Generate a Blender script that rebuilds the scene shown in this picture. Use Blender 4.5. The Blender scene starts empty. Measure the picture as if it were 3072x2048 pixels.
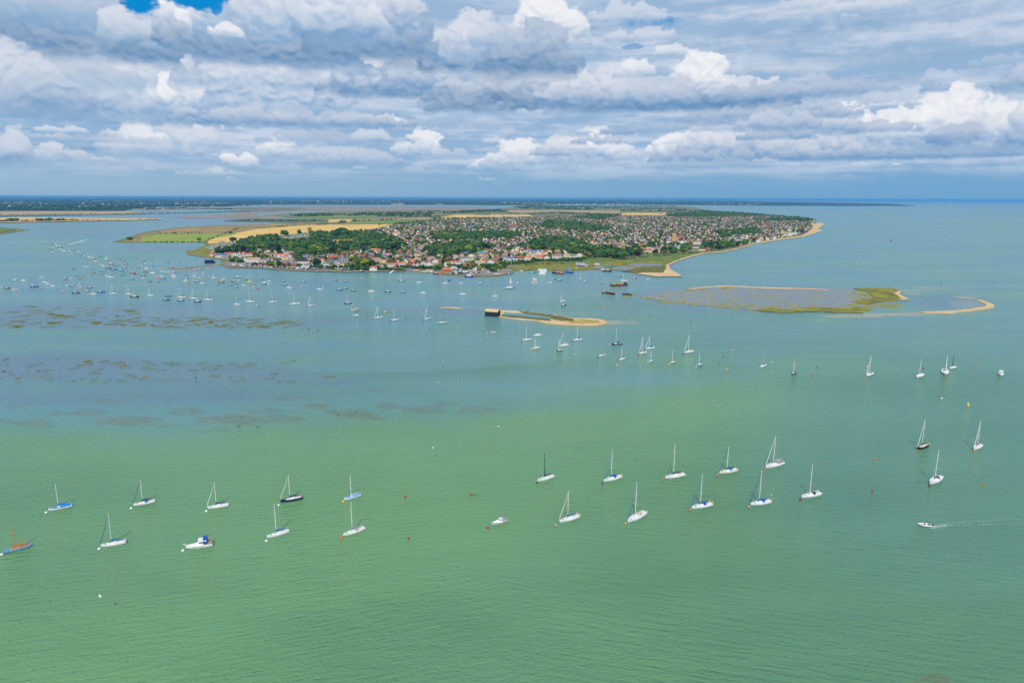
import bpy, math, random
import numpy as np
from mathutils import Vector, Matrix
from mathutils.geometry import tessellate_polygon

random.seed(7)
rng = np.random.default_rng(11)
R = math.radians
sc = bpy.context.scene
COL = sc.collection

# ---------------------------------------------------------------- camera
H, FPX = 120.0, 2048.0            # height over the water, focal length in px of a 3072 px wide frame
HOR, ROLL = 594.5, 0.0037
TH = math.atan((1024 - HOR) / FPX)
cF = Vector((0, math.cos(TH), -math.sin(TH)))
cU0 = Vector((0, math.sin(TH), math.cos(TH)))
cR0 = Vector((1, 0, 0))
cR = cR0 * math.cos(ROLL) + cU0 * math.sin(ROLL)
cU = cU0 * math.cos(ROLL) - cR0 * math.sin(ROLL)
cam = bpy.data.objects.new('camera', bpy.data.cameras.new('camera'))
COL.objects.link(cam)
m = Matrix((cR, cU, -cF)).transposed().to_4x4()
m.translation = Vector((0, 0, H))
cam.matrix_world = m
cam.data.sensor_width = 36
cam.data.lens = 24
cam.data.clip_start = 1
cam.data.clip_end = 3000000
sc.camera = cam


def P(px, py, z=0.0):
    """ground point (height z) seen at that place of the photograph"""
    d = cF + cR * ((px - 1536) / FPX) - cU * ((py - 1024) / FPX)
    t = (z - H) / d.z
    return Vector((d.x * t, d.y * t, z))


def height_at(p, py):
    """height of a thing standing at p whose top is seen at row py"""
    lo, hi = 0.0, 150.0
    for _ in range(40):
        z = (lo + hi) / 2
        v = Vector((p.x, p.y, z - H))
        y = 1024 - FPX * v.dot(cU) / v.dot(cF)
        if y > py: lo = z
        else: hi = z
    return lo


def PN(px, py, z=0.0):
    px = np.asarray(px, float); py = np.asarray(py, float)
    a = (px - 1536) / FPX; b = -(py - 1024) / FPX
    d = np.stack([cF[i] + cR[i] * a + cU[i] * b for i in range(3)], -1)
    t = (z - H) / d[..., 2]
    o = d * t[..., None]
    o[..., 2] = z
    return o


def TOPX(p):
    """numpy ground points -> px, py"""
    v = np.asarray(p, float) - np.array([0, 0, H])
    f = v @ np.array(cF)
    return 1536 + FPX * (v @ np.array(cR)) / f, 1024 - FPX * (v @ np.array(cU)) / f


# ---------------------------------------------------------------- light
SUN_EL, SUN_AZ = R(47), R(186)      # azimuth clockwise from +Y: the sun stands behind the camera
sun = bpy.data.objects.new('sun', bpy.data.lights.new('sun', 'SUN'))
COL.objects.link(sun)
sun.data.energy = 3.6
sun.data.angle = R(0.5)
sun.data.color = (1.0, 0.955, 0.88)
sd = Vector((math.sin(SUN_AZ) * math.cos(SUN_EL), math.cos(SUN_AZ) * math.cos(SUN_EL), math.sin(SUN_EL)))
sun.rotation_euler = sd.to_track_quat('Z', 'Y').to_euler()
sun.location = (0, 0, 400)

sc.render.engine = 'CYCLES'
sc.view_settings.view_transform = 'Standard'
sc.view_settings.look = 'None'
sc.view_settings.exposure = 0
sc.view_settings.gamma = 1
sc.cycles.max_bounces = 5
sc.cycles.diffuse_bounces = 2
sc.cycles.glossy_bounces = 3
sc.cycles.transmission_bounces = 3
sc.cycles.volume_bounces = 1
sc.cycles.use_denoising = False
sc.cycles.sample_clamp_direct = 2.5
sc.cycles.sample_clamp_indirect = 3
sc.cycles.use_adaptive_sampling = False


# ---------------------------------------------------------------- node helpers
class E:
    """a socket with arithmetic"""
    def __init__(s, nt, sock): s.nt, s.s = nt, sock
    def _m(s, op, *a, clamp=False):
        n = s.nt.nodes.new('ShaderNodeMath'); n.operation = op; n.use_clamp = clamp
        for i, v in enumerate((s,) + a):
            if isinstance(v, E): s.nt.links.new(v.s, n.inputs[i])
            else: n.inputs[i].default_value = v
        return E(s.nt, n.outputs[0])
    def __add__(s, o): return s._m('ADD', o)
    __radd__ = __add__
    def __sub__(s, o): return s._m('SUBTRACT', o)
    def __rsub__(s, o): return (s * -1.0) + o
    def __mul__(s, o): return s._m('MULTIPLY', o)
    __rmul__ = __mul__
    def __truediv__(s, o): return s._m('DIVIDE', o)
    def fn(s, op, *a): return s._m(op, *a)
    def clamp(s): return s._m('ADD', 0.0, clamp=True)
    def step(s, a, b, out0=0.0, out1=1.0):
        n = s.nt.nodes.new('ShaderNodeMapRange'); n.interpolation_type = 'SMOOTHSTEP'
        s.nt.links.new(s.s, n.inputs[0])
        for i, v in enumerate((a, b, out0, out1)): n.inputs[i + 1].default_value = v
        return E(s.nt, n.outputs[0])


def mixc(nt, f, a, b):
    n = nt.nodes.new('ShaderNodeMix'); n.data_type = 'RGBA'
    if isinstance(f, E): nt.links.new(f.s, n.inputs[0])
    else: n.inputs[0].default_value = f
    for v, i in ((a, 6), (b, 7)):
        if isinstance(v, E): nt.links.new(v.s, n.inputs[i])
        else: n.inputs[i].default_value = (*v, 1)
    return E(nt, n.outputs[2])


def comb(nt, x, y, z):
    n = nt.nodes.new('ShaderNodeCombineXYZ')
    for i, v in enumerate((x, y, z)):
        if isinstance(v, E): nt.links.new(v.s, n.inputs[i])
        else: n.inputs[i].default_value = v
    return E(nt, n.outputs[0])


def noise(nt, vec, scale, detail=4, rough=0.5, dist=0.0, kind='NOISE', lac=2.0):
    if kind == 'VORO':
        n = nt.nodes.new('ShaderNodeTexVoronoi'); n.feature = 'SMOOTH_F1'; n.voronoi_dimensions = '3D'
        n.inputs['Detail'].default_value = detail; n.inputs['Roughness'].default_value = rough
        n.inputs['Smoothness'].default_value = 0.6; n.inputs['Lacunarity'].default_value = lac
        n.normalize = True
    else:
        n = nt.nodes.new('ShaderNodeTexNoise')
        n.inputs['Detail'].default_value = detail; n.inputs['Roughness'].default_value = rough
        n.inputs['Distortion'].default_value = dist; n.inputs['Lacunarity'].default_value = lac
    n.inputs['Scale'].default_value = scale
    if vec is not None: nt.links.new(vec.s, n.inputs['Vector'])
    return E(nt, n.outputs[0])


def lin(*c):
    """sRGB 0-255 to linear"""
    return tuple((v / 255 / 12.92 if v / 255 <= 0.04045 else ((v / 255 + 0.055) / 1.055) ** 2.4) for v in c)


# ---------------------------------------------------------------- noise on arrays
def _grad_noise(x, y, seed):
    g = np.random.default_rng(seed).random((256, 256)) * 2 * np.pi
    gx, gy = np.cos(g), np.sin(g)
    xi = np.floor(x).astype(int); yi = np.floor(y).astype(int)
    xf = x - xi; yf = y - yi
    u = xf * xf * xf * (xf * (xf * 6 - 15) + 10); v = yf * yf * yf * (yf * (yf * 6 - 15) + 10)
    r = 0
    for dx in (0, 1):
        for dy in (0, 1):
            a = (xi + dx) & 255; b = (yi + dy) & 255
            d = gx[a, b] * (xf - dx) + gy[a, b] * (yf - dy)
            r = r + d * (u if dx else 1 - u) * (v if dy else 1 - v)
    return r * 1.5


def fbm(x, y, octaves=5, gain=0.5, seed=1, billow=False):
    r, a, s = 0.0, 1.0, 0.0
    for i in range(octaves):
        n = _grad_noise(x + 17.3 * i, y - 9.1 * i, seed + i)
        r = r + a * (np.abs(n) * 2 if billow else n)
        s += a; a *= gain; x = x * 2.03; y = y * 2.03
    return r / s


def sstep(x, a, b):
    t = np.clip((x - a) / (b - a), 0, 1)
    return t * t * (3 - 2 * t)


def box(a, n):
    """separable triangle blur"""
    for ax in (0, 1):
        for _ in range(2):
            c = np.cumsum(np.pad(a, [(n + 1, n) if i == ax else (0, 0) for i in range(a.ndim)], mode='edge'), axis=ax)
            k = a.shape[ax]
            a = (np.take(c, range(2 * n + 1, 2 * n + 1 + k), ax) - np.take(c, range(0, k), ax)) / (2 * n + 1)
    return a


# ---------------------------------------------------------------- sky picture computed from scratch, in degrees of azimuth and elevation
SKY_U, SKY_V, SKY_D = (-50.0, 50.0), (0.0, 24.0), 0.05
def sky_map():
    nu, nv = int((SKY_U[1] - SKY_U[0]) / SKY_D), int((SKY_V[1] - SKY_V[0]) / SKY_D)
    u = SKY_U[0] + (np.arange(nu) + .5) * SKY_D; v = SKY_V[0] + (np.arange(nv) + .5) * SKY_D
    U, V = np.meshgrid(u, v)                         # rows go up
    def C(*c): return np.array(lin(*c))
    # veil seen from below: a flat layer
    el = np.radians(V); az = np.radians(U)
    r = 1.0 / (np.tan(el) + 0.045)
    X, Y = r * np.sin(az), r * np.cos(az)
    va = fbm(X * 0.55 + 3, Y * 0.8, 7, 0.55, 40)
    st = fbm(U * 0.07 + V * 0.02, V * 0.75 + 0.5 * fbm(U * .1, V * .3, 3, .5, 50), 7, 0.56, 43)
    st2 = fbm(U * 0.25, V * 1.6, 6, 0.6, 47)
    t = sstep(va * 0.75 + st * 0.9 + st2 * 0.42 + 0.3 * fbm(U * .6, V * 1.1, 6, .6, 49), -0.36, 0.40)[..., None]
    t2 = sstep(V, 3, 15)[..., None]
    lo = C(146, 180, 214) * (1 - t2) + C(152, 182, 214) * t2
    hi = C(194, 209, 229) * (1 - t2) + C(200, 212, 230) * t2
    img = lo * (1 - t) + hi * t
    low = C(148, 182, 208)[None, None] * (1 - sstep(U, -36, 30))[..., None] + C(116, 167, 206)[None, None] * sstep(U, -36, 30)[..., None]
    f = sstep(V + st * 1.2, 0.1, 3.0)[..., None]
    img = low * (1 - f) + img * f
    fine = fbm(U * 1.6, V * 2.2, 5, .55, 60); med = fbm(U * .5, V * .7, 5, .55, 63)
    # right of the centre the upper veil is greyer, with faint banks
    def ang(px, py):
        d = cF + cR * ((px - 1536) / FPX) - cU * ((py - 1024) / FPX); d.normalize()
        return math.degrees(math.atan2(d.x, d.y)), math.degrees(math.asin(d.z))
    K = 57.3 / FPX
    def splash(px, py, rx, ry, col, am, soft=1.0, nz=1.0):
        nonlocal img
        a0, e0 = ang(px, py)
        q = 1 - ((U - a0) / (rx * K)) ** 2 - ((V - e0) / (ry * K)) ** 2 + (med * 1.1 + fine * 0.6) * nz
        a = (sstep(q, 0, soft) * am)[..., None]
        img = img * (1 - a) + C(*col) * a
    blue = (14, 138, 208)
    for a in ((1905, 140, 34, 8, blue, .5, .6), 
              (1320, 190, 60, 12, (110, 168, 214), .7, .8), (2560, 20, 420, 30, (206, 216, 229), .35, 1.2), (2800, 150, 330, 34, (142, 174, 206), .5, 1.2), (2300, 115, 330, 26, (136, 170, 203), .4, 1.2),
              (2780, 230, 330, 26, (146, 176, 208), .45, 1.2), (2700, 60, 380, 24, (134, 170, 206), .45, 1.2), (2350, 200, 300, 22, (196, 207, 222), .4, 1.2), (2600, 300, 420, 20, (186, 202, 220), .4, 1.2),
              (1700, 260, 200, 24, (188, 203, 222), .4, 1.2), (2900, 530, 380, 34, (100, 158, 204), .4, 1.4), (1900, 550, 900, 14, (118, 166, 205), .5, 1.2)):
        splash(*a)
    rs = np.random.default_rng(5)
    T = {'w': (243, 243, 246), 'w2': (219, 224, 234), 'w3': (200, 210, 225), 'l': (182, 197, 218), 'x': (158, 184, 212)}
    B = {'d': (78, 132, 178), 'd2': (104, 152, 198), 'd3': (128, 168, 208), 'd4': (150, 182, 212)}

    def heap(px, py, hw, hh, top, base, am, ragged=1.0):
        nonlocal img
        a0, e0 = ang(px, py); hu, hv = hw * K, hh * K
        i0, i1 = int((a0 - hu * 1.5 - SKY_U[0]) / SKY_D), int((a0 + hu * 1.5 - SKY_U[0]) / SKY_D)
        j0, j1 = int((e0 - hv * .7 - 0.5 - SKY_V[0]) / SKY_D), int((e0 + hv * 1.6 + 0.5 - SKY_V[0]) / SKY_D)
        i0, j0, i1, j1 = max(i0, 0), max(j0, 0), min(i1, nu), min(j1, nv)
        if i1 - i0 < 3 or j1 - j0 < 3: return
        u, v = U[j0:j1, i0:i1], V[j0:j1, i0:i1]
        s = hv ** 0.62 * hu ** 0.16 * 1.0
        sd = int(rs.integers(1, 9999))
        wu = fbm(u / s * .9, v / s * 1.2, 5, .58, sd) ; wv = fbm(u / s * .9 + 31, v / s * 1.2, 5, .58, sd + 9)
        uu, vv = u + wu * 0.55 * s, v + wv * 0.45 * s
        Hm = np.full(u.shape, -1.0)
        n = int(10 + 26 * min(1, hu / 8) + 8 * hu / hv)
        for q in range(n):
            x = rs.uniform(-1, 1); dome = math.sqrt(max(0, 1 - x * x)) ** 0.8
            yv = rs.uniform(0.0, 1.0) ** 0.8 * dome
            rr = hv * rs.uniform(0.22, 0.5) * (0.55 + 0.45 * dome)
            cx, cy = a0 + x * (hu - rr * .5), e0 + max(yv * hv - rr * .45, rr * 0.25)
            d2 = ((uu - cx) / (rr * 1.35)) ** 2 + ((vv - cy) / rr) ** 2
            Hm = np.maximum(Hm, np.sqrt(np.clip(1 - d2, 0, 1)) * rr / hv * 1.0 + 0.12 * yv - np.clip(d2 - 1, 0, 4) * .35)
        bil = fbm(uu / s * 1.7, vv / s * 2.1, 5, .55, sd + 20, billow=True)
        Hm = Hm + (bil - 0.38) * 0.24
        base_e = (v - e0) / hv + (fbm(u / s * 1.1, v / s * 3, 4, .5, sd + 33)) * 0.20
        k0 = hv / SKY_D
        a = sstep(Hm + .05 * fbm(u / s * 6, v / s * 7, 2, .6, sd + 60), 0.0, 0.19 * ragged + 0.05) * sstep(base_e, -0.20, 0.18 + 0.14 * ragged)
        Hs = box(Hm, max(2, int(k0 * 0.035)))
        k = hv / SKY_D
        gy, gx = np.gradient(Hs); gx *= k; gy *= k
        nz = 1 / np.sqrt(1 + gx * gx + gy * gy)
        lamb = (-gy * 0.62 + gx * -0.10 + 0.62) * nz
        hgt = sstep((v - e0) / hv + 0.12 * wu, -0.10, 0.80)
        sh = 0.86 * hgt + 0.34 * (lamb - 0.45) + 0.14 * (bil - .38) + 0.10 * wv + 0.10 * fbm(u / s * 3.2, v / s * 3.6, 3, .6, sd + 50)
        sh = np.clip(sh, 0, 1)[..., None]
        tone = C(*B[base]) * (1 - sh) + C(*T[top]) * sh
        a = (a * am)[..., None]
        img[j0:j1, i0:i1] = img[j0:j1, i0:i1] * (1 - a) + tone * a

    heaps = [
        (140, 489, 90, 46, 'w2', 'd3', .8), (250, 452, 48, 18, 'x', 'd2', .7), (520, 520, 170, 30, 'l', 'd4', .5), (490, 484, 130, 105, 'w2', 'd3', .75), (60, 480, 60, 20, 'l', 'd4', .4), (330, 520, 60, 18, 'w3', 'd4', .5),
        (430, 470, 60, 75, 'w', 'd4', .6), (860, 486, 130, 50, 'w3', 'd3', .7), (720, 505, 45, 42, 'w', 'd4', .8), (825, 475, 38, 56, 'w', 'd4', .75), (600, 530, 60, 18, 'w2', 'd4', .6), (680, 525, 40, 12, 'w', 'd4', .6),
        (960, 432, 170, 34, 'l', 'd3', .7), (1060, 500, 150, 45, 'w3', 'd3', .7), (1262, 472, 75, 62, 'w', 'd3', .85), (1350, 478, 55, 30, 'w3', 'd4', .7), (1130, 430, 90, 34, 'w2', 'd3', .7), (1240, 525, 50, 26, 'w3', 'd4', .5),
        (1197, 396, 40, 34, 'w', 'd3', .9), (1480, 512, 80, 32, 'w', 'd4', .65), (1590, 505, 140, 70, 'w', 'd3', .8), (1770, 486, 130, 74, 'w', 'd3', .85), (1700, 470, 90, 50, 'w2', 'd3', .7),
        (1980, 470, 40, 30, 'w', 'd4', .8), (1790, 434, 80, 24, 'l', 'd2', .8), (1850, 406, 50, 22, 'x', 'd2', .7), (2080, 488, 120, 88, 'w', 'd3', .85), (1640, 468, 60, 18, 'l', 'd2', .7),
        (2250, 470, 210, 80, 'w2', 'd2', .9), (2320, 482, 330, 34, 'l', 'd2', .85), (2480, 470, 170, 66, 'w2', 'd2', .85), (2620, 478, 260, 50, 'w3', 'd2', .85), (2060, 400, 160, 30, 'l', 'd3', .6),
        (2480, 410, 110, 70, 'w', 'd3', .85), (2560, 402, 60, 46, 'w', 'd3', .85), (2760, 445, 120, 95, 'w', 'd3', .9), (2900, 440, 140, 120, 'w', 'd2', .9), (2870, 430, 60, 44, 'l', 'd2', .85), (2660, 420, 70, 44, 'w', 'd4', .8),
        (3080, 455, 75, 130, 'w', 'd3', .9), (2900, 474, 260, 22, 'x', 'd2', .85), (2420, 400, 130, 50, 'w3', 'd2', .8), (2300, 366, 230, 46, 'l', 'd2', .8), (2640, 398, 90, 26, 'l', 'd2', .8), (2330, 420, 110, 26, 'l', 'd2', .9),
        (2330, 392, 110, 46, 'w3', 'd2', .85), (2480, 286, 170, 34, 'l', 'd2', .6), (2800, 278, 34, 20, 'x', 'd2', .8), (2740, 318, 22, 10, 'x', 'd2', .5), (2560, 325, 20, 10, 'x', 'd2', .5), (2450, 330, 14, 8, 'x', 'd2', .6),
        (1070, 384, 500, 26, 'l', 'd3', .5), (300, 430, 300, 20, 'l', 'd4', .5), (2160, 508, 260, 28, 'l', 'd3', .55), (700, 552, 30, 10, 'w3', 'd4', .5), (525, 570, 16, 7, 'w3', 'd4', .6),
        (880, 378, 340, 44, 'w3', 'd2', .85), (480, 376, 230, 48, 'w3', 'd2', .85), (60, 320, 150, 80, 'w', 'd3', .8), (180, 340, 230, 95, 'w2', 'd3', .85), (160, 352, 160, 40, 'l', 'd4', .8),
        (380, 300, 170, 150, 'w2', 'd4', .85), (420, 345, 180, 90, 'w2', 'd3', .85), (560, 350, 150, 100, 'w', 'd3', .92), (660, 345, 110, 80, 'w', 'd3', .85), (700, 280, 140, 90, 'w3', 'd3', .85),
        (850, 330, 180, 135, 'w', 'd3', .97), (800, 270, 150, 80, 'w', 'd3', .9), (940, 265, 60, 70, 'w', 'd4', .85), (720, 372, 170, 42, 'w3', 'd2', .8), (310, 262, 100, 120, 'w', 'd4', .85), (140, 260, 190, 85, 'w3', 'd4', .75),
        (1100, 288, 140, 80, 'w2', 'd', .9), (1180, 285, 150, 128, 'w', 'd2', .92), (1220, 262, 80, 60, 'w3', 'd2', .8), (1760, 335, 470, 60, 'w3', 'd', .95), (1540, 316, 240, 92, 'w3', 'd', .9), (1790, 320, 160, 92, 'w2', 'd2', .9),
        (1900, 235, 60, 48, 'w', 'd4', .8), (2150, 322, 190, 76, 'w2', 'd', .92), (2120, 310, 85, 108, 'w', 'd2', .95), (2360, 304, 180, 50, 'l', 'd2', .8), (1960, 322, 120, 70, 'w3', 'd2', .8),
        (1650, 150, 85, 112, 'w', 'd4', .95), (1480, 228, 210, 110, 'w3', 'd', .92), (1400, 190, 100, 118, 'w2', 'd3', .9), (1590, 215, 130, 110, 'l', 'd', .92), (1500, 150, 90, 60, 'w3', 'd3', .6),
        (760, 212, 340, 100, 'l', 'd2', .92), (110, 165, 290, 150, 'l', 'd', .96), (90, 80, 200, 120, 'w3', 'd3', .85), (240, 70, 100, 80, 'l', 'd3', .85), (60, 40, 160, 80, 'w3', 'd4', .6),
        (440, 140, 110, 84, 'w2', 'd4', .9), (555, 120, 70, 80, 'w', 'd3', .92), (470, 66, 34, 62, 'w', 'd4', .9), (900, 190, 340, 130, 'w3', 'd', .95), (1130, 170, 150, 170, 'x', 'd', .75), (1060, 120, 180, 150, 'w2', 'd2', .9), (740, 130, 110, 110, 'w', 'd3', .92), (900, 112, 230, 175, 'w', 'd3', .98),
        (680, 120, 46, 36, 'w', 'd3', .8),
        # overhead and beyond the sides
        (1400, -160, 700, 90, 'w3', 'd2', .8), (300, -120, 500, 120, 'w2', 'd2', .8), (2600, -150, 700, 80, 'l', 'd2', .7), (-420, 300, 400, 150, 'w2', 'd2', .8), (-350, 480, 300, 80, 'w2', 'd2', .8),
        (3500, 430, 300, 120, 'w2', 'd2', .85), (3500, 250, 300, 80, 'w3', 'd2', .8),
    ]
    for _ in range(120):          # scraps and small puffs between the big heaps
        y = rs.uniform(250, 545) if rs.random() < .75 else rs.uniform(0, 250); k = .25 + (560 - y) / 400
        x = rs.uniform(-200, 3300) if rs.random() < .6 else rs.uniform(-100, 1500)
        heaps.insert(int(rs.integers(0, 45)), (x, y, rs.uniform(30, 90) * k, rs.uniform(16, 38) * k, ('w', 'w2', 'w2', 'w3')[int(rs.integers(4))], ('d3', 'd4')[int(rs.integers(2))], rs.uniform(.35, .7)))
    for i, h in enumerate(heaps):
        if h[0] == 440 and h[1] == 140:
            pass
        heap(*h)
    splash(416, -4, 48, 40, blue, 1.0, .5, .7); splash(585, -14, 94, 38, blue, 1.0, .5, .7); splash(650, 12, 18, 30, blue, .9, .5, .7)
    splash(1985, 66, 120, 14, blue, .6, 1.5); splash(2040, 58, 60, 10, blue, .4, 1.2)
    f = (sstep(V + st2 * .4, 0.0, 3.4) * 0.95 + .05)[..., None]
    img = low * (1 - f) + img * f
    return np.clip(img, 0, 2)


def build_sky():
    img = sky_map()
    nv, nu = img.shape[:2]
    im = bpy.data.images.new('sky_clouds', nu, nv, alpha=False, float_buffer=True)
    im.colorspace_settings.name = 'Non-Color'
    im.pixels.foreach_set(np.concatenate([img, np.ones((nv, nu, 1))], -1).astype(np.float32).ravel())
    im.update(); im.pack()
    w = bpy.data.worlds.new('World'); sc.world = w; w.use_nodes = True
    nt = w.node_tree; nt.nodes.clear()
    out = nt.nodes.new('ShaderNodeOutputWorld'); bg = nt.nodes.new('ShaderNodeBackground')
    nt.links.new(bg.outputs[0], out.inputs[0]); bg.inputs[1].default_value = 0.1
    sky = nt.nodes.new('ShaderNodeTexSky'); sky.sky_type = 'NISHITA'; sky.sun_disc = False
    sky.sun_elevation = SUN_EL; sky.sun_rotation = SUN_AZ; sky.air_density = 1.3; sky.dust_density = 0.3; sky.ozone_density = 3
    tc = nt.nodes.new('ShaderNodeTexCoord'); sp = nt.nodes.new('ShaderNodeSeparateXYZ')
    nt.links.new(tc.outputs['Generated'], sp.inputs[0])
    x, y, z = (E(nt, sp.outputs[i]) for i in range(3))
    U = x.fn('ARCTAN2', y) * 57.2958; V = z.fn('ARCSINE') * 57.2958
    ti = nt.nodes.new('ShaderNodeTexImage'); ti.image = im; ti.extension = 'EXTEND'; ti.interpolation = 'Cubic'
    uv = comb(nt, (U - SKY_U[0]) / (SKY_U[1] - SKY_U[0]), V.fn('MAXIMUM', 0.03) / SKY_V[1], 0.0)
    nt.links.new(uv.s, ti.inputs[0])
    pic = mixc(nt, 0.0, (0, 0, 0), (0, 0, 0))
    mul = nt.nodes.new('ShaderNodeVectorMath'); mul.operation = 'SCALE'; mul.inputs[3].default_value = 10.0
    nt.links.new(ti.outputs[0], mul.inputs[0])
    zc = z.fn('MAXIMUM', 0.0) + 0.05
    vn = noise(nt, comb(nt, x / zc, y / zc, 0.0), 0.8, 4, 0.55)
    veil = mixc(nt, vn.step(0.35, 0.65), tuple(10 * q for q in lin(120, 160, 205)), tuple(10 * q for q in lin(205, 214, 228)))
    rest = mixc(nt, 0.75, E(nt, sky.outputs[0]), veil)
    f = (U.fn('ABSOLUTE').step(42, 50)).fn('MAXIMUM', V.step(18, 24))
    col = mixc(nt, f, E(nt, mul.outputs[0]), rest)
    nt.links.new(col.s, bg.inputs[0])
    w.cycles.sampling_method = 'MANUAL'
    w.cycles.sample_map_resolution = 256


build_sky()

# ---------------------------------------------------------------- materials
MATS = {}


def mat(name, rgb=(0.5, 0.5, 0.5), rough=0.6, var=0.0, scale=1.0, metal=0.0, spec=0.4, rgb2=None, detail=4, coord='Object', thr=(0.4, 0.6), bump=0.0):
    if name in MATS: return MATS[name]
    m = bpy.data.materials.new(name); m.use_nodes = True; nt = m.node_tree
    b = nt.nodes['Principled BSDF']
    b.inputs['Roughness'].default_value = rough; b.inputs['Metallic'].default_value = metal
    b.inputs['Specular IOR Level'].default_value = spec
    b.inputs['Base Color'].default_value = (*rgb, 1)
    if var or rgb2:
        tc = nt.nodes.new('ShaderNodeTexCoord')
        if coord == 'World':
            g = nt.nodes.new('ShaderNodeNewGeometry'); v = E(nt, g.outputs['Position'])
        else: v = E(nt, tc.outputs[coord])
        n = noise(nt, v, scale, detail, 0.6)
        if rgb2: c = mixc(nt, n.step(*thr), rgb, rgb2)
        else: c = mixc(nt, n.step(0.3, 0.7), tuple(q * (1 - var) for q in rgb), tuple(min(1, q * (1 + var)) for q in rgb))
        nt.links.new(c.s, b.inputs['Base Color'])
        if bump:
            bp = nt.nodes.new('ShaderNodeBump'); bp.inputs['Strength'].default_value = bump
            nt.links.new(n.s, bp.inputs['Height']); nt.links.new(bp.outputs[0], b.inputs['Normal'])
    MATS[name] = m
    return m


def S(name, r, g, b, rough=0.45, **k):
    return mat(name, lin(r, g, b), rough, **k)


# painted things: sRGB tones of the things themselves
PAINT = {
    'white': (224, 224, 222), 'cream': (226, 214, 186), 'grey': (140, 146, 150), 'black': (22, 26, 32), 'navy': (20, 34, 78), 'blue': (24, 84, 160),
    'bright blue': (16, 118, 196), 'light blue': (104, 158, 212), 'teal': (22, 140, 158), 'green': (20, 84, 72), 'light green': (150, 205, 195), 'red': (176, 36, 30), 'dark red': (110, 26, 28),
    'orange': (214, 106, 24), 'yellow': (232, 186, 24), 'tan': (190, 150, 100), 'beige': (190, 170, 145), 'pink': (206, 150, 140), 'brown': (92, 62, 42), 'maroon': (88, 30, 40),
    'wood': (196, 122, 44), 'alloy': (216, 216, 210), 'turquoise': (30, 160, 170), 'purple': (50, 46, 120), 'dark grey': (66, 70, 78),
}


def paint(c, rough=0.35):
    if c in PAINT: return mat('paint_' + c.replace(' ', '_'), lin(*PAINT[c]), rough, var=0.06, scale=1.3)
    return MATS[c]


glass = mat('dark_glass', (0.02, 0.03, 0.045), 0.12, spec=0.7)
antifoul = {k: mat('antifouling_' + k.replace(' ', '_'), lin(*PAINT[k]), 0.7) for k in ('blue', 'red', 'dark red', 'black', 'green', 'brown')}
deckm = mat('deck_paint', lin(214, 214, 208), 0.6, var=0.08, scale=1.5)
teak = mat('teak', lin(176, 140, 104), 0.7, var=0.15, scale=4)
steel = mat('steel_rail', lin(190, 194, 198), 0.3, metal=0.6)
rope = mat('rope', lin(80, 150, 160), 0.8)


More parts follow.
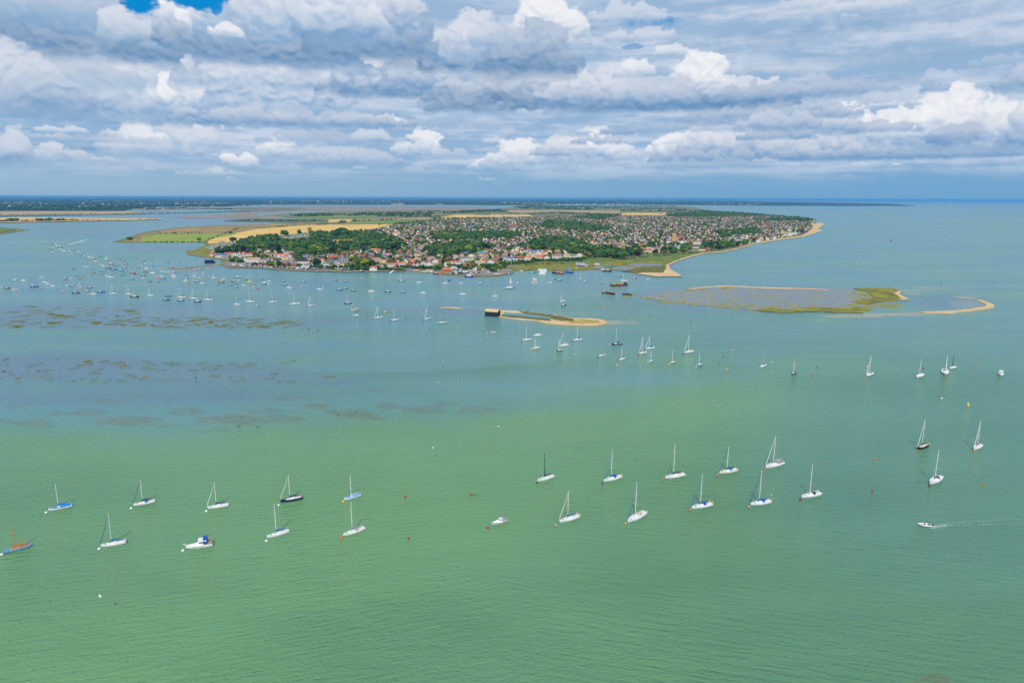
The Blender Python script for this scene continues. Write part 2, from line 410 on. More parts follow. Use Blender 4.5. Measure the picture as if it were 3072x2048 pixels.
# ---------------------------------------------------------------- mesh collector
class MB:
    def __init__(s): s.v, s.f, s.mi, s.m = [], [], [], []

    def slot(s, m):
        if m not in s.m: s.m.append(m)
        return s.m.index(m)

    def add(s, vs, fs, m):
        k = s.slot(m); n = len(s.v)
        s.v += [tuple(q) for q in vs]; s.f += [tuple(i + n for i in f) for f in fs]; s.mi += [k] * len(fs)
        return s

    def box(s, x0, x1, y0, y1, z0, z1, m, taper=1.0, tx=0.0):
        cx, cy = (x0 + x1) / 2, (y0 + y1) / 2
        vs = [(x0, y0, z0), (x1, y0, z0), (x1, y1, z0), (x0, y1, z0)]
        vs += [(cx + (x - cx) * taper + tx, cy + (y - cy) * taper, z1) for x, y, _ in vs]
        return s.add(vs, [(0, 3, 2, 1), (4, 5, 6, 7), (0, 1, 5, 4), (1, 2, 6, 5), (2, 3, 7, 6), (3, 0, 4, 7)], m)

    def tube(s, pts, rad, m, n=6, caps=True):
        pts = [Vector(p) for p in pts]
        if not isinstance(rad, (list, tuple)): rad = [rad] * len(pts)
        vs, fs = [], []
        for i, p in enumerate(pts):
            d = (pts[min(i + 1, len(pts) - 1)] - pts[max(i - 1, 0)]).normalized()
            a = d.cross(Vector((0, 0, 1)) if abs(d.z) < 0.9 else Vector((1, 0, 0))).normalized(); b = d.cross(a)
            for k in range(n):
                t = 2 * math.pi * k / n
                vs.append(p + (a * math.cos(t) + b * math.sin(t)) * rad[i])
        for i in range(len(pts) - 1):
            for k in range(n):
                k2 = (k + 1) % n
                fs.append((i * n + k, i * n + k2, (i + 1) * n + k2, (i + 1) * n + k))
        if caps: fs += [tuple(range(n))[::-1], tuple((len(pts) - 1) * n + k for k in range(n))]
        return s.add(vs, fs, m)

    def loft(s, rings, m, closed=True, caps=True):
        """rings of equal length"""
        n = len(rings[0]); vs = [p for r in rings for p in r]; fs = []
        for i in range(len(rings) - 1):
            for k in range(n if closed else n - 1):
                k2 = (k + 1) % n
                fs.append((i * n + k, i * n + k2, (i + 1) * n + k2, (i + 1) * n + k))
        if caps and closed: fs += [tuple(range(n))[::-1], tuple((len(rings) - 1) * n + k for k in range(n))]
        return s.add(vs, fs, m)

    def ball(s, c, r, m, n=8, k=5, sz=1.0):
        rings = []
        for i in range(k + 1):
            t = math.pi * i / k
            rr = max(r * math.sin(t), 1e-3)
            rings.append([(c[0] + rr * math.cos(2 * math.pi * j / n), c[1] + rr * math.sin(2 * math.pi * j / n), c[2] - r * sz * math.cos(t)) for j in range(n)])
        return s.loft(rings, m)

    def build(s, name, parent=None, loc=None, rot=None, smooth=False):
        me = bpy.data.meshes.new(name); me.from_pydata(s.v, [], s.f)
        for m in s.m: me.materials.append(m)
        me.polygons.foreach_set('material_index', s.mi)
        if smooth: me.polygons.foreach_set('use_smooth', [True] * len(s.f))
        me.update()
        o = bpy.data.objects.new(name, me); COL.objects.link(o)
        if parent: o.parent = parent
        if loc is not None: o.location = loc
        if rot is not None: o.rotation_euler = (0, 0, rot)
        return o


def np_mesh(name, v, f, mi, mats, attrs=None):
    """triangles or quads from arrays"""
    me = bpy.data.meshes.new(name)
    v = np.asarray(v, np.float32); f = np.asarray(f, np.int32)
    me.vertices.add(len(v)); me.vertices.foreach_set('co', v.ravel())
    k = f.shape[1]
    me.loops.add(f.size); me.loops.foreach_set('vertex_index', f.ravel())
    me.polygons.add(len(f)); me.polygons.foreach_set('loop_start', np.arange(0, f.size, k, dtype=np.int32))
    me.polygons.foreach_set('loop_total', np.full(len(f), k, np.int32))
    for m in mats: me.materials.append(m)
    if mi is not None: me.polygons.foreach_set('material_index', np.asarray(mi, np.int32))
    for an, av in (attrs or {}).items():
        a = me.attributes.new(an, 'FLOAT', 'POINT'); a.data.foreach_set('value', np.asarray(av, np.float32).ravel())
    me.update(calc_edges=True)
    o = bpy.data.objects.new(name, me); COL.objects.link(o)
    return o


def tag(o, label=None, cat=None, group=None, kind=None):
    if label: o['label'] = label
    if cat: o['category'] = cat
    if group: o['group'] = group
    if kind: o['kind'] = kind
    return o


def empty(name, loc, rz=0.0):
    o = bpy.data.objects.new(name, None); COL.objects.link(o)
    o.location = loc; o.rotation_euler = (0, 0, rz); o.empty_display_size = 1
    return o


def copy_tree(o, parent=None):
    kids = list(o.children)
    c = o.copy(); COL.objects.link(c)
    if parent: c.parent = parent
    for ch in kids: copy_tree(ch, c)
    return c


def inside(x, y, poly):
    x = np.asarray(x, float); y = np.asarray(y, float)
    r = np.zeros(x.shape, bool)
    for (x1, y1), (x2, y2) in zip(poly, poly[1:] + poly[:1]):
        if y1 == y2: continue
        c = ((y1 > y) != (y2 > y)) & (x < (x2 - x1) * (y - y1) / (y2 - y1) + x1)
        r ^= c
    return r


def ragged(poly, step=9.0, jx=2.0, jy=0.5, seed=0):
    rs = random.Random(seed); out = []
    for (x1, y1), (x2, y2) in zip(poly, poly[1:] + poly[:1]):
        n = max(1, int(math.hypot(x2 - x1, (y2 - y1) * 3) / step))
        for i in range(n):
            t = i / n; j = 0 if n == 1 else 1
            out.append((x1 + (x2 - x1) * t + rs.uniform(-jx, jx) * j, y1 + (y2 - y1) * t + rs.uniform(-jy, jy) * j))
    return out


def sheet(name, poly, z, m, jx=2.0, jy=0.5, step=9.0, seed=0, kind='structure', thick=0.0, label=None):
    """flat piece of ground whose outline is given in photograph px and laid out on the ground"""
    pts = [P(x, y, z) for x, y in (ragged(poly, step, jx, jy, seed) if step else poly)]
    tris = tessellate_polygon([[Vector((p.x, p.y, 0)) for p in pts]])
    n = len(pts); vs = [tuple(p) for p in pts]; fs = []
    for a, b, c in tris:
        nz = (pts[b] - pts[a]).cross(pts[c] - pts[a]).z
        fs.append((a, b, c) if nz > 0 else (a, c, b))
    if thick:
        vs += [(p.x, p.y, z - thick) for p in pts]
        fs += [(i, (i + 1) % n, (i + 1) % n + n, i + n) for i in range(n)]
    mb = MB(); mb.add(vs, fs, m); o = mb.build(name)
    tag(o, label, None, None, kind)
    return o


# ---------------------------------------------------------------- water: one sheet to the horizon, with the silt, weed and mud it carries, plus painted shade patches
def build_water():
    rows = [595.45, 595.8, 596.2, 596.55, 596.9, 597.4, 598, 599, 600.2, 601.6, 603.2, 605]
    y = 605.0
    while y < 2350:
        y += 1.6 if y < 1000 else (2.5 if y < 1400 else 8)
        rows.append(y)
    rows += [2600, 3000, 4000]
    rows = np.array(rows) - 0.3
    cols = np.concatenate([np.linspace(-3200, -200, 14), np.linspace(-180, 3250, 700), np.linspace(3280, 6300, 14)])
    PX, PY0 = np.meshgrid(cols, rows)
    PY = PY0 + (PX - 1536) * ROLL * 1.0          # rows parallel to the horizon
    G = PN(PX, PY)
    X, Y = PX, PY0 + (PX - 1536) * ROLL
    wx = fbm(X / 90, Y / 22, 4, .55, 301) * 34; wy = fbm(X / 90 + 50, Y / 22, 4, .55, 305) * 8

    def blobs(lst, amp=1.0, soft=-.25):
        r = np.zeros(X.shape)
        for cx, cy, rx, ry, a in lst:
            q = ((X + wx * amp - cx) / rx) ** 2 + ((Y + wy * amp - cy) / ry) ** 2
            r = np.maximum(r, a * sstep(1.0 - q, soft, 0.75))
        return r
    # silt: 0 green sheltered water ... 1 bluish water
    base = 1 - sstep(Y + fbm(X / 300, Y / 90, 4, .5, 320) * 170 + np.clip((X - 1200) * .12, -60, 160), 880, 1370)
    base = np.maximum(base, 0.0)
    bl = blobs([(250, 1150, 800, 100, .8), (900, 1170, 700, 66, .6), (1500, 1130, 500, 26, .55), (600, 1060, 800, 60, .6), (2500, 1010, 700, 55, .25), (3000, 1150, 350, 160, .35), (2950, 1400, 500, 320, .4), (2100, 1950, 900, 260, .08), (2900, 1900, 700, 260, .15)], 1.0, -2.2)
    dark = np.clip(blobs([(2700, 1800, 900, 420, .9), (2850, 1400, 500, 260, .7), (1500, 2000, 700, 180, .6), (100, 1700, 400, 260, .35), (600, 1170, 600, 24, .3)], 1.0, -1.6) + fbm(X / 420, Y / 120, 4, .55, 377) * .35, 0, 1)  # dark patches stand for cloud shade and ruffled water, painted into the colour
    blue = np.clip(base * (0.80 + fbm(X / 260, Y / 30, 5, .55, 331) * 0.5) + bl * (1 - base), 0, 1)
    yl = np.interp(X, [-400, 0, 300, 700, 1000, 1300, 1500, 1750, 2000], [1050, 1060, 1070, 1094, 1116, 1114, 1096, 1074, 1062]) + wy * .25
    cur = sstep(Y - yl, -1, 5) * np.exp(-np.clip(Y - yl, 0, 400) / 42) * (1 - sstep(X, 1400, 2000))
    dark = np.clip(dark + .75 * cur, 0, 1)
    # mud and shallows that show through
    mud = blobs([(250, 950, 560, 44, .65), (800, 965, 300, 26, .4), (150, 1100, 420, 48, .8), (560, 1120, 460, 40, .65), (900, 1140, 260, 18, .4), (300, 1185, 700, 34, .5),
                 (330, 690, 500, 16, .4), (150, 700, 300, 14, .5), (500, 745, 160, 13, .6), (700, 668, 260, 18, .7), (500, 652, 320, 8, .7), (250, 670, 320, 6, .5),
                 (1290, 926, 160, 8, .6), (1400, 938, 130, 12, .5), (2840, 905, 130, 26, .55), (2300, 898, 460, 44, .6), (2780, 1000, 500, 20, .2), (1960, 800, 120, 12, .7), (1780, 806, 120, 8, .7), (1020, 616, 700, 3, .5)])
    mud = np.maximum(mud, .75 * cur * (1 - sstep(X, 500, 1300)))
    weed = blobs([(380, 1262, 110, 17, .9), (105, 1268, 60, 13, .7), (270, 1236, 60, 10, .7), (560, 1232, 60, 13, .7), (700, 1258, 120, 16, .9), (790, 1232, 60, 8, .6), (860, 1256, 60, 12, .7), (960, 1218, 42, 12, .7), (1000, 1236, 40, 12, .6),
                  (1060, 1240, 70, 14, .9), (1110, 1252, 50, 10, .7), (1170, 1218, 40, 10, .7), (1270, 1228, 60, 12, .8), (1330, 1212, 50, 10, .6), (1440, 1230, 60, 10, .5), (60, 1215, 50, 8, .5), (330, 1205, 60, 7, .5), (20, 1262, 40, 10, .6),
                  (420, 1222, 40, 8, .5), (1390, 1238, 30, 6, .4), (2800, 2040, 60, 22, .8), (1180, 1140, 30, 5, .35), (110, 1125, 60, 6, .5), (500, 1140, 80, 6, .5), (640, 1290, 60, 5, .5), (500, 1275, 60, 7, .5), (180, 1240, 50, 6, .5), (1120, 1170, 60, 5, .4), (900, 1195, 80, 6, .4), (430, 1185, 90, 6, .35)], 1.5, -.5)
    weed *= np.clip(0.72 + 1.3 * fbm((X + Y * 3) / 34, Y / 5, 4, .6, 350), 0, 1.2)
    sand = blobs([(2560, 948, 110, 6, .8), (2680, 943, 130, 6, .7), (2900, 912, 60, 14, .35), (2700, 872, 120, 2.6, .5), (2790, 864, 60, 2.6, .5), (2900, 890, 40, 4, .5), (1840, 968, 40, 6, .8), (1880, 968, 40, 5, .4), (2460, 960, 40, 3, .3), (1230, 923, 60, 2.5, .2),
                  (2100, 829, 60, 1.5, .4), (2740, 880, 30, 4, .4), (2280, 740, 200, 1.5, .2), (1440, 924, 90, 2.5, .3)], 0.35)
    band = np.clip(fbm(X / 700, Y / 9, 5, .55, 360) * 1.5, -1, 1) * sstep(Y, 1250, 800) if False else fbm(X / 700, Y / 9, 5, .55, 360) * (1 - sstep(Y, 900, 1300))
    nr, nc = X.shape
    idx = np.arange(nr * nc).reshape(nr, nc)
    f = np.stack([idx[:-1, :-1], idx[1:, :-1], idx[1:, 1:], idx[:-1, 1:]], -1).reshape(-1, 4)
    m = bpy.data.materials.new('water'); m.use_nodes = True; nt = m.node_tree; b = nt.nodes['Principled BSDF']
    def at(n):
        a = nt.nodes.new('ShaderNodeAttribute'); a.attribute_name = n; return E(nt, a.outputs['Fac'])
    g = nt.nodes.new('ShaderNodeNewGeometry'); pos = E(nt, g.outputs['Position'])
    sp = nt.nodes.new('ShaderNodeSeparateXYZ'); nt.links.new(pos.s, sp.inputs[0])
    px, py = E(nt, sp.outputs[0]), E(nt, sp.outputs[1])
    big = noise(nt, pos, 0.012, 4, 0.6)
    green, teal = WATER['green'], WATER['teal']
    c = mixc(nt, (at('blue') + (big - 0.5) * 0.25).clamp(), green, teal)
    c = mixc(nt, (at('band') * 1.3 + 0.0).clamp() * 0.5, c, WATER['band'])
    c = mixc(nt, (at('dark') + (noise(nt, comb(nt, px * 0.006, py * 0.016, 3.0), 1.0, 5, 0.6) - 0.5) * 0.7).clamp() * 0.55, c, WATER['dark'])
    c = mixc(nt, (at('mud') * (0.75 + (noise(nt, pos, 0.03, 5, 0.6)) * 0.5)).clamp(), c, WATER['mud'])
    wn = noise(nt, pos, 0.35, 5, 0.65)
    c = mixc(nt, (at('weed') * (wn.step(0.32, 0.62, 0.45, 1.0))).clamp() * 0.85, c, WATER['weed'])
    c = mixc(nt, at('sand') * 0.7, c, WATER['sand'])
    nt.links.new(c.s, b.inputs['Base Color'])
    nt.links.new(py.step(250, 1500, .11, .27).s, b.inputs['Roughness'])     # chop too small to model further out
    b.inputs['Specular IOR Level'].default_value = .5; b.inputs['IOR'].default_value = 1.33
    b.inputs['Specular IOR Level'].default_value = 0.5
    # wind waves, crests across the wind, in two sizes
    a = R(-14)
    rx = px * math.cos(a) + py * math.sin(a); ry = py * math.cos(a) - px * math.sin(a)
    a2 = R(17)
    sx = px * math.cos(a2) + py * math.sin(a2); sy = py * math.cos(a2) - px * math.sin(a2)
    w1 = noise(nt, comb(nt, rx * 0.10, ry * 0.55, 0.0), 1.0, 4, 0.55, 0.4)
    w2 = noise(nt, comb(nt, sx * 0.12, sy * 0.62, 5.0), 1.0, 4, 0.55, 0.3)
    side = (px / (py + 1.0)).step(-0.35, 0.35)
    wave = w1 * side + w2 * (1.0 - side) + noise(nt, pos, 0.9, 3, 0.65) * 0.55
    gust = noise(nt, comb(nt, px * 0.004, py * 0.010, 0.0), 1.0, 4, 0.55).step(0.3, 0.7, 0.6, 1.25)
    bp = nt.nodes.new('ShaderNodeBump'); bp.inputs['Strength'].default_value = 0.8
    bp.inputs['Distance'].default_value = 1.0
    nt.links.new((wave * gust * WATER['wave']).s, bp.inputs['Height']); nt.links.new(bp.outputs[0], b.inputs['Normal'])
    o = np_mesh('water', G.reshape(-1, 3), f, None, [m], {'blue': blue, 'mud': mud, 'weed': weed, 'sand': sand, 'band': band, 'dark': dark})
    tag(o, kind='structure')


WATER = {'green': lin(102, 148, 98), 'teal': lin(90, 140, 152), 'mud': lin(98, 124, 142), 'weed': lin(108, 98, 70), 'sand': lin(190, 170, 140), 'band': lin(136, 154, 140), 'dark': lin(70, 116, 84), 'wave': 1.35}
build_water()

# ---------------------------------------------------------------- land, laid out on the ground from its outlines
def gm(name, a, b, scale, rough=0.95, thr=(0.35, 0.65), detail=5):
    return mat(name, lin(*a), rough, rgb2=lin(*b), scale=scale, coord='World', thr=thr, detail=detail, spec=0.15)


G_ISLE = gm('island_grass', (96, 112, 52), (132, 124, 90), 0.02)
G_GOLD = gm('stubble', (206, 166, 92), (222, 186, 108), 0.008)
G_BROWN = gm('dry_pasture', (168, 146, 84), (128, 108, 76), 0.012)
G_GREEN = gm('pasture', (126, 152, 58), (148, 152, 66), 0.01)
G_STRIP = gm('crop', (104, 134, 62), (120, 146, 72), 0.004)
G_MARSH = gm('saltmarsh_grass', (146, 138, 54), (96, 102, 48), 0.05)
G_MARSH2 = gm('saltmarsh_dark', (84, 90, 44), (116, 116, 56), 0.12)
G_REED = gm('reeds', (82, 112, 52), (118, 124, 60), 0.04)
G_SAND = gm('sand', (212, 184, 140), (196, 162, 116), 0.06)
G_SHORE = gm('shingle', (168, 146, 118), (120, 112, 92), 0.12)
G_TAN = gm('mud_flat_dry', (150, 138, 122), (132, 124, 116), 0.004)
G_FAR = gm('mainland_ground', (46, 66, 40), (96, 92, 58), 0.0022, thr=(0.5, 0.72))
G_FARF = gm('distant_stubble', (180, 156, 112), (164, 140, 104), 0.002)
G_YARD = gm('yard_gravel', (150, 140, 124), (118, 112, 104), 0.08)
G_ROAD = mat('asphalt', (0.055, 0.055, 0.06), 0.9, var=0.2, scale=0.2)
G_MUDW = mat('wet_mud', lin(108, 112, 112), 0.32, rgb2=lin(136, 130, 112), scale=0.03, coord='World', thr=(0.45, 0.75), detail=6)

# mainland across the estuary
sheet('mainland_ground', [(-900, 634), (0, 633), (375, 632.5), (400, 621), (690, 618.5), (740, 614), (1200, 614.5), (1560, 616), (1720, 613), (2000, 614.5), (2200, 616.5), (2304, 617), (2565, 618), (2749, 617.4), (2671, 611.5), (2500, 608), (2200, 603.2), (1536, 599.2), (0, 594.5), (-900, 591.2)], 1.0, G_FAR, 6, .25, 30, 2)
for i, q in enumerate([
    [(-900, 633), (0, 633.5), (375, 633.5), (450, 640), (300, 643), (0, 645.5), (-900, 648)],
    [(0, 653), (60, 652), (480, 655.5), (487, 658), (300, 662), (0, 667)],
    [(210, 617), (250, 615.5), (300, 618), (290, 620), (225, 618)], [(74, 622), (170, 621), (165, 624), (75, 625)], [(1170, 610.5), (1215, 609.5), (1212, 614), (1175, 614)],
    [(1305, 612), (1330, 612), (1330, 614.5), (1303, 614)], [(640, 609.5), (700, 609), (700, 610.2), (640, 610.2)], [(250, 603), (420, 602.6), (420, 603.6), (260, 604)], [(520, 601), (640, 600.6), (640, 601.3), (530, 601.6)],
    [(900, 602), (1010, 601.6), (1005, 602.6), (905, 602.9)], [(2210, 612.6), (2280, 612.4), (2278, 614), (2215, 614.2)], [(1500, 606.2), (1600, 606), (1596, 607), (1505, 607)], [(0, 607), (110, 606.6), (105, 608), (0, 608.4)]]):
    sheet('field', q, 3.0, G_FARF if i != 1 else G_GOLD, 3, .2, 14, 20 + i)
sheet('saltmarsh', [(-300, 645.5), (0, 645.5), (200, 644), (520, 639.5), (768, 630), (900, 626.5), (905, 628.5), (768, 634.5), (420, 643), (200, 647), (0, 650), (-300, 652)], 1.5, gm('marsh_far', (96, 108, 84), (120, 122, 98), .004), 5, .5, 12, 31)
sheet('mud_flat', [(640, 621), (780, 619.5), (920, 618.5), (1100, 619.5), (1420, 621), (1480, 624), (1400, 631), (1150, 632), (980, 634), (880, 636), (770, 641), (780, 646), (860, 649), (840, 655), (700, 654), (560, 656), (520, 652), (600, 648), (700, 640), (760, 631), (640, 628)], 0.6, G_TAN, 6, .6, 12, 33)
sheet('mud_flat', [(400, 625), (560, 621), (640, 622), (620, 627), (520, 631), (430, 633), (390, 630)], 0.6, G_TAN, 6, .5, 12, 34)
sheet('saltmarsh', [(640, 625), (740, 623), (900, 624), (920, 627), (760, 628), (650, 629)], 1.3, gm('marsh_far', (0, 0, 0), (0, 0, 0), 1), 5, .5, 10, 35)
sheet('saltmarsh', [(670, 660), (760, 654), (860, 657), (985, 660), (984, 666), (880, 668), (760, 665), (680, 664)], 1.3, gm('marsh_far', (0, 0, 0), (0, 0, 0), 1), 5, .5, 10, 36)
sheet('saltmarsh', [(-500, 678), (0, 683), (49, 685.5), (90, 688.5), (60, 693), (0, 702), (-500, 712)], 1.0, G_MARSH, 3, .6, 8, 37)
sheet('reed_bed', [(-500, 676), (0, 682), (40, 685), (48, 689), (0, 697), (-500, 700)], 2.2, G_REED, 3, .6, 8, 38)

# the island
isle = [(336, 726), (369, 716), (424, 699), (472, 690), (522, 683.5), (620, 677.5), (700, 675), (767, 673.5), (838, 671), (900, 668), (985, 664), (940, 658), (870, 655), (800, 651), (790, 645), (880, 640), (980, 636), (1100, 632.5), (1200, 631), (1350, 629.5), (1480, 628), (1540, 620.5), (1620, 617.5), (1800, 617.5), (1960, 618.5), (2036, 618.6), (2075, 622), (2124, 629.5), (2160, 635), (2232, 638), (2300, 645), (2395, 652), (2437, 657), (2452, 658), (2446, 664),
        (2450, 668), (2477, 671), (2462, 680), (2454, 687), (2470, 692), (2411, 710), (2330, 721), (2264, 731.5), (2215, 746), (2166, 756), (2117, 759.5), (2088, 766), (2036, 782), (2006, 795), (2013, 808), (2049, 828), (1971, 829.5), (1908, 821), (1863, 812), (1804, 809), (1722, 811.5),
        (1640, 812), (1546, 812), (1540, 820), (1500, 829), (1428, 831), (1357, 826), (1291, 819), (1213, 815), (1115, 814), (1050, 816), (886, 812), (767, 803), (686, 803), (660, 792), (668, 780), (640, 776), (600, 769), (562, 763), (555, 753), (590, 748), (604, 741), (618, 734), (604, 727), (500, 727.5), (369, 728.5)]
sheet('island_ground', isle, .45, G_ISLE, 1.5, .35, 8, 1, thick=.5)
F = [
    ('field', [(625, 720), (660, 708), (769, 687), (929, 674.5), (1180, 672.6), (1182, 679), (1113, 690), (1043, 700), (919, 697), (850, 705), (769, 717), (690, 727), (625, 731)], G_GOLD),
    ('field', [(480, 690), (560, 681.5), (769, 673.8), (978, 668), (929, 673), (769, 685.7), (700, 697), (640, 700), (480, 700)], G_BROWN),
    ('field', [(411, 725), (424, 713), (473, 702), (620, 700.5), (718, 701), (700, 705), (620, 718), (604, 725.5), (480, 726)], G_GREEN),
    ('field', [(372, 724), (424, 705), (480, 693), (470, 700), (424, 712), (408, 725)], G_BROWN),
    ('field', [(1011, 672), (1070, 666), (1180, 661.5), (1324, 663.5), (1324, 668.5), (1180, 671), (1100, 671.6)], G_STRIP),
    ('field', [(1304, 655.5), (1363, 644), (1592, 643.5), (1592, 652), (1304, 656.5)], G_GOLD),
    ('field', [(1526, 631), (1650, 630), (1860, 634), (1860, 640), (1526, 638)], G_FARF),
    ('field', [(1866, 638.5), (1997, 638.5), (1997, 648), (1866, 647)], G_GOLD),
    ('field', [(2006, 646.5), (2065, 647), (2065, 652), (2006, 653)], G_GOLD),
    ('field', [(984, 658.5), (1056, 657.5), (1056, 665), (984, 667)], G_GOLD),
    ('field', [(1073, 657.5), (1180, 655), (1290, 652.5), (1290, 657), (1180, 658), (1073, 660.5)], G_FARF),
    ('field', [(860, 652.5), (1000, 648), (1140, 647), (1140, 650), (1000, 652), (880, 654.5)], G_STRIP),
    ('field', [(1770, 630.5), (1890, 630.5), (1890, 632.6), (1770, 632.4)], G_FARF), ('field', [(1860, 623.5), (1895, 623.5), (1893, 625.5), (1860, 625.5)], G_FARF),
    ('field', [(1900, 629), (2030, 629), (2030, 631.5), (1900, 632)], G_FARF),
    ('meadow', [(625, 760), (640, 751), (700, 745), (760, 741), (758, 744), (700, 749), (655, 757)], G_GOLD),
    ('saltmarsh', [(557, 753), (592, 749), (612, 741), (640, 742), (622, 756), (640, 762), (672, 772), (664, 778), (600, 768), (564, 762)], G_MARSH),
    ('meadow', [(600, 745), (625, 734), (670, 728), (690, 727), (660, 735), (630, 744)], gm('olive_meadow', (136, 134, 60), (104, 116, 50), .05)),
    ('saltmarsh', [(1546, 811), (1560, 796), (1640, 782), (1760, 772), (1850, 780), (1990, 768), (2080, 762), (2034, 780), (2000, 792), (1990, 796), (1890, 806), (1800, 806), (1700, 811)], G_MARSH),
    ('saltmarsh', [(1640, 782), (1730, 768), (1850, 776), (1900, 778), (1780, 788), (1680, 794)], G_REED),
    ('reed_bed', [(1860, 780), (1960, 768), (2080, 758), (2160, 752), (2200, 746), (2180, 753), (2110, 760), (2040, 778), (1990, 784), (1900, 784)], G_REED),
    ('mud_pool', [(1884, 793), (1930, 790), (1985, 792), (1984, 797), (1920, 799), (1890, 797)], G_MUDW),
    ('mud_pool', [(1836, 802), (1868, 797), (1900, 801), (1902, 808), (1872, 811), (1838, 809)], G_MUDW),
    ('mud_pool', [(1780, 800), (1800, 797), (1812, 800), (1806, 806), (1786, 806)], G_MUDW),
    ('saltmarsh', [(1864, 813), (1905, 806), (1960, 802), (2000, 797), (2004, 806), (1996, 817), (1960, 819.5), (1906, 818)], G_MARSH2),
    ('beach', [(1908, 820.5), (1930, 817), (1990, 818), (1997, 805), (2000, 794), (2030, 780), (2084, 763), (2114, 757), (2166, 753), (2215, 743), (2264, 728), (2330, 717), (2400, 708), (2424, 697), (2438, 684), (2440, 673), (2452, 668), (2477, 671), (2462, 680), (2454, 687), (2470, 692), (2411, 710), (2330, 721), (2264, 731.5), (2215, 746), (2166, 756), (2117, 759.5), (2088, 766), (2036, 782), (2006, 795), (2013, 808), (2049, 828), (1971, 829.5)], G_SAND),
    ('beach', [(660, 792), (690, 800), (767, 800), (886, 808.5), (1050, 812), (1115, 811), (1213, 812), (1213, 815), (1115, 814), (1050, 816), (886, 812), (767, 803), (686, 803)], G_SHORE),
    ('beach', [(562, 763), (600, 768.5), (640, 775), (668, 780), (664, 778), (640, 773), (600, 766), (566, 760)], G_SHORE),
    ('yard', [(668, 795), (680, 785), (760, 786), (800, 790), (900, 800), (1000, 804), (1000, 808), (880, 806), (767, 799), (690, 799)], G_YARD),
    ('yard', [(1290, 817), (1300, 806), (1340, 798), (1440, 802), (1500, 806), (1540, 808), (1534, 816), (1500, 826), (1428, 828), (1357, 823)], G_YARD),
    ('road', [(1300, 808), (1330, 794), (1345, 789), (1350, 790), (1338, 799), (1318, 809)], G_ROAD),
    ('car_park', [(2398, 700), (2410, 690), (2425, 682), (2432, 684), (2420, 694), (2408, 702)], G_ROAD),
]
for i, (nm, q, m_) in enumerate(F):
    sheet(nm, q, .55 + 0.015 * i, m_, 1.5, .3, 8, 50 + i)

# the islet with the packing shed, its sand and its pool
islet = [(1497, 951), (1500, 940), (1502, 930), (1530, 930), (1600, 937), (1643, 942), (1693, 949), (1721, 953.5), (1752, 953.5), (1795, 956), (1817, 961), (1823, 968.6), (1808, 974), (1773, 976), (1708, 975), (1643, 970), (1604, 961.5), (1550, 957), (1504, 951)]
sheet('islet_beach', islet, 0.35, G_SAND, 1.2, .3, 6, 3, thick=.6)
sheet('saltmarsh', [(1506, 948.6), (1506, 942), (1520, 945), (1560, 949), (1600, 953), (1650, 956.5), (1655, 962), (1600, 957.5), (1550, 953)], 0.55, G_MARSH2, 1.5, .6, 5, 90)
sheet('saltmarsh', [(1560, 933), (1600, 937.5), (1643, 942.5), (1693, 950), (1718, 955), (1722, 961), (1690, 962), (1660, 957), (1640, 951), (1600, 944), (1570, 939)], 0.62, G_MARSH2, 1.5, .6, 5, 91)
sheet('saltmarsh', [(1700, 961), (1740, 957.5), (1790, 960), (1800, 964), (1760, 968), (1710, 967)], 0.62, gm('sparse_grass', (196, 168, 96), (124, 124, 52), .25), 2, .6, 5, 92)
sheet('tide_pool', [(1510, 944), (1512, 936.5), (1560, 939.5), (1610, 944.5), (1650, 951), (1654, 956), (1610, 953), (1560, 948.5)], 0.72, MATS.get('pool') or mat('pool', lin(84, 130, 128), 0.08, spec=.5), 1.5, .4, 5, 93)
sheet('sand_bar', [(1313, 923.6), (1335, 920.5), (1365, 921), (1390, 924.6), (1385, 926), (1350, 925)], 0.12, G_SAND, .8, .2, 6, 94)

# saltmarsh island to the right and the hooked sand bar behind it
sheet('mud_flat', [(1924, 889), (1990, 875), (2062, 867), (2120, 860), (2183, 857), (2248, 860.5), (2304, 862), (2508, 866), (2598, 864.5), (2663, 863.5), (2702, 871), (2702, 882), (2728, 898), (2708, 899), (2663, 907), (2606, 925), (2581, 938.5), (2447, 933.5), (2346, 936.5), (2264, 930), (2166, 922), (2052, 912), (1980, 902.5), (1935, 895)], 0.10, mat('wet_marsh_mud', lin(106, 120, 130), 0.28, rgb2=lin(136, 128, 60), scale=0.075, coord='World', thr=(.50, .60), detail=8), 5, 1.3, 5, 95)
sheet('beach', [(2062, 866), (2120, 859.4), (2183, 856.2), (2248, 859.7), (2304, 861.5), (2400, 864), (2490, 868), (2480, 870), (2400, 867.5), (2300, 866), (2240, 863), (2183, 860), (2120, 862.6), (2080, 868)], 0.35, G_SAND, 2, .3, 7, 96)
sheet('beach', [(2690, 868), (2702, 872), (2700, 884), (2730, 898.5), (2706, 899.6), (2685, 896), (2680, 880)], 0.42, G_SAND, 1.5, .5, 5, 97)
sheet('saltmarsh', [(2560, 865.5), (2598, 863.6), (2663, 862.6), (2700, 869), (2682, 880), (2706, 893), (2690, 899), (2650, 904), (2600, 912), (2560, 905), (2620, 890), (2600, 874)], 0.5, G_MARSH, 2.5, .9, 5, 98)
sheet('saltmarsh', [(2266, 931), (2300, 924), (2370, 929), (2440, 920), (2520, 925), (2590, 920), (2610, 925), (2584, 939), (2450, 934), (2346, 937.5)], 0.45, G_MARSH, 3, 1.2, 5, 99)
sheet('beach', [(2765, 934.5), (2847, 931.5), (2916, 925), (2957, 917.3), (2957, 911), (2936, 902), (2912, 895), (2941, 899), (2972, 908), (2985, 917), (2979, 923.4), (2916, 931.5), (2847, 939.5), (2773, 938)], 0.4, G_SAND, 1.5, .4, 6, 100, thick=.6)
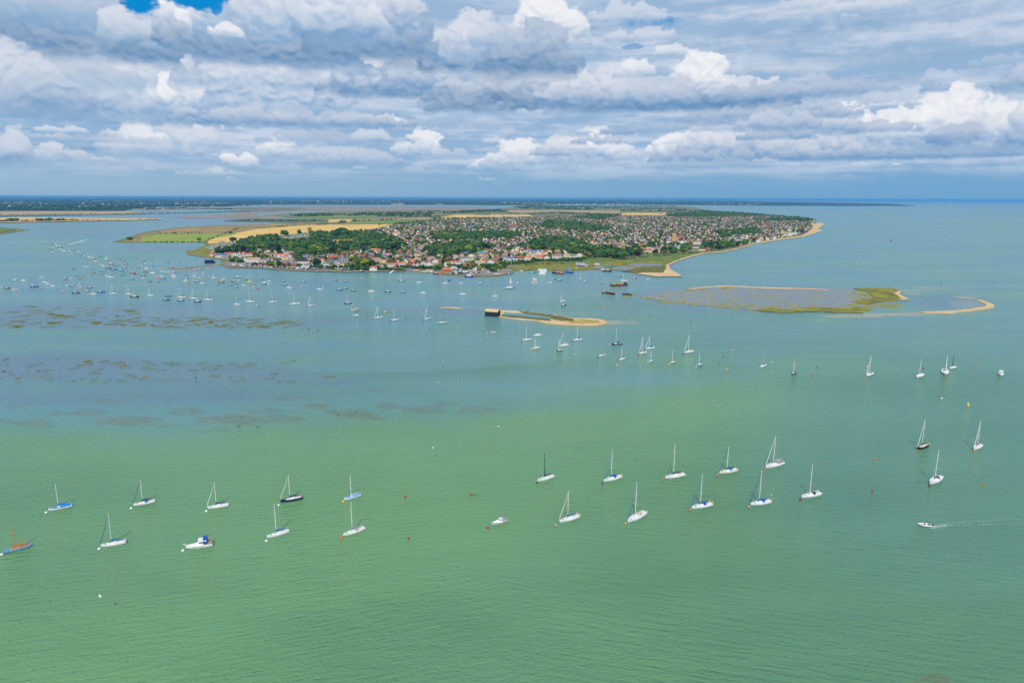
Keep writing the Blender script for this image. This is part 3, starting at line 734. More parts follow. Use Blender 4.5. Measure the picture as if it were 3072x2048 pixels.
sheet('sand_bar', [(2768, 935), (2720, 938), (2660, 943.5), (2600, 947), (2560, 945.5), (2540, 943.5), (2560, 947), (2600, 949.5), (2664, 947), (2720, 942), (2772, 938)], .06, gm('wet_sand', (168, 160, 136), (142, 150, 138), .05), 1.5, .3, 6, 103)
sheet('sand_bar', [(2850, 889), (2880, 892), (2914, 896), (2912, 897), (2878, 893.4)], 0.15, G_SAND, 1, .3, 6, 101)
sheet('islet_beach', [(340, 838), (345, 830)] and [(522, 806), (540, 803), (600, 796.5), (650, 792.5), (690, 791), (690, 793), (650, 796), (600, 800), (545, 808)], 0.3, G_SHORE, 1, .3, 6, 102)


# ---------------------------------------------------------------- tufts of marsh plants standing in the mud: uncountable, one object per marsh
def tufts(name, spots, m, seed, kind='stuff'):
    """low irregular mounds of marsh plants; spots = px x, y, length px, thickness px, slope"""
    rs = random.Random(seed); V, Fc = [], []
    for (x, y, L, T, sl) in spots:
        n = 16; ring = []; x += rs.uniform(-2, 2)
        for k in range(n):
            t = 2 * math.pi * k / n
            q = rs.uniform(.45, 1.2)
            dx, dy = math.cos(t) * L / 2 * q, math.sin(t) * T / 2 * q
            ring.append((x + dx, y + dy + dx * sl))
        b = len(V)
        g = [P(a, c) for (a, c) in ring]; c0 = P(x, y)
        for q in g: V.append((q.x, q.y, -0.05))
        for q in g: h = rs.uniform(.04, .12) * (1 + min(T, 6) * .3); q = c0.lerp(q, .8); V.append((q.x, q.y, h))
        V.append((c0.x, c0.y, .12 + min(T, 6) * .05))
        for k in range(n):
            k2 = (k + 1) % n
            Fc.append((b + k2, b + k, b + n + k)); Fc.append((b + k2, b + n + k, b + n + k2)); Fc.append((b + n + k2, b + n + k, b + 2 * n))
    o = np_mesh(name, V, Fc, None, [m])
    return tag(o, kind=kind)


rs = random.Random(3)
sp = [(165, 968, 60, 9, 0), (50, 979, 44, 9, 0), (190, 947, 90, 7, .09), (150, 941, 40, 6, .05), (290, 968, 34, 10, 0), (405, 941, 44, 2.4, -.03), (350, 948, 14, 5, 0), (355, 961, 24, 4, -.1), (320, 973, 30, 4, 0), (367, 974, 28, 5, 0), (420, 974, 44, 4, -.04), (455, 975, 18, 6, 0),
      (632, 966, 20, 9, 0), (648, 976, 16, 6, 0), (602, 974, 44, 2.5, -.08), (680, 971.5, 40, 2.4, 0), (680, 978, 44, 2.6, 0), (712, 973, 7, 5, 0), (748, 981, 22, 6, 0), (786, 976, 32, 5, .02), (800, 983, 9, 3, 0), (848, 987, 4, 2, 0), (905, 988, 8, 2.4, 0), (925, 987, 10, 4, 0), (952, 991, 11, 5, 0), (820, 971, 30, 1.6, .04),
      (260, 1084, 36, 8, 0), (15, 1078, 24, 3.5, -.25), (310, 1084, 44, 2.6, -.15), (350, 1088, 60, 3, -.1), (370, 1097, 30, 2.2, -.15), (172, 1077, 10, 4, 0), (10, 1113, 12, 6, 0), (52, 1135, 20, 5, 0), (115, 1112, 20, 4, -.2), (460, 1093, 24, 1.8, 0), (580, 1110, 36, 2.4, 0), (618, 1104, 26, 2, -.15), (645, 1127, 50, 2.6, 0), (820, 1121.5, 34, 2.6, 0), (690, 1131, 9, 4, 0), (375, 1141, 12, 2.6, 0), (590, 1131, 10, 3, 0), (440, 1130, 30, 4, 0), (725, 1134, 14, 2, 0), (990, 1130, 50, 2, 0.03),
      (715, 1278, 12, 4, -.2), (772, 1281, 10, 4, -.2), (1066, 1236, 8, 4, 0), (1015, 1244, 10, 3, 0), (1100, 1010, 0.1, .1, 0)]
for _ in range(150):
    x = rs.uniform(-60, 900) ; y0, y1 = (918, 983) if x < 500 else (948 + (x - 500) * .03, 984)
    sp.append((x, rs.uniform(y0, y1), rs.uniform(14, 62), rs.uniform(.9, 2.3), rs.choice((-.16, -.12, -.04, .02))))
for _ in range(70):
    x = rs.uniform(-60, 900)
    sp.append((x, rs.uniform(1078, 1145), rs.uniform(10, 46), rs.uniform(.6, 1.7), rs.choice((-.2, -.1, 0))))
tufts('marsh_plants', sp, gm('cordgrass', (120, 116, 38), (78, 82, 38), .3), 4)
sp = [(1940, 887, 16, 3, 0), (1880, 889, 34, 4, 0), (1905, 882, 22, 5, 0), (2066, 871, 60, 5, -.04), (2110, 869, 50, 4, -.05), (2178, 866, 40, 6, 0), (2262, 861.5, 28, 4, 0), (1948, 896, 30, 5, .1), (1995, 902, 50, 5, .08), (2040, 906, 50, 6, .07), (2080, 913, 26, 4, .1), (2115, 916, 14, 4, 0),
      (2155, 914, 6, 4, 0), (2185, 925, 12, 4, 0), (2290, 928, 44, 7, 0), (2215, 927, 20, 4, 0), (2520, 867, 20, 3, 0), (2390, 865, 24, 3, 0), (2440, 867, 26, 2.5, 0), (2578, 865.5, 16, 3, 0), (1930, 893, 50, 2, .04)]
for _ in range(900):
    x = rs.uniform(1960, 2690); t = (x - 1960) / 730
    y = rs.uniform(874 - 4 * t, 906 + 30 * min(1, t * 2))
    w_ = 1 + 1.6 * max(0, (y - 905) / 30) + (1.4 if x > 2560 else 0)
    if x > 2600 and y > 922: continue
    sp.append((x, y, rs.uniform(4, 26) * w_, rs.uniform(.6, 2.0) * w_ * .8, rs.choice((-.12, -.05, .05, .12))))
tufts('marsh_plants', sp, gm('glasswort', (158, 150, 50), (108, 108, 44), .2), 5)
sp = [(1620, 940, 30, 5, .1), (1583, 933, 10, 3, 0), (1556, 932, 12, 3, 0), (1506, 946, 10, 6, 0)]
tufts('marsh_plants', sp, MATS['cordgrass'], 6)

# ---------------------------------------------------------------- boats
def yacht_frame(bow, stern):
    b, s_ = P(*bow), P(*stern)
    d = b - s_
    return (b + s_) / 2, math.atan2(d.y, d.x), d.length


def hull_rings(L, B, fb, bowr=0.35, stern_w=0.72, n=12, over=0.05, full=0.9):
    rings, top = [], []
    for i in range(n + 1):
        t = i / n
        if t < .45: w = stern_w + (1 - stern_w) * math.sin(math.pi / 2 * t / .45)
        else: w = max(0.0, math.cos(math.pi / 2 * ((t - .45) / .55))) ** full
        w = max(w, 0.012); b = B / 2 * w
        z = fb * (0.86 - 0.22 * math.sin(math.pi * t * .8) + bowr * t * t + .12)
        xw = -L / 2 + L * t * (1 - over * .8); xs = -L / 2 + L * t + (0 if t > .02 else -L * .01)
        half = [(xs, b, z), (xs * .6 + xw * .4, b * .97, z * .5), (xw, b * .88, z * .10 + .02), (xw, b * .82, -.05), (xw, b * .35, -.32)]
        rings.append(half + [(x, -y, zz) for x, y, zz in half[::-1]])
        top.append((xs, b, z))
    return rings, top


def hull_part(root, L, B, fb, col, stripe=None, under='antifouling_blue', name='hull', n=12, **k):
    rings, top = hull_rings(L, B, fb, n=n, **k)
    mb = MB(); cm = paint(col, .22)
    mb.loft(rings, cm)
    sm = paint(stripe, .3) if stripe else cm
    um = MATS[under] if under in MATS else paint(under)
    # strips: 0 sheer-mid, 1 mid-wl, 2.. under water, mirrored
    a, b = mb.slot(sm), mb.slot(um)
    q = 10
    for i in range(len(rings) - 1):
        for k2 in (0, 8): mb.mi[i * q + k2] = a if stripe else 0
        for k2 in (2, 3, 4, 5, 6): mb.mi[i * q + k2] = b
    mb.build(name, root, smooth=False)
    return top


def deck_part(root, top, m, inset=0.05, drop=0.04, name='deck'):
    mb = MB(); rings = []
    for (x, b, z) in top:
        bb = max(b - inset, .005)
        rings.append([(x, bb, z - drop), (x, bb * .5, z - drop + .03), (x, -bb * .5, z - drop + .03), (x, -bb, z - drop)])
    mb.loft(rings, m, closed=False); return mb.build(name, root)


def sheer_at(top, L, t):
    i = min(int(t * (len(top) - 1)), len(top) - 2); f = t * (len(top) - 1) - i
    a, b = top[i], top[i + 1]
    return tuple(a[k] + (b[k] - a[k]) * f for k in range(3))


def coachroof(root, top, L, t0, t1, wf, h, col, windows=True, name='cabin', front=.5, win='dark_glass', nwin=1):
    mb = MB(); cm = paint(col, .3); rings = []
    N = 7; side = []
    for i in range(N + 1):
        t = t0 + (t1 - t0) * i / N
        x, b, z = sheer_at(top, L, t); z -= .05
        e = min(1.0, (N - i) / (N * front)) if front else 1.0
        hh = h * (0.12 + .88 * e) if i > 0 else h
        w = b * wf * (0.75 + .25 * e)
        rings.append([(x, w, z), (x, w * .86, z + hh * .85), (x, w * .45, z + hh), (x, -w * .45, z + hh), (x, -w * .86, z + hh * .85), (x, -w, z)])
        side.append((x, w, z, hh))
    mb.loft(rings, cm); c = mb.build(name, root)
    if windows:
        for s in (1, -1):
            for q in range(nwin):
                a = 1 + q * (4.2 / nwin); e_ = a + 4.2 / nwin - (0.3 if nwin > 1 else 0)
                def pt(u, f):
                    i = min(int(u), N - 1); k = u - i
                    x, w, z, hh = (side[i][j] + (side[i + 1][j] - side[i][j]) * k for j in range(4))
                    y = w * (1 - .14 * f / .85) + .012
                    return (x, s * y, z + hh * f)
                vs = [pt(a, .3), pt(e_, .34), pt(e_, .66), pt(a, .7)]
                wm = MB(); wm.add(vs + [(x, y - s * .03, z) for x, y, z in vs], [(0, 1, 2, 3), (7, 6, 5, 4), (0, 4, 5, 1), (3, 2, 6, 7), (1, 5, 6, 2), (0, 3, 7, 4)], MATS[win]); wm.build('cabin_window', c)
    return c


def yacht(name, bow, stern, top_px, label, col='white', stripe=None, under='antifouling_blue', deck=None, cabin='white', mastc='alloy', mast_t=.56, jib=None, boom='navy', hood=None, bimini=None,
          cover=None, buoys=(), detail=2, group=None, fb=None, flag=None, radar=False, spreaders=2, ketch=None, cat='sailing boat', raised=False):
    c, rz, L = yacht_frame(bow, stern)
    L = max(L, 4.5); B = L * (.31 if L < 9 else .29); fb = fb or (.35 + .065 * L)
    r = empty(name, c, rz); tag(r, label, cat, group)
    topl = hull_part(r, L, B, fb, col, stripe, under)
    deck_part(r, topl, paint(deck, .5) if deck else deckm)
    coachroof(r, topl, L, .36, .74, .62, .30 + .022 * L, cabin, detail > 0)
    # cockpit: a coaming round a darker well
    x0, b0, z0 = sheer_at(topl, L, .05); x1, b1, z1 = sheer_at(topl, L, .35); zc = (z0 + z1) / 2
    ck = MB(); w = min(b0, b1) * .72
    for s in (1, -1): ck.box(x0, x1, s * w - .09, s * w + .09, zc - .05, zc + .2, paint(cabin, .3))
    ck.box(x0 - .05, x0 + .12, -w + .09, w - .09, zc - .05, zc + .14, paint(cabin, .3))
    ck.box(x0 + .12, x1, -w + .09, w - .09, zc - .04, zc + .025, teak)
    for s in (1, -1): ck.box(x0 + .3, x1 - .1, s * (w - .42) - .15, s * (w - .42) + .15, zc + .025, zc + .13, paint(cabin, .3))
    if detail > 0: ck.build('cockpit', r)
    mx, mb_, mz = sheer_at(topl, L, mast_t)
    # the mast foot stands here; its top is where the photograph has it
    foot = Vector((c.x + mx * math.cos(rz), c.y + mx * math.sin(rz), 0))
    mh = height_at(foot, top_px[1]) if top_px else L * 1.25
    mh = min(max(mh, L * .7), L * 1.75)
    rm = .10 + .004 * L if detail > 1 else .15
    mast = MB().tube([(mx, 0, mz), (mx, 0, mh * .7), (mx - .04, 0, mh)], [rm, rm, rm * .7], paint(mastc, .35), 7).build('mast', r)
    zb = mz + .75 + .02 * L
    bl = mx - (x0 + L * .03)
    if spreaders and detail > 0:
        for q in range(spreaders):
            zz = mz + (mh - mz) * ((.5,) if spreaders == 1 else (.38, .68))[q]; ws = B * (.34, .26)[q]
            MB().tube([(mx - .1, -ws, zz + .05), (mx, 0, zz), (mx - .1, ws, zz + .05)], .035, paint(mastc), 4).build('spreader', mast)
    bo = MB().tube([(mx - rm, 0, zb), (mx - bl, 0, zb + .1)], .07, paint(mastc), 6).build('boom', r)
    if boom:
        k = []
        for i in range(7):
            t = i / 6; x = mx - .05 - (bl * .95) * t; rr = (.27 - .14 * t) * (1 if detail > 1 else 1.25)
            k.append([(x, rr * .55 * math.cos(a), zb + .1 + rr * .35 + rr * math.sin(a)) for a in [2 * math.pi * j / 6 for j in range(6)]])
        MB().loft(k, paint(boom, .8)).build('sail_cover', bo)
        if detail > 1: MB().tube([(mx + .02, 0, zb - .3), (mx + .02, 0, zb + 1.0)], [.2, .12], paint(boom, .8), 6).build('sail_cover', bo)
    fx, _, fz = sheer_at(topl, L, .985)
    stay_top = mh * (.97 if (top_px and mh > L) else .88)
    if jib:
        MB().tube([(fx, 0, fz + .5), (fx + (mx - fx) * .45, 0, fz + (stay_top - fz) * .45), (mx + .1, 0, stay_top - .4)], [.12, .10, .05] if detail > 1 else [.16, .14, .08], paint(jib, .7), 6).build('furled_jib', r)
    elif detail > 0: MB().tube([(fx, 0, fz), (mx, 0, stay_top)], .022, steel, 4).build('forestay', r)
    if detail > 1:
        MB().tube([(x0 - .1, 0, z0), (mx, 0, mh - .1)], .016, steel, 4).build('backstay', r)
        for s in (1, -1):
            MB().tube([(mx - .1, s * mb_ * .92, mz), (mx - .06, s * B * .34, mz + (mh - mz) * .38), (mx, 0, mh * .93)], .014, steel, 4).build('shroud', r)
        # pulpit, pushpit and wire
        for s in (1, -1):
            pts = [sheer_at(topl, L, t) for t in (.03, .2, .4, .6, .8, .97)]
            g = MB(); g.tube([(x, s * max(b - .07, .03), z + .58) for x, b, z in pts], .014, steel, 4)
            for x, b, z in pts: g.tube([(x, s * max(b - .07, .03), z - .03), (x, s * max(b - .07, .03), z + .58)], .016, steel, 4)
            g.build('guard_rail', r)
        hx, hb, hz = sheer_at(topl, L, .8)
        MB().box(hx - .25, hx + .25, -.25, .25, hz - .04, hz + .06, glass).build('hatch', r)
        hx, hb, hz = sheer_at(topl, L, .63)
        MB().box(hx - .16, hx + .16, -.2, .2, hz + .12, hz + .30 + .012 * L, glass).build('hatch', r)
    if hood:
        x, b, z = sheer_at(topl, L, .36); k = []
        for i, (dx, h) in enumerate(((.95, .12), (.75, .62), (.2, .95), (-.45, .98))):
            ww = B * .30
            k.append([(x + dx, ww, z + .02), (x + dx, ww * .9, z + h * .7), (x + dx, ww * .5, z + h), (x + dx, -ww * .5, z + h), (x + dx, -ww * .9, z + h * .7), (x + dx, -ww, z + .02)])
        MB().loft(k, paint(hood, .8), closed=False).build('sprayhood', r)
    if bimini:
        x, b, z = sheer_at(topl, L, .2); k = []
        for dx, h in ((-L * .13, 1.2), (-L * .05, 1.75), (L * .06, 1.8), (L * .15, 1.5), (L * .2, .9)):
            ww = B * .36
            k.append([(x + dx, ww, z + h * .45), (x + dx, ww * .85, z + h * .92), (x + dx, 0, z + h), (x + dx, -ww * .85, z + h * .92), (x + dx, -ww, z + h * .45)])
        MB().loft(k, paint(bimini, .8), closed=False).build('cockpit_canopy', r)
    if cover:
        k = []
        for t in (.03, .15, .3, .45, .56, .7, .82, .93):
            x, b, z = sheer_at(topl, L, t); h = (.75 if .1 < t < .56 else .28)
            bb = max(b - .05, .05)
            k.append([(x, bb, z + .03), (x, bb * .5, z + h * .6), (x, 0, z + h), (x, -bb * .5, z + h * .6), (x, -bb, z + .03)])
        MB().loft(k, paint(cover, .85), closed=False).build('boat_cover', r)
    for (s, cc) in buoys:
        x, b, z = sheer_at(topl, L, .03)
        k = MB()
        n = 8; pts = [(x - .08, s * (b - .2) + .33 * math.cos(2 * math.pi * j / n), z + .55 + .33 * math.sin(2 * math.pi * j / n)) for j in range(n + 1)]
        k.tube(pts, .11, paint(cc, .6), 5, caps=False); k.build('lifebuoy', r)
    if flag:
        x, b, z = sheer_at(topl, L, .01)
        fl = MB().tube([(x - .1, 0, z), (x - .35, 0, z + 1.5)], .02, paint('wood'), 4).build('flagstaff', r)
        MB().box(x - 1.0, x - .36, -.015, .015, z + .75, z + 1.35, paint(flag, .8)).build('flag', fl)
    if radar:
        x, b, z = sheer_at(topl, L, .04)
        po = MB().tube([(x, B * .28, z), (x, B * .28, z + 2.4)], .03, steel, 4).build('radar_pole', r)
        MB().ball((x, B * .28, z + 2.55), .26, paint('white'), 8, 4, .6).build('radar_dome', po)
    if ketch:
        x, b, z = sheer_at(topl, L, .17)
        MB().tube([(x, 0, z), (x, 0, mh * .78)], [.1, .07], paint(mastc), 6).build('mast', r)
        if boom: MB().tube([(x, 0, z + 1), (x - L * .16, 0, z + 1.1)], [.14, .1], paint(boom, .8), 6).build('sail_cover', r)
    return r


def motorboat(name, bow, stern, label, style='cruiser', col='white', stripe=None, top='white', canopy=None, under=None, group=None, cat='motorboat', Lset=None, detail=1, fbk=1.0):
    c, rz, L = yacht_frame(bow, stern)
    if Lset: L = Lset
    L = max(L, 3.0); B = L * {'cruiser': .36, 'dinghy': .40, 'launch': .36, 'fishing': .34, 'rib': .42, 'ship': .26}[style]
    fb = {'cruiser': .30 + .085 * L, 'dinghy': .42, 'launch': .3 + .06 * L, 'fishing': .4 + .08 * L, 'rib': .45, 'ship': .9 + .05 * L}[style] * fbk
    r = empty(name, c, rz); tag(r, label, cat, group)
    topl = hull_part(r, L, B, fb, col, stripe, under or ('antifouling_black' if col in ('white', 'grey') else 'paint_' + col.replace(' ', '_')), stern_w=.86, full=.75, n=10 if detail else 7, bowr=.45)
    if style == 'dinghy':
        deck_part(r, topl, paint(top, .6), .12, fb * .45, 'floor')
        for t in (.28, .58):
            x, b, z = sheer_at(topl, L, t); MB().box(x - .12, x + .12, -b * .9, b * .9, z - .16, z - .11, teak if top != 'blue' else paint('cream')).build('thwart', r)
        if canopy:
            k = []
            for t in (.02, .3, .6, .9):
                x, b, z = sheer_at(topl, L, t); k.append([(x, b, z), (x, b * .5, z + .28), (x, 0, z + .36), (x, -b * .5, z + .28), (x, -b, z)])
            MB().loft(k, paint(canopy, .85), closed=False).build('boat_cover', r)
        return r
    deck_part(r, topl, deckm if style != 'fishing' else paint('tan', .8), .08, fb * .12)
    if style == 'cruiser':
        cb = coachroof(r, topl, L, .30, .84, .80, .35 + .05 * L, top, True, front=.65)
        x, b, z = sheer_at(topl, L, .40); h = .45 + .07 * L
        ws = MB(); ws.box(x - L * .09, x + L * .12, -b * .62, b * .62, z + .1 + .03 * L, z + h, glass, .72, -L * .03).build('windscreen', r)
        MB().box(x - L * .14, x + L * .07, -b * .6, b * .6, z + h + .003, z + h + .10, paint(top, .3), .85).build('hardtop', r)
        if canopy:
            x, b, z = sheer_at(topl, L, .2); k = []
            for dx, hh in ((-L * .16, .5), (-L * .12, h * .9), (L * .02, h * 1.02), (L * .12, h * .98)):
                k.append([(x + dx, b * .82, z), (x + dx, b * .72, z + hh * .85), (x + dx, 0, z + hh), (x + dx, -b * .72, z + hh * .85), (x + dx, -b * .82, z)])
            MB().loft(k, paint(canopy, .8), closed=False).build('canopy', r)
        else:
            x, b, z = sheer_at(topl, L, .16); MB().box(x - L * .1, x + L * .1, -b * .68, b * .68, z - fb * .11, z - fb * .04, teak).build('cockpit', r)
    elif style == 'launch':
        cb = coachroof(r, topl, L, .46, .86, .82, .3 + .04 * L, top, L > 5, front=.6)
        x, b, z = sheer_at(topl, L, .24)
        MB().box(x - L * .18, x + L * .2, -b * .72, b * .72, z - fb * .11, z - fb * .02, paint(canopy, .8) if canopy else teak).build('cockpit', r)
        x, b, z = sheer_at(topl, L, 0.0)
        MB().box(x - .32, x + .02, -.16, .16, z - .45, z + .35, paint('dark grey'), .8).build('outboard', r)
    elif style == 'fishing':
        x, b, z = sheer_at(topl, L, .62); h = 1.5 + .05 * L
        wh = MB().box(x - L * .10, x + L * .11, -b * .62, b * .62, z - .1, z + h, paint(top, .4), .92).build('wheelhouse', r)
        MB().box(x + L * .108, x + L * .112 + .03, -b * .5, b * .5, z + h * .55, z + h * .85, glass).build('window', wh)
        for s in (1, -1): MB().box(x - L * .08, x + L * .09, s * b * .60 - .03, s * b * .60 + .03, z + h * .55, z + h * .85, glass).build('window', wh)
        MB().box(x - L * .12, x + L * .13, -b * .66, b * .66, z + h + .003, z + h + .1, paint(canopy or top, .4)).build('roof', wh)
        MB().tube([(x, 0, z + h), (x, 0, z + h + 1.6 + L * .12)], .07, paint('alloy'), 5).build('mast', r)
        x, b, z = sheer_at(topl, L, .12)
        g = MB()
        for s in (1, -1): g.tube([(x, s * b * .7, z - .1), (x, s * b * .55, z + 2.2)], .07, paint(canopy or 'alloy'), 5)
        g.tube([(x, b * .55, z + 2.2), (x, -b * .55, z + 2.2)], .07, paint(canopy or 'alloy'), 5); g.build('gantry', r)
        MB().box(x + L * .1, x + L * .2, -b * .4, b * .4, z - .15, z + .45, paint('grey')).build('winch', r)
    elif style == 'rib':
        for s in (1, -1):
            pts = [sheer_at(topl, L, t) for t in (0, .25, .5, .7, .85, 1)]
            MB().tube([(x, s * max(b, .05), z) for x, b, z in pts], [.2, .22, .22, .22, .2, .14], paint(top, .6), 7).build('tube', r)
        x, b, z = sheer_at(topl, L, .42); MB().box(x - .3, x + .3, -.35, .35, z - .1, z + .75, paint('white'), .8).build('console', r)
        x, b, z = sheer_at(topl, L, 0.0); MB().box(x - .35, x + .02, -.18, .18, z - .4, z + .5, paint('black'), .8).build('outboard', r)
    return r


def mooring_buoy(px, py, col, label, r=.52, group=None, to=None, name='mooring_buoy', line=None):
    p = P(px, py); o = MB().ball((0, 0, r * .45), r, paint(col, .45), 10, 6, .85)
    root = o.build(name, None, p, smooth=True)
    tag(root, label, 'buoy', group)
    MB().tube([(0, 0, r * 1.2), (0, 0, r * 1.55)], .05, steel, 5).build('ring', root)
    if to is not None:
        q = P(*to) - p
        MB().tube([(0, 0, r * 1.3), (q.x * .5, q.y * .5, r * .9 + .2), (q.x, q.y, 1.0)], .035, rope, 4).build('mooring_line', root)
    return root

# ---------------------------------------------------------------- the near fleet, boat by boat
FL = 'yachts moored in the green water'
STOP = ('and', 'with', 'its', 'a', 'of', 'on', 'two', 'no', 'over', 'whole', 'one', 'the', 'at', 'deep', 'bright', 'yellow', 'large', 'thick', 'blue', 'dark')
B2 = ((1, 'yellow'), (-1, 'yellow'))
near = [
    # bow, stern, mast top, label, options
    ((8.5, 1660.4), (92.9, 1637), (30, 1569), 'light blue classic wooden yacht with varnished mast, at the lower left corner', dict(col='light blue', mastc='wood', cabin='wood', deck='beige', boom='wood', spreaders=1, under='antifouling_black'), 'white', (6, 1664)),
    ((144.6, 1532.2), (215.8, 1517), (168, 1450), 'white yacht with bright blue cover over its whole boom and cockpit, far left', dict(cover='bright blue', boom='bright blue'), 'white', (139, 1538)),
    ((302, 1641), (378.4, 1626.4), (322.7, 1538), 'white yacht with thick blue furled jib and yellow lifebuoy, behind the blue wooden yacht', dict(jib='blue', boom='blue', buoys=((1, 'yellow'),)), 'white', (297.6, 1647)),
    ((399.7, 1518), (464.5, 1504), (418.4, 1437.8), 'white yacht with thin blue jib, navy boom and blue sprayhood, second of left back row', dict(jib='blue', boom='navy', hood='blue'), 'white', (393.7, 1525.4)),
    ((621, 1526), (685.4, 1515.7), (643.6, 1446), 'white yacht with white furled jib and navy boom, beyond the white motor cruiser', dict(jib='white', boom='navy'), 'white', (619.2, 1534)),
    ((840.7, 1507), (907, 1493.8), (861.6, 1424), 'white yacht with navy hull band, cream jib and orange lifebuoy', dict(jib='cream', mastc='cream', boom='navy', stripe='navy', col='navy', buoys=((1, 'orange'),), under='antifouling_black'), 'white', (836, 1516)),
    ((800, 1614.3), (865.6, 1594), (821.4, 1508.5), 'white yacht with blue boom cover and no furled jib, nearer than the navy banded yacht', dict(boom='blue'), 'white', (799.5, 1623)),
    ((1031.7, 1500.4), (1081, 1485), (1047, 1424), 'small white yacht with pale blue deck cover', dict(cover='light blue', boom=None), 'yellow', (1030, 1504.5)),
    ((1029, 1609), (1092, 1586), (1047, 1504.5), 'white yacht with grey boom cover and grey cockpit gear beside an orange buoy', dict(boom='grey', hood='grey', under='antifouling_black'), 'orange', (1025, 1613)),
    ((1612, 1445), (1659.5, 1429.8), (1633.8, 1356.4), 'white yacht with dark blue mast and navy boom cover', dict(mastc='navy', boom='navy', col='white'), 'brown', (1611, 1449)),
    ((1810.7, 1445.7), (1862, 1431), (1833, 1347), 'white yacht with blue jib and blue sprayhood beside a brown buoy, middle back row', dict(jib='bright blue', boom='blue', hood='blue', buoys=((1, 'yellow'),)), 'brown', (1807, 1450.5)),
    ((1677.4, 1567.9), (1735.7, 1550), (1701, 1472), 'white yacht with cream jib, blue boom and two yellow lifebuoys', dict(jib='cream', mastc='cream', boom='blue', buoys=B2), 'tan', (1667.9, 1576)),
    ((1882, 1569), (1934, 1540.5), (1905, 1445.7), 'tall white yacht with beige sprayhood and thick blue jib, nearest of the middle group', dict(jib='bright blue', boom=None, hood='beige', buoys=((1, 'yellow'),)), 'tan', (1877, 1571)),
    ((1994.4, 1436), (2051.7, 1425), (2024.8, 1329), 'white yacht with black boom cover and thin pale jib', dict(boom='black', jib='grey'), 'orange', (1989.8, 1438)),
    ((2157, 1421.5), (2209.6, 1411), (2179.6, 1339.6), 'cream hulled yacht with bright blue sprayhood and navy boom cover', dict(col='cream', boom='navy', hood='bright blue', jib='blue', buoys=((1, 'orange'),)), 'orange', (2151.6, 1425)),
    ((2296, 1405), (2347.5, 1390), (2324.8, 1305.7), 'white yacht with large grey cockpit canopy and yellow lifebuoy', dict(jib='white', boom='grey', bimini='grey', buoys=((-1, 'yellow'),)), 'orange', (2294, 1407.3)),
    ((2074, 1526.7), (2134, 1513.8), (2100, 1419.6), 'white yacht with thick light blue jib, blue cockpit hood and two yellow lifebuoys', dict(jib='bright blue', boom='blue', hood='blue', buoys=B2), 'orange', (2069.7, 1530)),
    ((2250.5, 1516), (2310, 1505.7), (2284, 1408.6), 'white yacht with blue covers and a radar dome on a stern pole', dict(jib='blue', boom='blue', hood='blue', radar=True, buoys=((1, 'yellow'),)), 'tan', (2246.5, 1520.4)),
    ((2403.6, 1494), (2459.8, 1482), (2430.5, 1392), 'white yacht with deep navy sprayhood and bare stay, beside a red buoy', dict(boom=None, hood='navy'), 'dark red', (2401, 1499.8)),
    ((2751, 1349), (2780.6, 1337), (2770, 1257), 'cream decked yacht with dark hull and thick white jib at the right', dict(col='black', cabin='cream', deck='cream', jib='white', boom='black', buoys=((1, 'yellow'),), under='antifouling_black'), 'orange', (2752.8, 1353.8)),
    ((2920.6, 1350.8), (2941.6, 1337), (2936, 1261.5), 'white yacht with red boom cover near the right edge', dict(jib='white', boom='red', under='antifouling_red'), 'orange', (2921.6, 1353.5)),
    ((2788.7, 1455), (2821, 1433), (2806.7, 1347.8), 'plain white yacht without covers, nearest yacht on the right', dict(boom='dark grey', hood='dark grey', cabin='white', under='antifouling_black'), 'dark red', (2788, 1458.8)),
]
for i, (b, s_, t, lab, o, bc, bp) in enumerate(near):
    y = yacht('sailing_yacht', b, s_, t, lab, group=FL, **o)
    words = lab.split(',')[0].split(' beside')[0].split()[:10]
    while words[-1] in STOP: words.pop()
    mooring_buoy(bp[0], bp[1], bc, f'{bc} buoy off bow of ' + ' '.join(words), group='mooring buoys', to=b)

# motor cruiser with a flying bridge and two more motorboats near by
mc = motorboat('motor_cruiser', (556, 1646), (638, 1633), 'white motor cruiser with blue canopy over its flying bridge', 'cruiser', stripe=None, group=FL, under='antifouling_black')
c_, rz_, L_ = yacht_frame((556, 1646), (638, 1633))
MB().box(-L_ * .30, L_ * .02, -1.15, 1.15, 2.35, 2.9, paint('white'), .9).build('flying_bridge', mc)
MB().box(-L_ * .34, -L_ * .16, -1.2, 1.2, 1.35, 3.5, paint('blue', .8), .85).build('bridge_canopy', mc)
MB().box(-L_ * .495, -L_ * .35, -1.4, 1.4, 1.30, 1.6, teak, .95).build('aft_cockpit', mc)
for s in (1, -1): MB().box(-L_ * .18, L_ * .22, s * 1.62 - .01, s * 1.62 + .02, .92, 1.02, paint('dark grey')).build('rubbing_strake', mc)
MB().tube([(L_ * .47, 0, 1.75), (L_ * .56, 0, 1.85)], .12, paint('white'), 5).build('bowsprit', mc)
MB().tube([(L_ * .12, 0, 2.0), (L_ * .08, 0, 3.4), (L_ * .02, 0, 2.2)], .025, steel, 4).build('rail', mc)
MB().ball((-L_ * .42, .9, 3.0), .34, paint('orange'), 8, 5).build('lifebuoy', mc)
f_ = MB().tube([(-L_ * .3, 0, 3.3), (-L_ * .34, 0, 4.2)], .025, steel, 4).build('flagstaff', mc)
MB().box(-L_ * .40, -L_ * .345, -.015, .015, 3.75, 4.15, paint('red')).build('flag', f_)
mooring_buoy(549, 1652, 'white', 'white buoy off the bow of the white motor cruiser with flying bridge', group='mooring buoys', to=(556, 1646))
m2 = motorboat('motorboat', (1474, 1575), (1518, 1562), 'white motorboat with rounded grey cockpit canopy beside a bright red buoy', 'cruiser', canopy='grey', stripe='grey', group=FL)
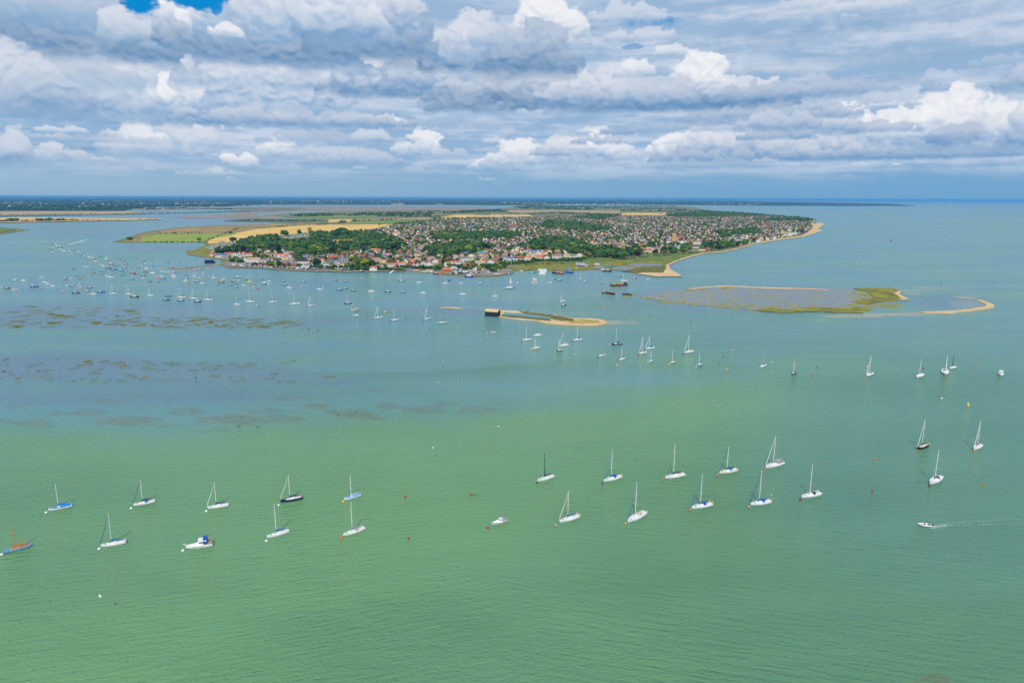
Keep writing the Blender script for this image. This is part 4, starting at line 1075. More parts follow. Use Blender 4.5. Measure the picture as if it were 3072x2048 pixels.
mooring_buoy(1463.8, 1583.8, 'red', 'bright red buoy off the bow of the grey canopied motorboat', group='mooring buoys', to=(1474, 1575))
m3 = motorboat('motor_cruiser', (3003, 1133), (3001.2, 1116), 'white motor cruiser with three aerials, seen bow on at the right edge', 'cruiser', under='antifouling_red', group=FL, Lset=10)
for q in (-1, 0, 1): MB().tube([(-1, q * .9, 1.9), (-1.1, q * 1.0, 4.8)], .04, paint('white'), 4).build('aerial', m3)
MB().box(-2.2, .8, -1.2, 1.2, 2.0, 2.35, glass, .95).build('windscreen', m3); MB().box(-2.4, .7, -1.25, 1.25, 2.353, 2.9, paint('white'), .8).build('flying_bridge', m3)

# inflatable with two people under way, and its wash
rib = motorboat('inflatable_boat', (2754, 1574), (2794.7, 1578.7), 'pale inflatable boat under way with two people aboard', 'rib', col='grey', top='white', group=None, cat='inflatable boat')
MB().box(-1.6, 1.2, -.55, .55, .30, .34, paint('light blue')).build('floor', rib)


def person(name, base, rz, shirt, trousers, label, sit=True):
    """one continuous skin grown on joints; seated"""
    J = [('pelvis', (0, 0, .45), .13), ('waist', (-.02, 0, .62), .125), ('chest', (-.02, 0, .86), .15), ('neck', (.0, 0, 1.06), .06), ('head', (.04, 0, 1.18), .085), ('crown', (.04, 0, 1.30), .075)]
    vs = [j[1] for j in J]; rad = [j[2] for j in J]; es = [(0, 1), (1, 2), (2, 3), (3, 4), (4, 5)]
    for s in (1, -1):
        b = len(vs); vs += [(-.02, s * .17, .97), (.06, s * .23, .74), (.28, s * .18, .62), (.36, s * .16, .62)]; rad += [.065, .048, .038, .036]; es += [(2, b), (b, b + 1), (b + 1, b + 2), (b + 2, b + 3)]
        b = len(vs); vs += [(.06, s * .10, .46), (.44, s * .14, .47), (.46, s * .13, .10), (.58, s * .13, .05)]; rad += [.10, .075, .05, .045]; es += [(0, b), (b, b + 1), (b + 1, b + 2), (b + 2, b + 3)]
    me = bpy.data.meshes.new(name); me.from_pydata(vs, es, []); me.materials.append(mat('skin_tone', lin(196, 150, 124), .6)); me.materials.append(paint(shirt, .8)); me.materials.append(paint(trousers, .8)); me.materials.append(mat('hair', (.03, .02, .015), .8))
    o = bpy.data.objects.new(name, me); COL.objects.link(o)
    sk = o.modifiers.new('skin', 'SKIN'); su = o.modifiers.new('sub', 'SUBSURF'); su.levels = su.render_levels = 1
    for i, r_ in enumerate(rad): me.skin_vertices[0].data[i].radius = (r_, r_)
    me.skin_vertices[0].data[0].use_root = True
    dg = bpy.context.evaluated_depsgraph_get(); e = o.evaluated_get(dg); nm = bpy.data.meshes.new_from_object(e); o.modifiers.clear(); o.data = nm
    for p in nm.polygons:
        c = p.center
        p.material_index = 3 if (c.z > 1.24 or (c.z > 1.12 and c.x < .0)) else 0 if (c.z > 1.04 or (c.x > .22 and c.z > .55)) else 1 if c.z > .54 else 2
        p.use_smooth = True
    o.location = base; o.rotation_euler = (0, 0, rz); tag(o, label, 'person')
    return o


cr, rzr, Lr = yacht_frame((2754, 1574), (2794.7, 1578.7))
def on(cx, rz, x, y, z): return (cx.x + x * math.cos(rz) - y * math.sin(rz), cx.y + x * math.sin(rz) + y * math.cos(rz), z)
person('person', on(cr, rzr, -.2, .1, .15), rzr, 'red', 'navy', 'person in red jacket seated amidships in the inflatable boat')
person('person', on(cr, rzr, -Lr * .36, -.1, .25), rzr, 'black', 'blue', 'person in dark jacket steering at the stern of the inflatable boat')
foam = mat('foam', lin(205, 215, 212), .8, rgb2=lin(120, 160, 138), scale=1.2, coord='World', thr=(.42, .6), detail=6)


def streak(pts, w, z=.03, seed=1, name='wake', m=None):
    """a broken line of foam patches along px points"""
    rs = random.Random(seed); mb = MB(); g = [P(a, b) for a, b in pts]
    n = len(g) - 1; tot = 46
    for i in range(tot):
        t = (i + rs.random()) / tot * n; k = min(int(t), n - 1); f = t - k
        p = g[k].lerp(g[k + 1], f); d = (g[k + 1] - g[k]).normalized(); q = Vector((-d.y, d.x, 0))
        fade = 1 - t / n * .6; L = (g[-1] - g[0]).length / tot * rs.uniform(.6, 1.8); W_ = w * rs.uniform(.25, 1) * fade
        c = p + q * rs.uniform(-.5, .5) * w
        r = [c + d * math.cos(a) * L * rs.uniform(.6, 1.1) + q * math.sin(a) * W_ * rs.uniform(.5, 1.1) for a in [2 * math.pi * j / 9 for j in range(9)]]
        mb.add([(v.x, v.y, z + .0015 * (i % 5)) for v in r], [tuple(range(9))], m or foam)
    o = mb.build(name); return tag(o, kind='stuff')


streak([(2798, 1578), (2830, 1571), (2865, 1567)], .28, seed=1); streak([(2865, 1567), (3060, 1556)], .16, seed=11); streak([(2850, 1575), (3050, 1569)], .12, seed=12); streak([(2798, 1580), (2860, 1574)], .7, seed=13)
streak([(2798, 1582), (2830, 1578), (2850, 1575)], .25, seed=2)
streak([(2790, 1584), (2820, 1583), (2860, 1573)], .18, seed=3)
streak([(260, 718.6), (240, 724), (222, 729), (203, 733.6)], 5, seed=4); streak([(259, 719), (240, 726.5), (215, 733), (203, 735)], 5, seed=5)
streak([(2462, 650), (2440, 650.5), (2425, 651)], 9, seed=6)
streak([(2060, 829.5), (2090, 829.8), (2120, 829)], 1.2, seed=7); streak([(2150, 1218), (2158, 1215)], .5, seed=8)

# free buoys
for (x, y, c, lab) in [
    (1412.6, 1484.5, 'red', 'red buoy trailing a dark rope in the open green water'), (1216, 1490, 'red', 'lone red buoy left of the one trailing a rope'), (1226, 1615, 'red', 'lone red buoy, lowest in the picture, right of the grey covered yacht'),
    (2474.5, 1387.6, 'orange', 'lone orange buoy right of the grey canopied yacht'), (2622.7, 1377, 'orange', 'lone orange buoy left of the dark hulled yacht'), (2617, 1472, 'red', 'lone red buoy left of the plain white yacht'), (2950, 1452.8, 'orange', 'lone orange buoy nearest the right edge'),
    (2824.7, 1196, 'white', 'small white buoy in open water at the right'),
    (2170, 1069, 'red', 'small red buoy, upper of two right of the middle moorings'), (2157.4, 1088.5, 'red', 'small red buoy, lower of two right of the middle moorings'), (2197, 1050.5, 'yellow', 'small yellow buoy, highest right of the middle moorings'), (2181, 1108.8, 'yellow', 'small yellow buoy, lowest right of the middle moorings'),
    (2315, 1087, 'yellow', 'small yellow buoy right of the tan masted yacht'), (2452, 1100.5, 'red', 'small red buoy between the dark little yacht and the white one'), (2437.6, 1124.5, 'orange', 'small orange buoy between the dark little yacht and the white one'), (2601, 1101, 'yellow', 'small yellow buoy behind the white yacht with grey hood'),
    (2770, 1105.5, 'red', 'small red buoy beside the bare white yacht at right'), (2925, 1101.8, 'orange', 'small orange buoy left of the motor cruiser at right edge'), (1726, 1064.5, 'yellow', 'small yellow buoy below the two yachts moored close together'), (1850.8, 1095.5, 'cream', 'small cream buoy below the red bottomed yacht'),
    (1290, 985, 'dark red', 'small dark red buoy left of the islet'), (1374, 986, 'yellow', 'small yellow buoy below the packing shed islet'), (1462, 998, 'yellow', 'small yellow buoy beside the open white boat'), (1103, 944.5, 'dark red', 'small dark red buoy between two moored yachts left of the islet'),
    (1217, 951.5, 'dark red', 'tiny dark red buoy right of the navy covered yacht'), (1895, 937.6, 'red', 'small red buoy above the islet tip'), (1949, 946.5, 'dark red', 'small dark red buoy right of the islet, upper'), (1808, 922, 'pink', 'small pink buoy above the islet'),
    (2073, 962, 'dark red', 'small dark red buoy far right of the islet'), (2673, 722, 'red', 'red buoy far out in the open sea')]:
    b = mooring_buoy(x, y, c, lab, r=.5 if y > 1300 else (.62 if y > 900 else 3), group='free mooring buoys')
    if 'trailing a dark' in lab:
        q = P(1435, 1480.5) - P(x, y); MB().tube([(0, 0, .05), (q.x * .5, q.y * .5, .04), (q.x, q.y, .04)], .09, paint('black'), 4).build('rope', b)
cone = MB().tube([(0, 0, -.2), (0, 0, .5), (0, 0, 1.3), (0, 0, 2.0)], [.7, .75, .4, .1], paint('yellow'), 10).build('marker_buoy', None, P(2904, 1216))
tag(cone, 'tall yellow conical marker buoy at the right', 'buoy')
for (x, y, yt, lab) in [(221.8, 1448, 1439, 'thin pale stake above the blue covered yacht'), (485.8, 1439, 1428, 'thin pale stake right of the second back row yacht'), (1370, 1320, 1304, 'thin pale stake in the empty green water'), (1043.5, 1330, 1313, 'thin pale stake above the pale blue covered yacht'),
                        (408, 858, 850, 'pale stake among the harbour moorings'), (2823, 852, 848, 'dark stake on the sunken bank at right')]:
    p = P(x, y); h = height_at(p, yt)
    s_ = MB().tube([(0, 0, -.5), (.1, 0, h)], .09 if y > 1000 else .35, paint('tan' if 'pale' in lab else 'black', .8), 6).build('stake', None, p); tag(s_, lab, 'stake', 'channel stakes')

# gulls on the wing
def gull(px, py, z, rz, label):
    p = P(px, py, z)
    k = MB(); k.loft([[(x, r * math.cos(a), r * math.sin(a)) for a in [2 * math.pi * j / 6 for j in range(6)]] for x, r in ((-.3, .02), (-.15, .07), (.05, .09), (.2, .06), (.3, .02))], paint('white', .7))
    for s in (1, -1): k.add([(.1, s * .05, .03), (.14, s * .45, .16), (-.02, s * .8, .10), (-.08, s * .45, .13), (-.1, s * .05, .02), (.0, s * .45, .11)], [(0, 1, 3, 4), (1, 2, 3), (0, 4, 5), (1, 0, 5), (3, 1, 5)], paint('white', .7))
    o = k.build('gull', None, p, rz); o.scale = (1.5,) * 3; tag(o, label, 'gull', 'gulls')


for g in [((300, 1788), 'white gull low over the water at lower left'), ((1298, 1343), 'white gull over the green water right of the first weed beds'), ((1328, 1082), 'upper of the white gulls near the dark current line'), ((1314, 1147), 'white gull below the dark current line'), ((1496, 1279), 'white gull over the middle of the green water')]:
    gull(g[0][0], g[0][1], 6, rng.uniform(0, 6), g[1])

# ---------------------------------------------------------------- the middle rows
mid = [
    ((1567.6, 1021.5), (1593.3, 1017.9), 977, dict(boom='navy', jib='grey'), 'white yacht with navy boom, below the left end of the islet', 'red'),
    ((1596, 1047), (1617.9, 1043), 1014, dict(boom=None, col='cream', under='antifouling_brown'), 'small cream yacht with bare boom, below the islet', 'yellow'),
    ((1677.7, 1038.5), (1704.5, 1036), 997.5, dict(boom='white', jib='white', mastc='tan', under='antifouling_brown'), 'white yacht with tan mast and white boom cover', None),
    ((1668.7, 1054.6), (1686, 1051.7), 1016, dict(col='navy', boom=None, under='antifouling_black'), 'small navy hulled yacht in front of the tan masted one', 'yellow'),
    ((1720, 1021.5), (1745.8, 1018.4), 979, dict(boom='blue', hood='blue', jib='light blue'), 'white yacht with blue sprayhood just below the islet sand', 'red'),
    ((1796.3, 1069.5), (1814, 1065), 1029, dict(boom=None, hood='blue', mastc='tan'), 'small white yacht with blue hood and thin tan mast', 'brown'),
    ((1833.8, 1034.8), (1864.9, 1032), 983.4, dict(col='black', stripe=None, boom='navy', jib='teal', hood='navy', radar=True, under='antifouling_black'), 'large black hulled yacht with white radar dome', 'pink'),
    ((1857.8, 1080.8), (1872.8, 1075.7), 1039, dict(boom='navy', under='antifouling_red'), 'small white yacht with red bottom', None),
    ((1917.7, 1062), (1938, 1057.4), 1008.6, dict(jib='white', hood='dark grey', boom=None), 'white yacht with white jib and dark hood, nearer of a close pair', 'red'),
    ((1936.9, 1047), (1962, 1044), 1005, dict(jib='white', hood='blue', boom='blue', buoys=((1, 'yellow'),)), 'white yacht with blue hood and yellow lifebuoy, farther of a close pair', 'red'),
    ((1946, 1086), (1960, 1080.5), 1049, dict(cover='light blue', boom='blue'), 'small white yacht with light blue cover', 'yellow'),
    ((2010, 1091), (2024.4, 1086), 1050, dict(boom='blue', under='antifouling_blue', stripe='navy'), 'small yacht with dark blue lower hull', 'yellow'),
    ((2053, 1059), (2079.5, 1054.6), 1003, dict(jib='white', hood='tan', boom=None), 'tall white yacht with thick white jib and tan hood', 'red'),
    ((2090.7, 1098), (2105.7, 1092.7), 1056, dict(col='light blue', boom='blue', deck='white'), 'small light blue hulled yacht', 'cream'),
    ((2281, 1102.6), (2296, 1096), 1046.8, dict(mastc='tan', boom='bright blue', hood='bright blue', under='antifouling_red'), 'white yacht with tan mast and bright blue cover', None),
    ((2374.8, 1125), (2387, 1119), 1081, dict(col='navy', boom='navy', hood='navy', under='antifouling_red'), 'little dark yacht with navy covers alone in the middle right', None),
    ((2599, 1129), (2616.6, 1121), 1067.4, dict(jib='white', hood='dark grey', boom=None), 'white yacht with thick white jib and grey hood, right of centre', None),
    ((2748.8, 1133.6), (2768, 1125), 1077.8, dict(boom=None), 'bare white yacht without covers, left of the bow on yacht', None),
    ((2836.4, 1127), (2834, 1112), 1063, dict(jib='white', hood='navy', boom='navy', under='antifouling_red'), 'white yacht with red bottom seen bow on', None),
    ((2848.8, 1106.7), (2865.8, 1101.8), 1064.6, dict(mastc='black', boom=None), 'white yacht with dark mast behind the bow on yacht', None),
    ((1273, 958.6), (1291.4, 955), 920, dict(jib='white', boom='bright blue', hood='bright blue'), 'white yacht with bright blue covers left of the packing shed', 'dark red'),
    ((1310, 971), (1340, 967), 935, dict(col='light green', boom='maroon', mastc='tan', jib=None, deck='white', cat='sailing boat'), 'pale green smack with tan mast left of the packing shed', None),
    ((1679, 905.4), (1695, 903), 882, dict(jib='white', boom=None), 'white yacht, upper of two alone above the islet', None),
    ((1123.6, 955), (1147, 952), 917.5, dict(boom=None, hood='dark grey', jib='white'), 'white yacht with dark hood, left of the navy covered pair', None),
    ((1173, 962), (1195, 958.6), 923, dict(boom='navy', hood=None), 'white yacht with navy boom, left of the small sand bar', 'dark red'),
    ((1032, 912), (1055, 909), 880, dict(col='navy', boom=None, mastc='alloy', flag='navy', under='antifouling_black'), 'dark hulled yacht with flag and tiny turquoise tender', None),
    ((1053, 933.6), (1076, 928), 891.6, dict(ketch=True, mastc='wood', cabin='tan', boom='white', flag='red', jib='light green', under='antifouling_brown'), 'ketch with two wooden masts and red ensign', None),
    ((1056, 949.6), (1076, 947), 933.6, dict(cover='white', boom=None, mastc='teal', stripe='blue'), 'small covered blue and white sailing boat below the ketch', None),
    ((806, 907.7), (830.7, 905), 869, dict(boom='navy'), 'white yacht with navy boom above the end of the marsh strips', None),
    ((870, 913), (899, 911), 876, dict(boom=None, hood='blue', jib='grey'), 'white yacht with blue cover over its stern', None),
    ((923, 919), (943, 915.7), 887, dict(boom=None, hood='navy', jib='white'), 'white yacht with navy hood, right of the blue sterned one', 'dark red'),
    ((949, 868), (968, 867.5), 845, dict(boom='navy'), 'white yacht with navy boom in front of the shore row', None),
    ((1476, 889.5), (1492, 889), 869, dict(boom=None), 'bare white yacht above the islet', None),
]
for (b, s_, ty, o, lab, bc) in mid:
    yacht('sailing_yacht', b, s_, (0, ty), lab, detail=1, group='yachts in the middle rows', **{k: v for k, v in o.items() if k != 'cat'})
    if bc:
        x, y = b[0] - 2.5, b[1] + 1.8
        mooring_buoy(x, y, bc, f'{bc} buoy off bow of ' + ' '.join(lab.split(',')[0].split()[:10]), r=.6, group='mooring buoys')
motorboat('motorboat', (1600.4, 1008), (1625.8, 1005.7), 'white motorboat with grey top below the islet', 'cruiser', canopy='grey')
motorboat('dinghy', (1471, 997), (1486, 996), 'open white boat with a few things aboard, below the packing shed', 'dinghy', canopy=None, top='grey', cat='dinghy')
motorboat('motorboat', (1151.4, 937), (1163, 935), 'small tan launch with white cabin between two yachts', 'launch', col='tan')
motorboat('dinghy', (1033, 912.8), (1038, 912), 'tiny turquoise tender at the bow of the dark hulled yacht', 'dinghy', col='turquoise', top='turquoise', cat='dinghy')
motorboat('motorboat', (1682.6, 917), (1698, 916), 'black hulled boat with white top, lower of two alone above the islet', 'launch', col='black')

# ---------------------------------------------------------------- the crowded harbour
NUM = ['first', 'second', 'third', 'fourth', 'fifth', 'sixth', 'seventh', 'eighth', 'ninth', 'tenth', 'eleventh', 'twelfth', 'thirteenth', 'fourteenth', 'fifteenth', 'sixteenth', 'seventeenth', 'eighteenth', 'nineteenth', 'twentieth']
PEND = {}


def later(o, look, zone, x):
    PEND.setdefault((look, zone), []).append((x, o))


def settle():
    for (look, zone), l in PEND.items():
        l.sort(key=lambda t: t[0]); n = len(l)
        for i, (x, o) in enumerate(l):
            if n == 1: o['label'] = f'{look} {zone}'
            elif n == 2: o['label'] = f'{look} {zone}, ' + ('left' if i == 0 else 'right') + ' of two'
            else:
                od = 'leftmost' if i == 0 else 'rightmost' if i == n - 1 else (NUM[i] + ' from left' if i < 20 and i <= n / 2 else NUM[n - 1 - i] + ' from right' if n - 1 - i < 20 else f'number {i + 1} from left')
                o['label'] = f'{look} {zone}, {od}'
    PEND.clear()


def zone_of(x, y):
    if x < 260 and y < 790: return 'in the far left cluster'
    if x < 130: return 'near the left edge'
    if x < 420 and y < 800: return 'left of the pontoon'
    if x < 420: return 'left of the pontoon, nearer rows'
    if y < 806 and x < 700: return 'behind the pontoon'
    if x < 640 and y < 850: return 'in front of the pontoon'
    if x < 640: return 'above the marsh strips'
    if x < 900: return 'off the boatyard shore'
    if x < 1230: return 'off the middle shore'
    if x < 1560: return 'off the crowded quay'
    return 'off the houseboats'


def ZA(x, y): return x * .17857, 700 + y * .17857
def ZB(x, y): return 400 + x * .17857, 740 + y * .17857
harbour = []
def hb(z, rows):
    for r_ in rows: harbour.append((z, *r_))
# x1, x2, y, kind (y yacht / c cruiser / l launch / d dinghy / f fishing), hull, second colour, mast top
hb(ZA, [
    (735, 795, 155, 'y', 'white', None, 100), (785, 840, 168, 'c', 'white', None), (820, 885, 188, 'l', 'red', None), (925, 990, 205, 'y', 'white', None, 140), (990, 1057, 210, 'c', 'white', None), (935, 995, 222, 'c', 'cream', None), (800, 843, 228, 'l', 'white', None), (868, 918, 245, 'c', 'white', None),
    (800, 848, 262, 'l', 'grey', None), (832, 890, 272, 'l', 'navy', None), (960, 1058, 245, 'c', 'maroon', 'white'), (975, 1045, 268, 'c', 'white', None), (855, 912, 320, 'l', 'yellow', None), (920, 965, 298, 'c', 'white', None), (1040, 1118, 295, 'y', 'white', None, 215), (1130, 1185, 268, 'c', 'white', None),
    (1200, 1250, 280, 'c', 'navy', 'white'), (1140, 1202, 302, 'c', 'white', None), (1179, 1235, 345, 'l', 'white', None), (1293, 1345, 312, 'c', 'white', None), (1175, 1215, 213, 'd', 'grey', None), (1760, 1797, 222, 'd', 'white', 'white'), (1325, 1378, 368, 'c', 'navy', 'white'), (1390, 1440, 388, 'l', 'white', None),
    (1455, 1503, 358, 'l', 'white', None), (1465, 1530, 400, 'c', 'white', None), (1520, 1590, 412, 'y', 'cream', None, 340), (1545, 1615, 448, 'f', 'red', 'navy'), (1570, 1650, 468, 'c', 'white', None), (1650, 1690, 388, 'd', 'black', None), (1685, 1725, 390, 'd', 'teal', None), (1765, 1822, 412, 'y', 'cream', None, 340),
    (1745, 1800, 435, 'c', 'white', None), (1805, 1885, 462, 'f', 'red', 'white'), (1840, 1895, 482, 'l', 'white', None), (1890, 1948, 498, 'l', 'grey', None), (1830, 1905, 525, 'c', 'red', 'white'), (1920, 1985, 542, 'c', 'navy', 'white'), (1980, 2040, 425, 'l', 'black', None), (2040, 2105, 455, 'c', 'black', 'white'),
    (2080, 2145, 500, 'l', 'green', None), (2085, 2150, 525, 'c', 'red', 'white'), (2050, 2135, 588, 'c', 'black', 'white'), (1645, 1720, 528, 'l', 'cream', None), (1690, 1770, 548, 'c', 'white', None), (1767, 1865, 588, 'f', 'black', 'white'), (1855, 1970, 610, 'f', 'blue', 'blue'), (1980, 2080, 630, 'f', 'teal', 'white'),
    (1400, 1445, 560, 'c', 'white', None), (1445, 1505, 575, 'c', 'white', None), (1210, 1268, 602, 'd', 'navy', 'navy'), (1520, 1575, 605, 'l', 'black', None), (1645, 1770, 642, 'd', 'teal', 'teal'), (1540, 1603, 663, 'l', 'dark red', None), (1655, 1725, 685, 'l', 'red', None), (1800, 1920, 738, 'y', 'white', 'navy', 620),
    (1760, 1830, 712, 'l', 'white', None), (1885, 1958, 675, 'd', 'tan', None), (2025, 2088, 702, 'l', 'black', None), (2080, 2145, 650, 'l', 'teal', None), (2180, 2275, 670, 'f', 'red', 'white'), (2260, 2325, 685, 'l', 'navy', None), (2205, 2250, 730, 'l', 'white', None), (2178, 2252, 775, 'l', 'dark grey', None),
    (1480, 1538, 712, 'l', 'pink', None), (1325, 1412, 732, 'd', 'brown', 'tan'), (1065, 1140, 742, 'l', 'tan', None), (1035, 1125, 778, 'l', 'dark red', None), (1165, 1227, 755, 'l', 'white', None), (1310, 1368, 768, 'd', 'teal', None), (1255, 1320, 708, 'l', 'black', None), (893, 958, 712, 'd', 'grey', None),
    (650, 738, 742, 'l', 'white', None), (215, 298, 778, 'l', 'white', None), (343, 450, 798, 'c', 'white', None), (705, 820, 825, 'y', 'white', 'blue', 700), (765, 862, 855, 'l', 'white', None), (845, 927, 892, 'y', 'white', None, 850), (500, 645, 900, 'f', 'blue', 'yellow'), (65, 165, 925, 'c', 'navy', 'white'),
    (203, 313, 945, 'c', 'white', 'orange'), (0, 60, 900, 'c', 'white', None), (1088, 1165, 880, 'l', 'white', None), (1170, 1258, 888, 'c', 'blue', 'white'), (1312, 1388, 910, 'y', 'yellow', None, 825), (1465, 1555, 915, 'c', 'navy', 'white'), (1420, 1515, 962, 'l', 'tan', None), (1200, 1342, 1005, 'y', 'black', 'navy', 820),
    (1508, 1622, 1025, 'y', 'cream', 'grey', 930), (1628, 1765, 990, 'f', 'blue', 'blue'), (1845, 1958, 1012, 'y', 'white', 'navy', 865), (2110, 2238, 1020, 'y', 'white', 'navy', 865), (2180, 2330, 1070, 'c', 'black', 'white'), (1015, 1094, 970, 'l', 'pink', None), (630, 690, 935, 'd', 'tan', None)])
hb(ZB, [
    (230, 340, 820, 'y', 'white', 'grey', 695), (490, 610, 895, 'l', 'navy', None), (525, 650, 835, 'd', 'blue', 'blue'), (730, 885, 855, 'y', 'cream', 'navy', 690), (730, 862, 908, 'c', 'blue', 'white'), (955, 1080, 870, 'y', 'white', 'blue', 700), (1015, 1143, 925, 'c', 'navy', 'white'), (1183, 1335, 893, 'y', 'white', 'blue', 705),
    (1685, 1795, 975, 'y', 'white', None, 835), (1885, 2040, 925, 'y', 'white', 'navy', 720), (2033, 2135, 1000, 'l', 'grey', None), (235, 312, 583, 'l', 'black', None), (378, 445, 590, 'l', 'red', None), (375, 450, 525, 'f', 'orange', 'white'), (450, 550, 540, 'f', 'teal', 'white'), (435, 500, 500, 'c', 'white', None),
    (125, 210, 487, 'y', 'black', None, 380), (138, 215, 522, 'l', 'cream', None), (170, 245, 425, 'c', 'black', 'white'), (275, 375, 445, 'c', 'white', None), (183, 258, 370, 'c', 'white', None), (45, 115, 352, 'l', 'blue', None), (595, 697, 358, 'f', 'red', 'white'), (900, 997, 350, 'f', 'blue', 'white'), (315, 370, 332, 'd', 'teal', 'teal'),
    (455, 515, 355, 'd', 'yellow', 'yellow'), (275, 325, 240, 'l', 'grey', None), (300, 350, 215, 'd', 'grey', None), (558, 600, 275, 'd', 'brown', None), (582, 620, 255, 'd', 'black', None), (770, 810, 255, 'l', 'green', None), (830, 860, 285, 'd', 'white', None), (1022, 1068, 208, 'd', 'brown', None), (140, 190, 245, 'l', 'navy', None), (105, 150, 210, 'y', 'tan', None, 140), (180, 235, 285, 'l', 'white', None), (110, 160, 320, 'l', 'cream', None),
    (625, 700, 480, 'c', 'white', None), (691, 750, 480, 'c', 'grey', None), (640, 740, 512, 'c', 'white', None), (860, 920, 480, 'l', 'black', None), (850, 930, 537, 'l', 'dark grey', None), (850, 928, 559, 'l', 'white', None), (840, 908, 585, 'd', 'cream', 'cream'), (897, 957, 627, 'l', 'red', None), (993, 1045, 455, 'l', 'white', None),
    (1045, 1090, 438, 'l', 'white', None), (1158, 1187, 450, 'd', 'white', 'white'), (995, 1062, 503, 'c', 'white', None), (1060, 1140, 525, 'd', 'yellow', 'yellow'), (980, 1040, 568, 'd', 'white', None), (1040, 1128, 589, 'l', 'maroon', None), (1108, 1203, 612, 'l', 'white', 'blue'), (1248, 1300, 512, 'l', 'grey', None), (1323, 1378, 490, 'l', 'pink', None),
    (1303, 1390, 525, 'l', 'white', None), (1477, 1560, 554, 'l', 'white', None), (1415, 1482, 575, 'd', 'tan', 'tan'), (1430, 1530, 600, 'l', 'black', None), (1368, 1440, 630, 'l', 'grey', None), (1645, 1730, 585, 'y', 'black', None, 530), (1675, 1742, 525, 'l', 'dark grey', None), (1720, 1785, 500, 'd', 'white', 'white'), (1765, 1830, 520, 'l', 'teal', None),
    (1735, 1797, 568, 'd', 'white', 'white'), (1865, 1925, 555, 'l', 'black', None), (1893, 1995, 597, 'y', 'yellow', None, 470), (1680, 1757, 620, 'c', 'blue', 'white'), (1600, 1660, 652, 'l', 'navy', None), (1818, 1893, 652, 'l', 'white', None), (1705, 1767, 688, 'l', 'green', None), (1965, 2035, 640, 'l', 'green', None), (1990, 2040, 659, 'l', 'white', None),
    (2065, 2125, 712, 'd', 'red', 'red'), (2122, 2192, 548, 'l', 'dark grey', None), (2165, 2245, 607, 'c', 'white', None), (2160, 2240, 633, 'l', 'black', None), (2250, 2320, 583, 'l', 'white', None), (2245, 2300, 628, 'l', 'white', None)])
def ID(x, y): return x, y
hb(ID, [
    (848, 861, 856, 'c', 'black', 'white'), (859.5, 877, 864, 'f', 'white', 'orange'), (899, 911, 860, 'l', 'pink', None), (964, 977, 863, 'l', 'light blue', 'blue'), (1009.5, 1028, 871, 'f', 'blue', 'white'), (1029, 1043, 866, 'l', 'navy', None), (1053, 1066, 872.5, 'c', 'black', 'white'), (1104, 1123.6, 874.8, 'c', 'white', None), (1153.6, 1173, 876, 'c', 'black', 'white'),
    (1203, 1216, 878, 'l', 'black', None), (843.4, 856.6, 844.6, 'l', 'navy', 'navy'), (905, 918, 845.8, 'l', 'teal', None), (939, 948.6, 836, 'd', 'grey', None), (1002.7, 1013, 841.6, 'l', 'navy', None), (1031, 1042, 844.6, 'c', 'black', 'white'), (1076.8, 1090.7, 834, 'd', 'pink', 'pink'), (1193.4, 1216, 844, 'y', 'teal', 'tan', 820.7), (1159, 1166, 849, 'd', 'tan', 'tan'),
    (1250, 1264, 848, 'c', 'white', None), (1260, 1277, 879, 'c', 'white', None), (1378.6, 1397, 883.5, 'c', 'white', None), (1327.5, 1344.6, 850, 'y', 'white', None, 827), (1335, 1349, 844.5, 'l', 'navy', None), (1341, 1354.8, 840.6, 'd', 'blue', 'blue'), (1377, 1389, 849, 'l', 'cream', None), (1432, 1448, 850, 'c', 'teal', 'white'), (1547, 1561, 850, 'l', 'light blue', 'blue'),
    (1594, 1612, 849, 'c', 'white', 'tan'), (1597, 1611, 842, 'c', 'white', 'white'), (1596, 1610, 837, 'y', 'white', None, 822), (1641.8, 1657, 848, 'y', 'white', 'maroon', 827), (1654, 1666.6, 838.5, 'l', 'blue', None), (1672, 1684, 842, 'y', 'navy', None, 823), (1520, 1536, 823.8, 'f', 'blue', 'white'), (1736, 1748, 839.6, 'y', 'orange', None, 821), (1748.5, 1761, 844, 'l', 'light blue', None),
    (1732, 1740, 828, 'd', 'teal', 'teal'), (1800.6, 1808, 851, 'l', 'navy', 'white'), (1817, 1824, 846, 'l', 'orange', None), (1851.5, 1864, 831, 'l', 'black', None), (1861.7, 1882.5, 843, 'y', 'white', 'red', 820), (1896, 1909, 835.7, 'l', 'red', None), (1940, 1947.6, 836, 'd', 'white', 'white'), (1990, 1997.5, 844, 'd', 'grey', None),
    (1554, 1573, 815.5, 'c', 'grey', 'white'), (1585.6, 1603.5, 819, 'c', 'teal', 'white'), (1604, 1615, 817, 'c', 'navy', 'white'), (1724, 1733.6, 806, 'c', 'black', 'white')])
KN = {'y': ('sailing_yacht', 'yacht', 'sailing boat'), 'c': ('cabin_cruiser', 'cabin boat', 'motorboat'), 'l': ('open_launch', 'launch', 'motorboat'), 'd': ('dinghy', 'dinghy', 'dinghy'), 'f': ('fishing_boat', 'fishing boat', 'fishing boat')}
HG = 'boats on the harbour moorings'
